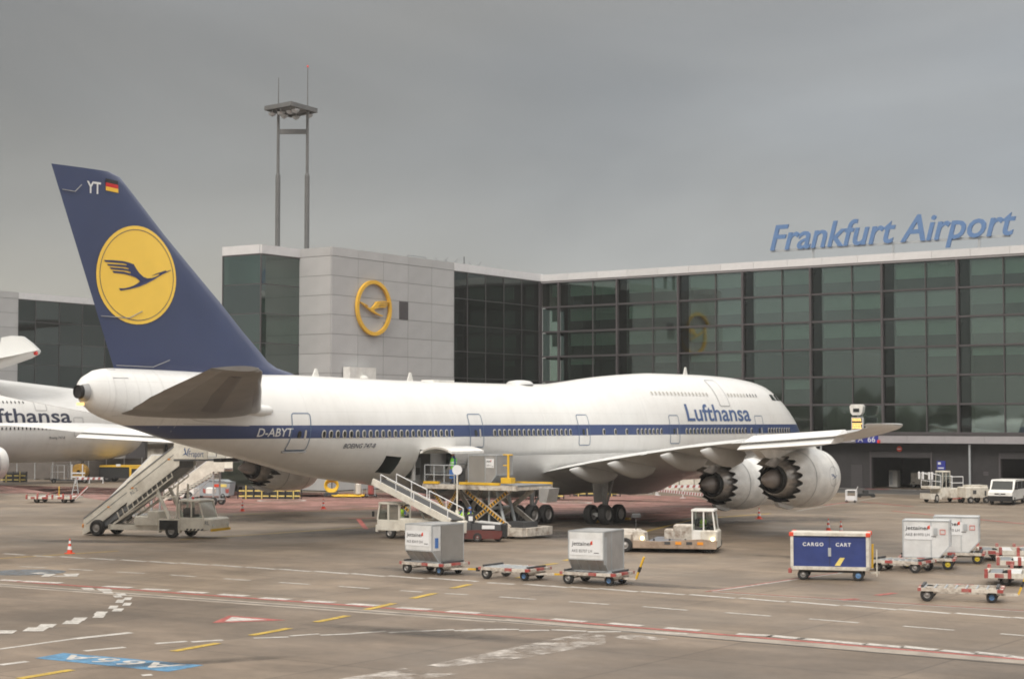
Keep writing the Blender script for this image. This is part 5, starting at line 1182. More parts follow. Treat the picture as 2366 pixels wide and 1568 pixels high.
# ---- container dolly
def dolly(label, loc, rz, bar_up=False, group='container dollies', rims=('rim_grey','rim_blue'), L_=2.5, W=1.75):
    t = thing('container_dolly', label, 'dolly', loc, rz, group)
    h = .5
    MB().box(-L_/2,L_/2,-W/2,-W/2+.1,h-.12,h).box(-L_/2,L_/2,W/2-.1,W/2,h-.12,h).box(-L_/2,-L_/2+.1,-W/2+.1,W/2-.1,h-.11,h-.005).box(L_/2-.1,L_/2,-W/2+.1,W/2-.1,h-.11,h-.005).box(-L_/2+.1,L_/2-.1,-.06,.06,h-.14,h-.02).build('frame', M['rusty_white'], t)
    mb = MB()
    for i in range(8): x = -L_/2 + .2 + i*(L_-.4)/7; mb.cyl((x,-W/2+.12,h-.02),(x,W/2-.12,h-.02),.035,n=8)
    mb.build('rollers', M['galv'], t)
    for x0, x1 in ((-L_/2-.01,-L_/2+.12),(.05,.4),(L_/2-.2,L_/2+.01)):
        for y in (-W/2-.012, W/2-.09): MB().box(x0,x1,y,y+.102,h-.115,h+.004).build('red_corner', M['red_paint'], t)
    for x in (-L_/2,L_/2-.1): MB().box(x-.006,x+.106,-.3,.3,h-.1,h+.006).build('red_corner', M['red_paint'], t)
    MB().box(-L_/2+.1,-L_/2+.2,-W/2+.15,W/2-.15,h,h+.09).build('stop_rail', M['dark_grey'], t); MB().box(L_/2-.25,L_/2-.15,-W/2+.2,W/2-.2,h,h+.08).build('stop_rail', M['dark_grey'], t)
    for y in (-W*.42,W*.42): wheel(t, -L_/2+.32, y, .24, .15, rims[0]); wheel(t, L_/2-.4, y*.8, .2, .15, rims[1])
    MB().cyl((-L_/2+.32,-W*.4,.24),(-L_/2+.32,W*.4,.24),.04).cyl((L_/2-.4,-W*.34,.2),(L_/2-.4,W*.34,.2),.04).box(L_/2-.65,L_/2-.1,-W*.34,W*.34,.26,.34).box(-L_/2+.1,L_/2-.7,-.05,.05,.24,.32).lathe([(.33,.3),(h-.13,.3)], (L_/2-.4,0,0), 'z', 16).build('undercarriage', M['rusty_white'], t)
    tb_ = MB()
    if bar_up: tb_.bar((L_/2-.1,0,.25),(L_/2+.5,0,.26),.1,.08); tb_.build('drawbar', M['rusty_white'], t); MB().bar((L_/2+.5,0,.26),(L_/2+.86,0,1.15),.08,.07).build('drawbar_handle', M['yellow'], t); MB().bar((L_/2+.62,0,.55),(L_/2+.7,0,.75),.1,.09).build('drawbar_grip', M['black'], t)
    else: tb_.bar((L_/2-.1,0,.25),(L_/2+.7,0,.28),.1,.08).bar((L_/2-.1,.3,.25),(L_/2+.4,0,.27),.06,.06).bar((L_/2-.1,-.3,.25),(L_/2+.4,0,.27),.06,.06); tb_.build('drawbar', M['rusty_white'], t); MB().bar((L_/2+.7,0,.28),(L_/2+1.25,0,.3),.07,.07).build('drawbar_handle', M['yellow'], t); MB().cyl((L_/2+1.25,0,.22),(L_/2+1.25,0,.38),.09).build('coupling', M['black'], t)
    return t
# ---- air freight container (ULD)
def uld(label, loc, rz, kind='alu', cat='container', number='AKE 85707 LH', txt=True, slope_x=1, group='air freight containers', fabric=False):
    """profile in x-z, depth in y (front at -y); the cut corner is on the +x side (slope_x)"""
    t = thing('air_container', label, cat, loc, rz, group); W, D, Hh = 2.01, 1.53, 1.61; s = slope_x
    skin_m = M['alu_light'] if kind == 'white' else M['alu']
    x1 = W/2; xb = W/2 - .45
    prof = [(-x1*s,0),(xb*s,0),(x1*s,.5),(x1*s,Hh),(-x1*s,Hh)]
    if s < 0: prof = prof[::-1]
    MB().prism(prof, -D/2, D/2).build('body', skin_m, t)
    mb = MB(); e = .05
    P3 = [(p[0], p[1]) for p in prof]
    for a, b in zip(P3, P3[1:] + P3[:1]):
        for y in (-D/2, D/2): mb.bar((a[0],y,a[1]),(b[0],y,b[1]), e, e)
    for p in P3: mb.bar((p[0],-D/2,p[1]),(p[0],D/2,p[1]), e, e)
    mb.build('edge_frame', M['galv'], t)
    mb = MB(); mb.box(.22*s-.02,.22*s+.02,-D/2-.02,-D/2-.003,.04,Hh-.04); mb.build('centre_post', M['galv'], t)
    if fabric: MB().box(min(-x1*s,.2*s)+.04,max(-x1*s,.2*s)-.04,-D/2-.015,-D/2-.004,.05,Hh-.06).build('curtain_door', M['canvas'], t)
    for k in (-.4,0,.4): MB().bar((xb*s+.01*s,k,.02),(x1*s+.01*s,k,.5),.03,.03).build('rib', M['galv'], t)
    if txt:
        MB().box(-x1*.92*1,-x1*.92+1.2,-D/2-.022,-D/2-.016,.78,1.38).build('label_plate', M['lettering'], t) if s > 0 and not fabric else None
    return t
def uld_text(t, f, number, w=.95, plate=True):
    """company name and number mapped by f(u,v) on a face"""
    if plate:
        mb = MB(); mb.add([f(-.08,-.12), f(w+.38,-.12), f(w+.38,.52), f(-.08,.52)], [(0,1,2,3)]); mb.build('label_plate', M['lettering'], t)
    g = lambda u, v, q: tuple(Vector(f(u, v)) + NRM[0]*.006)
    text_obj('lettering', 'jettainer', .24, M['dark_grey'], t, lambda u, v, q: g(u, .27 + v, 0), bold=.012, shear=.1, width=w)
    text_obj('lettering', number, .17, M['mullion'], t, lambda u, v, q: g(u, v*1.0, 0), bold=.0, width=w)
    mb = MB(); mb.add([g(w*.9,.31,0), g(w+.02,.31,0), g(w+.02,.48,0), g(w*.92,.42,0)], [(0,1,2,3)]); mb.build('logo', M['orange_red'], t)
    mb = MB(); mb.add([g(w+.08,-.03,0), g(w+.3,-.03,0), g(w+.3,.0,0), g(w+.08,.0,0)], [(0,1,2,3)]); mb.build('print', M['mullion'], t)
NRM = [Vector((0,-1,0))]
# train of three dollies: container, empty, container
tr = R(-40)
def at(px, py): g = G(px, py); return (g.x, g.y, 0)
d1 = dolly('dolly carrying the left container, coupled to the empty one', at(1004,1323), tr)
c1 = uld('grey container with brown canvas side on the left dolly', (*at(1004,1323)[:2], .53), tr + R(90), 'alu', slope_x=-1, fabric=False)
NRM[0] = Vector((-1,0,0)); 
f1 = lambda u, v: (-1.045, .68 - u, .82 + v); uld_text(c1, f1, 'AKE 82419 DH', .95)
MB().box(-1.03,-1.01,-.74,.74,.52,1.58).build('side_panel', M['alu_light'], c1)
MB().box(-.42,.98,-.79,-.775,.06,1.56).build('curtain_door', M['canvas'], c1)
NRM[0] = Vector((0,-1,0)); MB().box(-.82,-.62,-.79,-.775,.62,1.05).build('blue_sticker', M['blue_paint'], c1)
MB().box(-1.0,-.48,-.775,-.768,.5,1.56).build('door_frame_panel', M['alu_light'], c1)
d2 = dolly('empty container dolly between the two loaded ones', at(1190,1336), R(-33))
d3 = dolly('dolly under the right container with its drawbar handle raised', at(1380,1347), R(-30), True)
c2 = uld('silver container with white label on the right dolly of the three', (*at(1378,1346)[:2], .53), R(-27) + R(90), 'alu', slope_x=-1)
NRM[0] = Vector((-1,0,0)); f2 = lambda u, v: (-1.045, .62 - u, .78 + v); MB().box(-1.03,-1.01,-.74,.74,.52,1.58).build('side_panel', M['alu_light'], c2); uld_text(c2, f2, 'AKE 85707 LH', .9)
MB().box(-1.0,-.7,-.79,-.775,.3,1.4).build('latch_strip', M['galv'], c2)
# right hand group
def ake_right(label, px, py, a, num):
    d = dolly('dolly with yellow rims under the ' + ('nearer' if 'nearer' in label else 'farther') + ' white container', at(px, py), a + PI, False, 'container dollies', ('rim_yellow','rim_yellow'))
    c = uld(label, (*at(px, py)[:2], .53), a, 'white', slope_x=1); NRM[0] = Vector((0,-1,0))
    uld_text(c, lambda u, v: (-.9 + u, -.80, .95 + v), num, 1.05, False)
    MB().box(.33,.5,-.80,-.79,1.0,1.3).build('print', M['galv'], c)
    mb = MB(); mb.box(.6,.84,-.80,-.79,1.22,1.24).box(.6,.84,-.80,-.79,1.03,1.05).box(.6,.62,-.80,-.79,1.05,1.22).box(.82,.84,-.80,-.79,1.05,1.22); mb.build('orange_frame', M['orange_red'], c)
    NRM[0] = Vector((1,0,0)); text_obj('lettering', 'jettainer', .2, M['dark_grey'], c, lambda u, v, q: (1.035, -.5 + u, 1.2 + v), bold=.01, width=.8); return c
ake_right('white container on the right apron, nearer of the pair', 2143, 1311, R(-17), 'AKE 81970 LH')
ake_right('white container on the right apron, farther of the pair', 2212, 1298, R(-17), 'AKE 81970 LH')
dolly('empty dolly between the blue cargo cart and the white containers', at(2083,1318), R(-35)+PI, False, 'container dollies', ('rim_grey','rim_grey'))
dolly('empty dolly nearest the right edge with yellow drawbar raised', at(2222,1386), R(-18), True, 'container dollies', ('rim_grey','rim_blue'), 3.0)
# ---- cargo cart
cc_ = R(-14); ct = thing('cargo_cart', 'blue sided covered cart lettered CARGO CART with orange roof corners', 'cart', at(1920,1337), cc_)
MB().box(-1.55,1.55,-.75,.75,.42,.56).build('chassis', M['rusty_white'], ct)
MB().box(-1.52,1.52,-.72,.72,.56,1.9).build('curtain', M['blue_tarp'], ct)
MB().box(-1.62,1.62,-.8,.8,1.84,1.96).box(-1.6,-1.48,-.79,-.7,.45,1.85).box(1.48,1.6,-.79,-.7,.45,1.85).box(-1.6,-1.48,.7,.79,.45,1.85).box(1.48,1.6,.7,.79,.45,1.85).box(-1.6,1.6,-.79,-.7,.44,.58).box(1.56,1.62,-.7,.7,.5,1.9).build('frame', M['white_used'], ct)
for x in (-1.66,1.46):
    for y in (-.82,.62): MB().cbox(x,x+.2,y,y+.2,1.82,1.98,.03).build('corner_cap', M['orange_red'], ct)
text_obj('lettering', 'CARGO', .2, M['lettering'], ct, lambda u, v, q: (-1.1 + u, -.728, 1.42 + v), bold=.03, width=.85, spacing=1.3)
text_obj('lettering', 'CART', .2, M['lettering'], ct, lambda u, v, q: (.25 + u, -.728, 1.42 + v), bold=.03, width=.62, spacing=1.3)
MB().box(-.06,.06,-.75,-.725,1.0,1.35).build('latch', M['galv'], ct); MB().box(-.008,.008,-.735,-.722,.58,1.94).build('seam', M['black'], ct)
MB().prism([(.2,.62),(.42,.62),(.62,.95),(.42,.95)], -.732, -.724).build('sticker', M['yellow_pale'], ct)
for x, y in ((-1.1,-.6),(-1.1,.6),(1.15,-.6),(1.15,.6)): wheel(ct, x, y, .23, .14, 'rim_grey' if x < 0 else 'rim_blue')
MB().cyl((-1.1,-.6,.23),(-1.1,.6,.23),.04).cyl((1.15,-.6,.23),(1.15,.6,.23),.04).box(-1.3,1.3,-.3,.3,.3,.42).build('axles', M['dark_grey'], ct)
MB().bar((1.6,-.2,.3),(2.0,-.2,.34),.1,.08).tube([(1.9,-.5,.2),(1.9,-.5,1.3)], .03).build('drawbar', M['white_used'], ct); MB().tube([(1.7,-.1,.5),(1.72,-.1,1.5)], .05).build('drawbar_handle', M['yellow'], ct); MB().cbox(-1.7,-1.55,-.85,-.7,.3,.5,.03).build('buffer', M['red_paint'], ct)
# ---- large pallet dollies, white with red markings
def pallet_dolly(label, loc, rz, L_=5.4, W=2.6, group='pallet dollies', h=.52):
    t = thing('pallet_dolly', label, 'dolly', loc, rz, group)
    MB().box(-L_/2,L_/2,-W/2,-W/2+.12,h-.2,h).box(-L_/2,L_/2,W/2-.12,W/2,h-.2,h).box(-L_/2,-L_/2+.12,-W/2+.12,W/2-.12,h-.19,h-.005).box(L_/2-.12,L_/2,-W/2+.12,W/2-.12,h-.19,h-.005).build('frame', M['white_used'], t)
    for i in range(6):
        x = -L_/2 + .2 + i*(L_-.9)/5; MB().box(x,x+.45,-W/2+.13,W/2-.13,h-.08,h-.02).build('deck_plate', M['alu_light'] if i % 2 else M['grey_paint'], t)
    for x in (-L_/2,-L_/2+.9,-L_/2+1.7,.2,1.1,L_/2-.2):
        for y in (-W/2,W/2): MB().cbox(x,x+.14,y-.08,y+.08,h-.2,h+.16,.02).build('red_stop', M['red_paint'], t)
    for i, x in enumerate((-L_/2+.4,-.6,.7)): MB().box(x,x+.35,-W/2-.012,-W/2+.02,h-.18,h-.02).build('red_marking', M['red_paint'], t)
    for x in (-L_/2+.8,L_/2-.8):
        for y in (-W*.36,W*.36): wheel(t, x, y, .24, .2, 'rim_grey')
    MB().box(-L_/2+.5,-L_/2+1.1,-W*.3,W*.3,.2,h-.2).box(L_/2-1.1,L_/2-.5,-W*.3,W*.3,.2,h-.2).box(-L_/2+1.1,L_/2-1.1,-.1,.1,.25,h-.2).build('undercarriage', M['dark_grey'], t)
    return t
pd1 = pallet_dolly('red and white pallet dolly far right with striped deck plates', at(2395,1293), R(-12))
pd2 = pallet_dolly('red and white pallet dolly at the right edge, end on behind the yellow bar', at(2415,1350), R(-18), 4.6)
pd3 = pallet_dolly('small pallet dolly squeezed between the two at the right edge', at(2400,1318), R(-15), 3.6)
pd4 = pallet_dolly('grey decked pallet dolly alone on the far left apron', at(126,1160), R(-6), 3.9, 2.4)
MB().bar((1.95,-.7,.3),(3.1,-1.0,1.35),.12,.1).build('drawbar', M['red_paint'], pd4); MB().bar((1.99,-.76,.24),(3.16,-1.07,1.29),.05,.05).build('drawbar_edge', M['lettering'], pd4)
MB().cyl((.75,-1,.3),(.75,-1,1.35),.04).build('yellow_pole', M['yellow'], pd4); MB().bar((1.35,.2,.5),(1.7,.2,2.1),.06).bar((1.95,.2,.5),(1.75,.2,2.1),.06).bar((1.45,.2,1.0),(1.9,.2,1.0),.04).bar((1.55,.2,1.4),(1.85,.2,1.4),.04).build('a_frame', M['galv'], pd4)
# ---- belt loader at the bulk hatch
bt = R(90 - YAW + 90)        # nose towards the fuselage
b0 = place(903, 1243, 1.0, .95, bt); bl_ = thing('belt_loader', 'cream belt loader with raised conveyor at the small rear hatch', 'belt loader', b0, bt)
for x, y in ((1.0,.95),(1.0,-.95),(-2.6,.95),(-2.6,-.95)): wheel(bl_, x, y, .33, .24)
MB().box(-4.2,1.9,-.85,.85,.35,.6).cbox(-4.3,.35,.2,1.08,.5,1.15,.05).cbox(-4.3,.35,-1.08,-.2,.5,1.05,.05).build('chassis', M['cream_paint'], bl_)
cab(bl_, .25, 1.95, .1, 1.08, .45, 1.05, 2.0, 'cream_paint', .18, 0, .1)
MB().cbox(1.9,2.1,-1.05,1.05,.35,.75,.05).build('bumper', M['cream_paint'], bl_)
p0, p1 = Vector((2.55,-.05,3.05)), Vector((-4.9,-.05,.85))
inv = Matrix.Rotation(-bt, 3, 'Z')
top = inv @ (Vector((-7.5,98.3,3.2)) - Vector(b0)); bot = inv @ (Vector((-3.0,94.9,1.12)) - Vector(b0))
for s in (-.6,.6):
    MB().bar(top + Vector((0,s,0)), bot + Vector((0,s,0)), .1, .36).build('boom_rail', M['cream_paint'], bl_)
MB().bar(top + Vector((0,0,.08)), bot + Vector((0,0,.08)), 1.1, .05).build('belt', M['dark_grey'], bl_)
for s in (-.68,.68):
    for (k0, k1) in ((.12,.52),(.55,.98)):
        a = top.lerp(bot, k0) + Vector((0,s,.1)); b = top.lerp(bot, k1) + Vector((0,s,.1)); u = Vector((0,0,.55)); m_ = a.lerp(b,.5)
        MB().tube([a, a + u, b + u, b], .028).cyl(m_, m_ + u, .022).build('handrail', M['lettering'], bl_)
MB().bar(top.lerp(bot,.55) + Vector((0,.4,-.1)), Vector((top.lerp(bot,.5).x - .1,.4,.9)), .07).bar(top.lerp(bot,.55) + Vector((0,-.4,-.1)), Vector((top.lerp(bot,.5).x - .1,-.4,.9)), .07).build('lift_ram', M['galv'], bl_)
MB().bar(top + Vector((.05,-.4,-.15)), top + Vector((.05,.4,-.15)), .22, .16).build('nose_roller', M['rusty_white'], bl_)
MB().box(2.1,2.2,1.1,1.2,1.2,1.5).build('mirror', M['black'], bl_)
# ---- high loader at the cargo door
ht = R(90 - YAW - 90); hx = Vector((-22.35,83.46,0)) + dirv(90-YAW)*(76.25-50.5) + dirv(-YAW)*0
dS = dirv(90 - YAW); dV = dirv(-YAW); h0 = Vector((-22.35,83.46,0)) + dS*(76.25 - 50.3)
hl = thing('cargo_high_loader', 'cream and yellow scissor lift cargo loader raised at the rear cargo door', 'cargo loader', h0, math.atan2(dV.y, dV.x))
CW, YE, BK = M['rusty_white'], M['yellow'], M['dark_grey']
MB().box(4.3,10.3,-1.45,-1.1,.15,.62).box(4.3,10.3,1.1,1.45,.15,.62).box(9.9,10.4,-1.1,1.1,.15,.6).box(4.2,4.6,-1.1,1.1,.15,.6).box(7.2,7.7,-1.1,1.1,.2,.55).build('base_frame', CW, hl)
for x in (4.9,5.7,9.3): 
    for y in (-1.2,1.2): wheel(hl, x, y, .3, .25)
def deck(x0, x1, z, name):
    MB().box(x0,x1,-1.6,1.6,z-.12,z-.02).build(name, M['grey_paint'], hl)
    MB().box(x0,x1,-1.75,-1.6,z-.32,z-.05).box(x0,x1,1.6,1.75,z-.32,z-.05).box(x0,x0+.12,-1.6,1.6,z-.3,z-.13).box(x1-.12,x1,-1.6,1.6,z-.3,z-.13).build(name + '_beam', CW, hl)
    MB().box(x0+.1,x1-1.2,-1.78,-1.6,z-.04,z+.1).box(x0+.4,x1,1.6,1.76,z-.04,z+.08).build(name + '_guide', YE, hl)
deck(3.3, 5.7, 3.02, 'bridge_deck'); deck(5.95, 10.1, 3.02, 'main_deck')
mk('warning_yellow', (.7,.36,.03), .5)
def arm(a, b, y, stripes=True):
    MB().bar(a, b, .1, .26).build('scissor_arm', CW, hl)
    if stripes:
        A, B = Vector(a), Vector(b); mb = MB(); n_ = 16
        MB().bar(A.lerp(B,.05) + Vector((0,-.06 if y < 0 else .06,0)), A.lerp(B,.95) + Vector((0,-.06 if y < 0 else .06,0)), .02, .17).build('warning_strip', M['warning_yellow'], hl)
        for i in range(n_): mb.bar(A.lerp(B,.06+.88*i/n_) + Vector((0,-.075 if y < 0 else .075,0)), A.lerp(B,.06+.88*(i+.45)/n_) + Vector((0,-.075 if y < 0 else .075,0)), .012, .17)
        o = mb.build('strip_bars', M['black'], hl)
for y in (-1.25,1.25):
    arm((6.0,y,2.7),(9.3,y,.6), y); arm((9.2,y-.14*np.sign(y),2.7),(6.1,y-.14*np.sign(y),.6), y)
    arm((5.5,y*.9,2.7),(4.2,y*.9,.7), y); arm((3.5,y*.9,2.7),(5.2,y*.9,.7), y)
MB().cyl((7.65,-1.3,1.65),(7.65,1.3,1.65),.1).cyl((8.4,-.5,.6),(7.8,-.5,2.6),.1).cyl((8.4,.5,.6),(7.8,.5,2.6),.1).cyl((7.7,-1.1,.6),(7.7,-1.1,2.7),.06).build('lift_cylinders', M['galv'], hl, 40)
MB().box(5.2,7.0,-.9,.9,.6,1.3).box(8.4,9.8,-.7,.7,.55,.9).build('engine_housing', BK, hl)
mb = MB()
for z in (3.5,4.05): mb.tube([(3.4,-1.65,z),(5.6,-1.65,z)], .035)
for x in (3.4,4.1,4.85,5.6): mb.tube([(x,-1.65,3.0),(x,-1.65,4.05)], .035)
mb.tube([(3.4,1.65,3.0),(3.4,1.65,4.05),(5.9,1.65,4.05),(5.9,1.65,3.0)], .035); mb.build('guard_rail', M['galv'], hl)
MB().box(5.2,5.5,-1.6,-1.3,3.3,3.8).build('control_panel', M['blue_paint'], hl)
MB().box(9.0,9.7,-1.72,-1.3,3.1,3.42).tube([(9.4,-1.55,3.4),(9.4,-1.55,4.7)], .07).tube([(9.05,-1.55,4.7),(9.7,-1.55,4.7)], .04).tube([(9.05,-1.55,4.1),(9.4,-1.55,4.1)], .035).build('control_post', YE, hl)
MB().prism([(10.15,2.8),(10.9,2.8),(10.7,2.0),(10.2,2.0)], .3, 1.3).build('end_flap', M['alu'], hl)

cu = uld('grey canvas container standing on the raised loader deck', tuple(h0 + dV*7.1 + dS*-.2 + Vector((0,0,3.03))), math.atan2(dV.y, dV.x), 'alu', slope_x=1, fabric=True)
NRM[0] = Vector((0,-1,0)); uld_text(cu, lambda u, v: (.32 + u*.55, -.80, 1.0 + v*.8), 'AKE 85211 LH', .62)
ug = uld('container waiting in the shade of the cargo doorway', tuple(h0 + dV*1.6 + dS*.6 + Vector((0,0,3.05))), math.atan2(dV.y, dV.x), 'alu', slope_x=1)
# reflector disc on a post
g = G(1056, 1244); rp_ = thing('mirror_post', 'white disc on a tall pale post rising beside the conveyor', 'post', g, 0)
MB().cyl((0,0,0),(0,0,1.6),.1,.1,12).cyl((0,0,1.6),(0,0,3.65),.045).cyl((0,-.12,0),(0,.12,0),.01).build('pole', M['cream_paint'], rp_, 40)
MB().cyl((0,-.05,3.85),(0,.05,3.85),.28,n=24).build('disc', M['lettering'], rp_, 40); MB().box(.1,.45,.06,.3,3.2,3.95).build('box', M['black'], rp_)
# ---- small red and black baggage tractor
g_ = R(-6); bg_ = thing('baggage_tractor', 'small dark red and black baggage tractor beside the conveyor foot', 'tractor', at(1100,1250), g_)
MB().prism([(-1.15,.18),(1.35,.18),(1.5,.35),(1.5,.62),(.2,.66),(-1.2,.62)], -.62, .62).build('lower_body', M['maroon'], bg_)
MB().cbox(-1.15,-.15,-.6,.6,.62,1.1,.06).prism([(-.15,.66),(1.45,.64),(1.45,.95),(.1,1.05),(-.15,1.0)], -.58, .58).build('upper_body', M['dark_grey'], bg_)
MB().prism([(.15,1.05),(1.4,.95),(1.4,1.0),(.2,1.12)], -.5, .5).build('bonnet', M['alu_light'], bg_); MB().cbox(-.5,-.1,-.5,.5,1.05,1.5,.08).build('seat_back', M['black'], bg_)
MB().box(.4,1.1,-.645,-.635,.72,.92).build('number_plate', M['lettering'], bg_); MB().box(-.35,-.12,-.52,-.505,1.15,1.4).build('note_sheet', M['lettering'], bg_)
MB().lathe([(-.03,.3),(.12,.3),(.12,.05)], (1.52,.1,.45), 'x', 16).cbox(1.45,1.7,-.5,.5,.3,1.0,.05).build('front_guard', M['black'], bg_)
for x, y in ((.15,-.55),(.15,.55),(-.9,-.55),(-.9,.55),(1.15,.5)): wheel(bg_, x, y, .26, .18)
# ---- flat pallet transporter
pa = R(-13); pt = thing('pallet_transporter', 'flat cream pallet transporter with lit headlights and driver cab on its right', 'transporter', at(1550,1276), pa)
RW = M['rusty_white']
MB().prism([(-1.9,.22),(2.3,.22),(2.35,.62),(1.6,.7),(-.6,.55),(-1.9,.6)], -.18, .1).build('front_beam', M['rust_brown'], pt)
MB().box(-1.2,2.0,.1,3.6,.42,.56).build('load_deck', M['deck_blue'], pt)
MB().cbox(-3.1,-1.9,-.05,3.4,.22,.98,.1).prism([(-1.92,.5),(-1.25,.5),(-1.32,.98),(-1.5,1.05),(-1.92,1.05)], -.1, .9).build('left_body', RW, pt)
MB().cbox(-.1,1.55,1.6,2.6,.5,1.3,.06).cbox(-.6,0,1.9,2.5,.5,1.05,.05).build('engine_cover', RW, pt)
MB().cbox(1.5,2.35,-.1,1.7,.3,1.15,.08).build('cab_base', M['white_used'], pt)
c_ = cab(pt, 1.05, 2.25, .0, 1.5, .5, 1.15, 2.15, 'white_paint', .12)
for x in (-1.42,2.12): MB().cyl((x,-.2,.72),(x,-.12,.72),.1,n=14).build('headlight', M['headlight'], pt, 40)
for i in range(4): MB().box(-.3+i*.55,.0+i*.55,-.2,-.175,.42,.56).build('reflector', M['amber_lens'] if i % 2 else BK, pt)
for x in (-.9,-.1,.7): MB().cyl((x,.3,.56),(x,.3,.68),.05).build('deck_stop', BK, pt)
for x, y in ((-2.3,-.05),(-2.3,2.9),(1.9,.15),(1.9,2.9)): wheel(pt, x, y, .36, .26)
MB().box(-2.9,2.2,0,3.3,.18,.3).build('underside', M['black'], pt)
MB().cyl((-2.0,1.5,.98),(-2.0,1.5,1.7),.02).cbox(-2.2,-1.75,1.3,1.6,1.65,1.85,.04).build('mirror', BK, pt)
# ================================================================== people
def person(label, loc, rz, top='hivis', legs='navy_cloth', cap=None, pose='stand', arms='navy_cloth', scale=1.0):
    """one continuous skinned body; hands, clothes and head details are children"""
    t = thing('person', label, 'person', loc, rz)
    P = {}; 
    lean = .0 if pose == 'stand' else (.35 if pose == 'bend' else .05)
    hip = Vector((0,0,.92)) if pose != 'sit' else Vector((0,0,.5))
    def up(d, l): return l + d
    ch = hip + Vector((lean*.55,0,.3)); sh = hip + Vector((lean*1.0,0,.5)); nk = sh + Vector((lean*.12,0,.08)); hd = nk + Vector((.03+lean*.1,0,.14)); tp_ = hd + Vector((.01,0,.1))
    V = [hip, ch, sh, nk, hd, tp_]; Rr = [.15,.15,.14,.06,.095,.07]; E_ = [(0,1),(1,2),(2,3),(3,4),(4,5)]
    HN = []
    for s in (-1,1):
        so_ = sh + Vector((0,s*.19,-.03))
        if pose in ('bend','reach'): el = so_ + Vector((.2,s*.03,-.2)); wr = el + Vector((.24,-s*.05,-.02))
        elif pose == 'sit': el = so_ + Vector((.1,s*.04,-.25)); wr = el + Vector((.24,-s*.04,.04))
        else: el = so_ + Vector((.0,s*.06,-.29)); wr = el + Vector((.1,-s*.0,-.22))
        i = len(V); V += [so_, el, wr]; Rr += [.07,.05,.036]; E_ += [(2,i),(i,i+1),(i+1,i+2)]; HN.append((wr, (wr-el).normalized(), s))
        hp = hip + Vector((0,s*.1,-.06))
        if pose == 'sit': kn = hp + Vector((.42,s*.03,.0)); an = kn + Vector((.05,0,-.4))
        else: kn = hp + Vector((.04,s*.03,-.42)); an = hp + Vector((-.02,s*.05,-.8))
        ft = an + Vector((.14,s*.02,-.05)); i = len(V); V += [hp, kn, an, ft]; Rr += [.1,.072,.05,.045]; E_ += [(0,i),(i,i+1),(i+1,i+2),(i+2,i+3)]
    me = bpy.data.meshes.new('body'); me.from_pydata([tuple(v) for v in V], E_, []); me.materials.append(M[legs])
    o = link('body', me, t); m1_ = o.modifiers.new('skin', 'SKIN')
    for v, r in zip(me.skin_vertices[0].data, Rr): v.radius = (r, r)
    me.skin_vertices[0].data[0].use_root = True
    m1_.use_smooth_shade = True; m2_ = o.modifiers.new('sub', 'SUBSURF'); m2_.levels = 1; m2_.render_levels = 2
    # vest over the torso: lofted rings
    def ringtube(name, pts, mt):
        mb = MB(); n = 16
        for c, rx, ry in pts:
            for k in range(n): a = 2*PI*k/n; mb.v.append(tuple(c + Vector((rx*math.cos(a), ry*math.sin(a), 0))))
        for i in range(len(pts)-1):
            for k in range(n): mb.f.append((i*n+k, i*n+(k+1) % n, (i+1)*n+(k+1) % n, (i+1)*n+k)); mb.m.append(0)
        return mb.build(name, mt, o, 60)
    ringtube('vest', [(hip+Vector((0,0,-.12)),.15,.19),(hip,.17,.21),(ch,.18,.23),(sh+Vector((0,0,-.04)),.17,.25),(sh+Vector((0,0,.04)),.09,.13),(nk,.06,.07)], M[top])
    for z_ in (.12,.26):
        c = hip + Vector((lean*z_,0,z_)); ringtube('reflective_band', [(c+Vector((0,0,-.025)),.188,.24),(c+Vector((0,0,.025)),.188,.24)], M['lettering'])
    for s in (-1,1):
        so_ = sh + Vector((0,s*.19,-.03)); MB().cyl(so_ + Vector((0,s*.0,.03)), HN[0 if s < 0 else 1][0], .078, .048, 12).build('sleeve', M[arms], o, 60) if pose == 'stand' and False else None
    # head: skull with nose, ears, eyes
    MB().lathe([(-.13,.03),(-.11,.06),(-.05,.085),(.02,.092),(.08,.08),(.115,.045),(.122,0)], tuple(hd), 'z', 16).box(hd.x+.08,hd.x+.115,-.012,.012,hd.z-.035,hd.z+.005).cyl(hd+Vector((0,.088,-.01)), hd+Vector((0,.1,-.01)),.028,n=8).cyl(hd+Vector((0,-.088,-.01)), hd+Vector((0,-.1,-.01)),.028,n=8).build('face', M['skin'], o, 60)
    MB().box(hd.x+.083,hd.x+.092,-.045,-.022,hd.z+.01,hd.z+.02).box(hd.x+.083,hd.x+.092,.022,.045,hd.z+.01,hd.z+.02).box(hd.x+.075,hd.x+.09,-.022,.022,hd.z-.068,hd.z-.06).build('eyes_and_mouth', M['hair'], o)
    hm = M[cap] if cap else M['hair']
    hh = MB().lathe([(.03,.1),(.08,.094),(.12,.06),(.138,0)], (hd.x-.008, hd.y, hd.z), 'z', 16)
    if cap: hh.prism([(.06,-.07),(.17,-.05),(.18,0),(.17,.05),(.06,.07)], hd.z+.035, hd.z+.05, f=lambda u, v, a: (hd.x+u, v, a))
    hh.build('cap' if cap else 'hair', hm, o, 60)
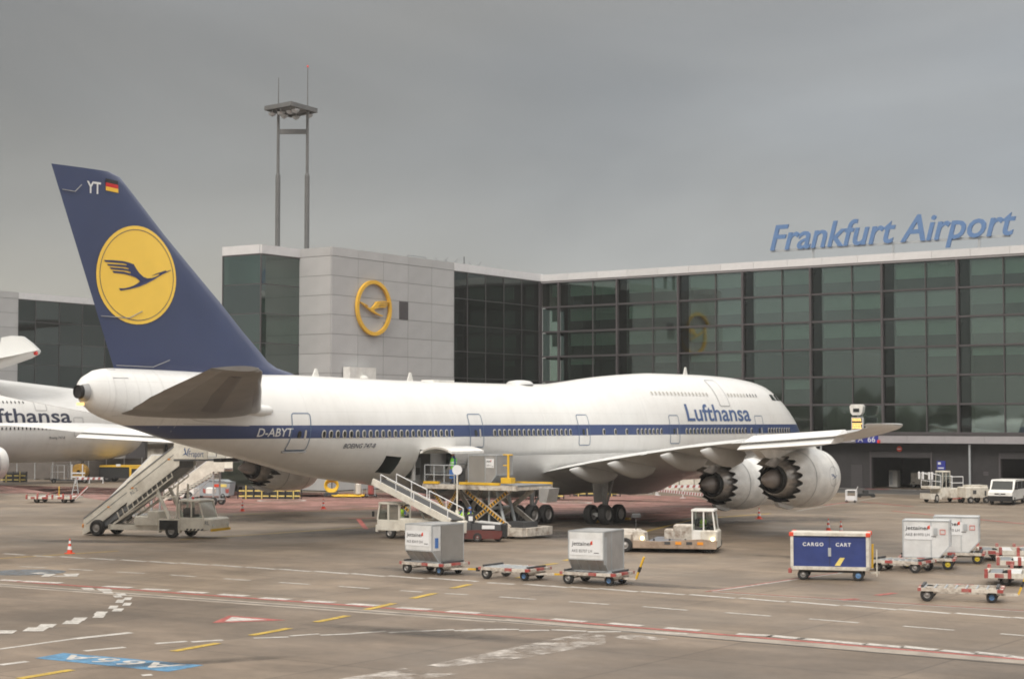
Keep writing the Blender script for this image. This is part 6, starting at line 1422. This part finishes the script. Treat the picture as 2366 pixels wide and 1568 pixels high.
    for wr, d, s in HN:
        q = d.cross(Vector((0,0,1))).normalized() if abs(d.z) < .95 else Vector((0,1,0)); mb = MB(); pl = wr + d*.08
        mb.bar(wr, pl, .08, .03)
        for k, l_ in enumerate((.06,.075,.07,.055)):
            b_ = pl + q*(-.03 + .02*k); m_ = b_ + d*l_*.55; mb.cyl(b_, m_, .009, n=6); mb.cyl(m_, m_ + d*l_*.4 + Vector((0,0,-.02)), .008, n=6)
        mb.cyl(wr + d*.03 + q*.04*s, wr + d*.075 + q*.065*s, .01, n=6); mb.build('hand', M['skin'], o, 40)
    for s in (-1,1):
        i = 6 + (0 if s < 0 else 7) + 3 + 2; an = V[i]; MB().cbox(an.x-.09,an.x+.2,an.y-.05,an.y+.05,an.z-.12,an.z-.0,.03).build('shoe', M['black'], o)
    t.scale = (scale,)*3; return t
zs = 3.03
person('person in green high visibility top standing on the loader deck by the cargo door', tuple(h0 + dV*5.15 + dS*(-1.15) + Vector((0,0,zs))), R(200), 'hivis_green', 'navy_cloth')
person('person in yellow vest leaning towards the conveyor foot', at(1067,1242)[:2] + (0,), R(178), 'hivis', 'navy_cloth', None, 'reach')
person('person in blue cap and yellow vest beside the baggage tractor', at(1087,1243)[:2] + (0,), R(190), 'hivis', 'navy_cloth', 'blue_paint', 'stand')
ptl = Vector(pt.location); cth, sth = math.cos(pa), math.sin(pa)
person('driver in yellow vest sitting in the transporter cab', (ptl.x + 1.5*cth - .75*sth, ptl.y + 1.5*sth + .75*cth, .62), pa + R(0), 'hivis', 'dark_cloth', None, 'sit')
person('dark haired person mostly hidden behind the nearer white container', tuple(at(2128,1290)[:2]) + (0,), R(120), 'hivis', 'dark_cloth', None, 'stand', scale=1.04)
# ================================================================== right background vehicles
# van
va = R(168 - 0); va = R(-150)
vn = thing('parked_van', 'white passenger van with black bumper at the right edge', 'van', at(2328,1163), R(-118))
prof = [(-2.6,.42),(-2.6,1.5),(-2.45,1.93),(1.2,1.97),(1.5,1.9),(2.05,1.18),(2.62,1.02),(2.72,.75),(2.72,.4)]
MB().prism(prof, -.94, .94).build('body', M['white_paint'], vn, 30)
MB().prism([(2.5,.3),(2.8,.3),(2.82,.72),(2.5,.74)], -.95, .95).box(-2.66,2.6,-.95,.95,.3,.42).build('bumper', M['black'], vn)
mb = MB(); mb.add([(1.56,-.8,1.84),(1.56,.8,1.84),(2.04,.84,1.24),(2.04,-.84,1.24)], [(0,1,2,3)]).v
MB().add([(1.545,-.78,1.86),(1.545,.78,1.86),(2.06,.84,1.21),(2.06,-.84,1.21)], [(0,1,2,3)]).build('windscreen', M['car_glass'], vn)
for s in (-1,1):
    MB().prism([(1.85,1.2),(1.42,1.82),(.75,1.82),(.75,1.2)], s*.945-.005, s*.945+.005).prism([(.65,1.2),(.65,1.82),(-.9,1.82),(-.9,1.2)], s*.945-.005, s*.945+.005).prism([(-1.0,1.2),(-1.0,1.82),(-2.35,1.8),(-2.45,1.2)], s*.945-.005, s*.945+.005).build('side_window', M['car_glass'], vn)
    MB().prism([(2.55,.82),(2.7,.8),(2.68,.98),(2.45,1.0)], s*.62-.22, s*.62+.22).build('headlight', M['lamp_white'], vn)
    for x in (-1.75,1.75): wheel(vn, x, s*.84, .33, .22)
    MB().cbox(1.55,1.75,s*1.05-.1,s*1.05+.1,1.2,1.42,.03).build('mirror', M['black'], vn)
MB().box(2.66,2.735,-.42,.42,.84,.93).build('grille', M['black'], vn); MB().cyl((2.72,0,.88),(2.745,0,.88),.09,n=16).build('badge', M['galv'], vn)
# airstart / water service truck with railed platform
wa = R(-100); sv_ = thing('service_truck', 'white service truck with railed platforms in front of the dark wall', 'service truck', at(2178,1160), R(-160))
MB().cbox(-2.9,1.2,-1.0,1.0,.4,1.15,.05).box(1.1,2.9,-1.0,1.0,.3,.75).build('chassis', M['white_used'], sv_)
cab(sv_, -.35, 1.05, -.2, 1.05, .5, 1.25, 2.55, 'white_used', .1)
mb = MB()
for s in (-.95,.95):
    mb.tube([(1.2,s,1.2),(1.2,s,2.2),(2.7,s,2.4),(2.7,s,1.2)], .035).tube([(1.2,s,1.7),(2.7,s,1.8)], .03).tube([(-.6,s,1.15),(-.6,s,2.1),(-2.6,s,2.1),(-2.6,s,1.15)], .035).tube([(-.6,s,1.6),(-2.6,s,1.6)], .03)
mb.tube([(2.7,-.95,2.4),(2.7,.95,2.4)], .035); mb.build('guard_rail', M['lettering'], sv_)
MB().cbox(1.2,2.8,-.9,.9,1.15,1.35,.04).build('platform', M['white_used'], sv_)
for i, (x, y) in enumerate(((3.1,-.9),(3.1,-.2),(2.6,.9),(3.1,.9))): MB().cyl((x,y,1.9),(x,y,2.5),.13,n=12).build('roller_buffer', M['lettering'], sv_, 40)
for x in (-2.1,1.9):
    for y in (-.9,.9): wheel(sv_, x, y, .38, .26)
gp_ = thing('power_unit', 'white ground power trailer between the service truck and the van', 'trailer', at(2250,1161), R(-165))
MB().cbox(-1.1,1.1,-.75,.75,.45,1.3,.06).box(-.9,.6,-.6,.6,1.3,1.45).build('housing', M['white_used'], gp_); MB().box(.2,.5,.755,.765,.75,1.05).box(-.7,-.55,.755,.765,.6,1.0).build('access_panel', M['dark_grey'], gp_)
for x in (-.7,.7):
    for y in (-.7,.7): wheel(gp_, x, y, .27, .18)
MB().bar((1.1,0,.4),(1.9,0,.35),.08).build('drawbar', M['red_paint'], gp_)
sv_.scale = (.56, .8, 1)
# vehicles in the bay
iv = thing('bay_trailer', 'white box trailer parked inside the open vehicle bay', 'trailer', tuple(tloc(43.4, 6, 0)), math.atan2(-.595,.804))
MB().cbox(-.9,.9,-.7,.7,.5,1.5,.05).box(-.95,.95,-.75,.75,.35,.5).build('body', M['white_used'], iv)
for x in (-.6,.6): wheel(iv, x, -.65, .28, .18)
iv = thing('bay_cabinet', 'pale cabinet inside the bay near its left jamb', 'cabinet', tuple(tloc(41.3, 4, 0)), math.atan2(-.595,.804)); MB().cbox(-.45,.45,-.4,.4,.1,1.75,.04).build('body', M['concrete_grey'], iv); MB().box(-.35,-.02,-.42,-.405,.3,1.6).build('door', M['grey_paint'], iv)
# small trolleys by the kerb
g = at(1967,1160); tr_ = thing('equipment_trolley', 'small white wire trolley near the outboard engine nose', 'trolley', g, R(-20))
MB().tube([(-.4,-.3,.15),(-.4,-.3,1.0),(.4,-.3,1.0),(.4,-.3,.15)], .04).tube([(-.4,.3,.15),(-.4,.3,1.0),(.4,.3,1.0),(.4,.3,.15)], .04).box(-.4,.4,-.3,.3,.15,.22).box(-.4,.4,-.3,-.27,.2,.55).tube([(.4,0,1.0),(.55,0,1.3)], .03).build('cage', M['lettering'], tr_)
wheel(tr_, .35, -.3, .1, .06); wheel(tr_, -.35, -.3, .1, .06)
tr_ = thing('tow_head', 'low black tow bar dolly on the ground right of the wire trolley', 'tow bar', at(2001,1148), R(0)); MB().cbox(-.7,.7,-.3,.3,.12,.35,.05).cbox(-.3,.2,-.2,.2,.35,.62,.04).cyl((-.6,-.35,.15),(-.6,.35,.15),.15).cyl((.6,-.35,.15),(.6,.35,.15),.15).build('frame', M['black'], tr_)
# ================================================================== under the airliner
def car(label, loc, rz, m='white_paint', suv=False, group='cars parked by the terminal'):
    t = thing('parked_car', label, 'car', loc, rz, group); h = 1.68 if suv else 1.45; b = .95 if suv else .85
    MB().prism([(-2.15,.35),(-2.2,b),(2.0,b-.02),(2.2,.62),(2.2,.35)], -.9, .9).build('body', M[m], t, 30)
    MB().prism([(-2.0,b),(-1.5,h),(.35,h),(1.15,b)], -.78, .78).build('cabin_glass', M['car_glass'], t); MB().box(-1.45,.3,-.76,.76,h-.03,h+.02).bar((.35,-.76,h),(1.12,-.8,b),.06).bar((.35,.76,h),(1.12,.8,b),.06).bar((-.5,-.785,h),(-.5,-.785,b),.08).bar((-.5,.785,h),(-.5,.785,b),.08).build('roof', M[m], t)
    for x in (-1.35,1.35):
        for s in (-1,1): wheel(t, x, s*.8, .34, .22)
    for s in (-1,1): MB().cbox(1.95,2.22,s*.62-.2,s*.62+.2,.66,.82,.03).build('headlight', M['lamp_white'], t)
    MB().box(2.17,2.22,-.45,.45,.45,.68).build('grille', M['black'], t); return t
car('white car parked beyond the wing root with grey posts in front', at(1473,1135), R(-150), 'white_paint')
for i, (px, lab) in enumerate(((1478,'grey bollard in front of the white car, left one'),(1502,'grey bollard in front of the white car, right one'))):
    g = G(px, 1141); tag(MB().cyl(g, g + Vector((0,0,1.1)), .28, n=16).build('bollard', M['concrete_grey'], None, 40), lab, 'bollard', 'bollards by the white car')
def kiosk(label, px, py, w_=1.35, h=2.1, group='small white gate cabins'):
    t = thing('gate_cabin', label, 'cabin', at(px, py), R(-20), group); MB().cbox(-w_/2,w_/2,-.6,.6,0,h,.04).build('body', M['white_used'], t); MB().box(-w_/2+.12,-.05,-.62,-.605,1.1,h-.3).build('window', M['car_glass'], t); MB().box(-w_/2-.06,w_/2+.06,-.68,.66,h,h+.08).build('roof', M['concrete_grey'], t)
kiosk('gate cabin behind the inboard engine, left of the row', 1555, 1131); kiosk('gate cabin behind the inboard engine, middle of the row', 1590, 1131); kiosk('gate cabin behind the inboard engine, right of the row', 1624, 1131)
def barrier(label, px0, py0, px1, py1, z=.75):
    a, b = G(px0, py0), G(px1, py1); L_ = (b-a).length; t = thing('road_barrier', label, 'barrier', a, math.atan2(b.y-a.y, b.x-a.x), 'red and white barriers')
    for x in (0, L_/2, L_): MB().box(x-.05,x+.05,-.25,.25,0,.06).box(x-.03,x+.03,-.03,.03,.06,z+.12).build('post', M['lettering'], t)
    n_ = int(L_/.55); MB().box(0,L_,-.03,.03,z-.16,z+.1).build('board', M['lettering'], t)
    for i in range(n_): MB().prism([(i*L_/n_,z-.15),(i*L_/n_+.25,z-.15),(i*L_/n_+.35,z+.09),(i*L_/n_+.1,z+.09)], -.036, -.031).build('red_stripe', M['red_paint'], t)
barrier('red and white barrier in front of the gate cabins', 1516, 1142, 1640, 1141); barrier('red and white barrier angled nearer below the gate cabins', 1520, 1144, 1640, 1157, .5); barrier('thin red and white barrier left of the black and yellow tug', 175, 1116, 238, 1116, .55)
def rack(label, px, py, n_, w_=6.5, rz=0):
    """black and yellow hoop guard around a floor pit"""
    t = thing('yellow_guard_rack', label, 'guard rail', at(px, py), rz, 'yellow and black guard rails')
    for i in range(n_):
        x = -w_/2 + w_*i/(n_-1); MB().cyl((x,0,0),(x,0,1.15),.05,n=8).build('post', M['yellow_pale'] if i % 2 else M['black'], t)
    for z in (.25,.7,1.1): MB().tube([(-w_/2,0,z),(w_/2,0,z)], .035).build('rail', M['black'], t)
    for i in range(n_-1): x = -w_/2 + w_*(i+.5)/(n_-1); MB().box(x-.25,x+.25,-.06,-.04,.2,.3).box(x-.25,x+.25,-.06,-.04,.65,.75).build('marker', M['yellow_pale'], t)
    MB().box(-w_/2+.3,w_/2-.3,.3,.9,0,1.0).build('pit_box', M['dark_grey'], t)
rack('yellow and black guard rack standing below the far engine', 623, 1152, 9, 5.4); rack('yellow and black guard rack seen between the main gear legs', 1375, 1146, 7, 4.4); rack('yellow and black guard rack right of the loader', 1270, 1152, 5, 2.4); rack('low yellow guard rack at the far left behind the engine nose', 30, 1113, 5, 3.0)
hr = thing('hose_trolley', 'trolley draped with coiled yellow hose by the silver wall', 'hose trolley', at(766,1146), 0)
mb = MB()
for k in range(7):
    P = [(math.cos(t_)*(.62 - .03*k), -.12 + .05*k, .95 + math.sin(t_)*(.62 - .05*k)) for t_ in [2*PI*i/18 for i in range(19)]]; mb.tube(P, .05)
mb.build('hose_coil', M['yellow_hose'], hr, 60); MB().box(-.55,.55,-.4,.4,.1,.35).cyl((-.5,-.45,.15),(-.5,.45,.15),.15).cyl((.5,-.45,.15),(.5,.45,.15),.15).tube([(0,.2,.3),(0,.2,1.75),(-.2,-.1,1.8)], .05).build('frame', M['dark_grey'], hr)
hc = thing('hose_pile', 'flat heap of yellow hose lying on the red paving', 'hose', at(806,1148), 0); mb = MB(); random.seed(4)
for k in range(5): mb.tube([(-1.3+.3*math.sin(k)+2.4*i/8, -.3+.15*k+.1*math.sin(i*2+k), .08+.06*(k % 3)) for i in range(9)], .06)
mb.build('hose', M['yellow_hose'], hc, 60)
def extinguisher(label, px, red=True):
    t = thing('fire_extinguisher_cart', label, 'extinguisher cart', at(px,1148), 0, 'wheeled extinguisher carts'); MB().lathe([(.25,.2),(.3,.26),(1.1,.26),(1.25,.12),(1.3,.05)], ax='z', n=16).build('cylinder', M['red_paint'] if red else M['white_used'], t, 40); MB().tube([(-.35,0,.15),(-.35,0,1.45),(.35,0,1.45),(.35,0,.15)], .035).cyl((-.4,.1,.15),(.4,.1,.15),.04).build('frame', M['galv'], t); wheel(t, -.4, .1, .15, .06); wheel(t, .4, .1, .15, .06)
extinguisher('white wheeled extinguisher cart under the rear fuselage', 828, False); extinguisher('red wheeled extinguisher cart under the rear fuselage', 857)
for px, py, lab in ((1389,1206,'yellow wheel chock in front of the wing gear wheels, left'),(1438,1200,'yellow wheel chock at the right end of the wing gear')):
    g = G(px, py); t = thing('wheel_chock', lab, 'chock', g, R(-30), 'yellow wheel chocks'); MB().prism([(-.6,0),(.6,0),(.55,.16),(-.55,.16)], -.14, .14).build('block', M['yellow'], t)
# ---- grey waste skip with white tug
sk = thing('waste_skip', 'grey lidded waste skip with red and yellow plates behind the stairs', 'skip', at(490,1149), R(-8))
MB().prism([(-1.9,.2),(1.7,.2),(1.85,1.25),(1.2,1.55),(-1.1,1.55),(-1.95,1.1)], -.8, .8).build('body', M['tarp_grey'], sk); MB().prism([(-1.15,1.55),(1.85,1.3),(1.85,1.36),(-1.1,1.65)], -.85, .85).build('lid', M['grey_paint'], sk)
MB().box(.35,.95,-.83,-.815,.95,1.2).build('red_plate', M['orange_red'], sk); MB().box(.95,1.55,-.83,-.815,.95,1.2).build('yellow_plate', M['yellow_pale'], sk)
for x in (-.4,1.6): MB().prism([(x-.15,.5),(x,.4),(x+.15,.5),(x+.15,.85),(x,.75),(x-.15,.85)], -.83, -.815).build('chevron', M['red_paint'], sk)
for x in (-1.2,1.2): wheel(sk, x, -.75, .2, .12); wheel(sk, x, .75, .2, .12)
MB().box(-.2,.1,-.1,.2,1.7,1.95).build('beacon', M['orange_red'], sk)
wt = thing('white_tug', 'white tug with black wheels left of the grey skip', 'tug', at(420,1155), R(170))
MB().prism([(-1.3,.3),(1.2,.3),(1.25,.9),(.6,1.05),(-.2,1.05),(-1.3,1.0)], -.7, .7).build('body', M['white_paint'], wt, 30); MB().tube([(-.9,-.6,1.0),(-.7,-.6,2.0),(.1,-.6,2.0),(.5,-.6,1.05)], .05).tube([(-.9,.6,1.0),(-.7,.6,2.0),(.1,.6,2.0),(.5,.6,1.05)], .05).box(-.75,.15,-.65,.65,2.0,2.07).build('roll_frame', M['dark_grey'], wt)
for x in (-.85,.8):
    for s in (-.65,.65): wheel(wt, x, s, .38, .25)
MB().cbox(-2.9,-2.2,-.4,.4,.6,1.1,.1).build('front_lamp_box', M['white_paint'], wt)
# ---- black and yellow pushback tug with cars behind
pb = thing('pushback_tug', 'low black and yellow aircraft tug behind the stairs trucks', 'tug', at(290,1112), R(-8))
MB().cbox(-2.6,.9,-1.3,1.3,.4,1.55,.08).build('body', M['black'], pb); MB().prism([(.9,.4),(2.8,.4),(2.8,1.2),(2.2,1.75),(.9,1.7)], -1.3, 1.3).box(-2.5,2.2,-1.3,1.3,1.62,1.8).build('yellow_body', M['yellow'], pb); MB().prism([(1.15,.6),(2.3,.6),(2.3,1.15),(1.9,1.45),(1.15,1.45)], -1.32, -1.305).build('side_opening', M['black'], pb)
for x in (-1.7,2.0):
    for s in (-1.1,1.1): wheel(pb, x, s, .55, .35)
MB().box(-.6,-.1,-1.31,-1.3,1.7,1.95).build('plate', M['lettering'], pb)
car('grey car behind the black and yellow tug', at(270,1093), R(-40), 'tarp_grey'); car('silver car behind the yellow part of the tug', at(318,1094), R(-40), 'galv', True)
# ---- yellow reel trailer, cabinets, fence, pillars in the far left
yr = thing('reel_trailer', 'round yellow reel trailer with white railing on the far left', 'trailer', at(172,1115), R(0))
MB().lathe([(-.7,.2),(-.7,.8),(-.6,.85),(.6,.85),(.7,.8),(.7,.2)], (.6,0,1.2), 'y', 28).build('reel', M['dirty_orange'], yr, 40); MB().box(-.1,1.3,-.8,-.72,1.0,1.15).box(-.1,1.3,-.8,-.72,.6,.75).box(-.15,-.05,-.82,-.74,.4,2.0).box(1.0,1.1,-.82,-.74,.4,2.0).build('reel_frame', M['lettering'], yr); MB().box(-2.4,1.6,-.9,.9,.25,.38).build('base', M['dark_grey'], yr)
MB().tube([(-2.3,-.8,.4),(-2.3,-.8,1.9),(-.9,-.8,1.9),(-.9,-.8,.4)], .04).tube([(-2.3,.8,.4),(-2.3,.8,1.9),(-.9,.8,1.9),(-.9,.8,.4)], .04).tube([(-2.3,-.8,1.2),(-.9,-.8,1.2)], .03).tube([(-1.6,-.8,.4),(-1.6,-.8,1.9)], .03).build('railing', M['lettering'], yr)
for x in (-2.0,1.3): wheel(yr, x, -.85, .25, .15)
def cabinet(lab, px, py, w_, h): t = thing('equipment_cabinet', lab, 'cabinet', at(px, py), 0, 'white equipment cabinets'); MB().cbox(-w_/2,w_/2,-.4,.4,.15,h,.04).build('body', M['white_used'], t); MB().box(-w_/2+.1,-w_/2+.4,-.42,-.405,h*.45,h*.85).build('vent', M['dark_grey'], t); MB().box(-w_/2-.05,w_/2+.05,-.5,.5,h,h+.08).box(-w_/2,w_/2,-.35,.35,0,.15).build('roof', M['concrete_grey'], t)
cabinet('left of the two low white cabinets under the second airliner', 76, 1106, 1.7, 1.75); cabinet('right of the two low white cabinets under the second airliner', 98, 1106, 1.7, 1.75); cabinet('taller white cabinet beside the two low ones', 120, 1107, 1.6, 2.05)
for px, w_, lab in ((247,1.3,'thin dark pillar under the second airliner nose'),(314,2.3,'wide dark pillar carrying the gangway behind the cars')):
    k = 205; x = (px-1183)/4000*k; tag(MB().box(x-w_/2,x+w_/2,k,k+1.5,0,7.5).build('pillar', M['frame_dark']), lab, 'pillar')
k = 212; gw = thing('gangway_building', 'low beige ground floor building with garage fronts behind the parked cars', 'building', (0,0,0))
MB().box(-56,-33,k,k+.4,0,3.9).build('wall', M['beige_wall'], gw); MB().box(-60,-33,k-1.2,k+5,3.9,4.4).build('canopy', M['concrete_grey'], gw); MB().box(-60,-33,k+3,k+3.4,4.4,7.2).build('upper_wall', M['beige_wall'], gw)
for i in range(5): MB().box(-54.5+i*4.3,-51.2+i*4.3,k-.08,k-.01,.1,3.3).build('garage_door', M['white_used'] if i in (2,3) else M['concrete_grey'], gw)
for i in range(6): MB().box(-55.3+i*4.3,-55.0+i*4.3,k-.2,k,0,3.9).build('post', M['frame_dark'], gw)
tag(MB().box(-33,-10,k+2,k+6,0,6.0).build('link_wall', M['charcoal']), 'dark low wall linking the terminal blocks behind the tail', 'wall')
fn = thing('wind_fence', 'long brown mesh fence along the back of the far left apron', 'fence', (-62,196,0), R(3))
for i in range(16): MB().box(i*2.0-.04,i*2.0+.04,-.04,.04,0,2.5).build('post', M['galv'], fn)
mk('fence_mesh', (.16,.14,.125), .9); 
for i in range(15): MB().box(i*2.0+.06,i*2.0+1.94,-.02,.0,.15,2.4).build('panel', M['fence_mesh'], fn)
# rust red stored stairs seen under the far wing
for i, (px, lab) in enumerate(((345,'rust red stored steps in the left background'),(372,'grey stored steps between the red ones'),(396,'rust red stored steps nearest the stairs truck top'))):
    kx = (px-1183)/4000*206; t = thing('stored_steps', lab, 'steps', (kx,206,4.4), 0, 'stored steps on the gangway'); MB().prism([(-1.2,0),(.2,0),(1.4,2.2),(.9,2.3),(-1.3,.3)], -.4, .4).build('flight', M['red_paint'] if i != 1 else M['galv'], t); MB().tube([(-1.2,-.4,.9),(1.0,-.4,3.0)], .05).build('rail', M['galv'], t)

# ---- added scattering volume for the pale veil of the window before the camera
hz = MB().box(-260, 260, -60, 330, -1.0, 48).build('veil_volume', None); hz['kind'] = 'stuff'
hm_ = bpy.data.materials.new('veil_scatter'); hm_.use_nodes = True; hn = hm_.node_tree.nodes; hn.clear(); ho_ = hn.new('ShaderNodeOutputMaterial'); hv = hn.new('ShaderNodeVolumePrincipled')
hv.inputs['Color'].default_value = (.93,.92,.9,1); hv.inputs['Density'].default_value = .00028; hv.inputs['Anisotropy'].default_value = .2; hm_.node_tree.links.new(hv.outputs[0], ho_.inputs['Volume']); hz.data.materials.clear(); hz.data.materials.append(hm_)
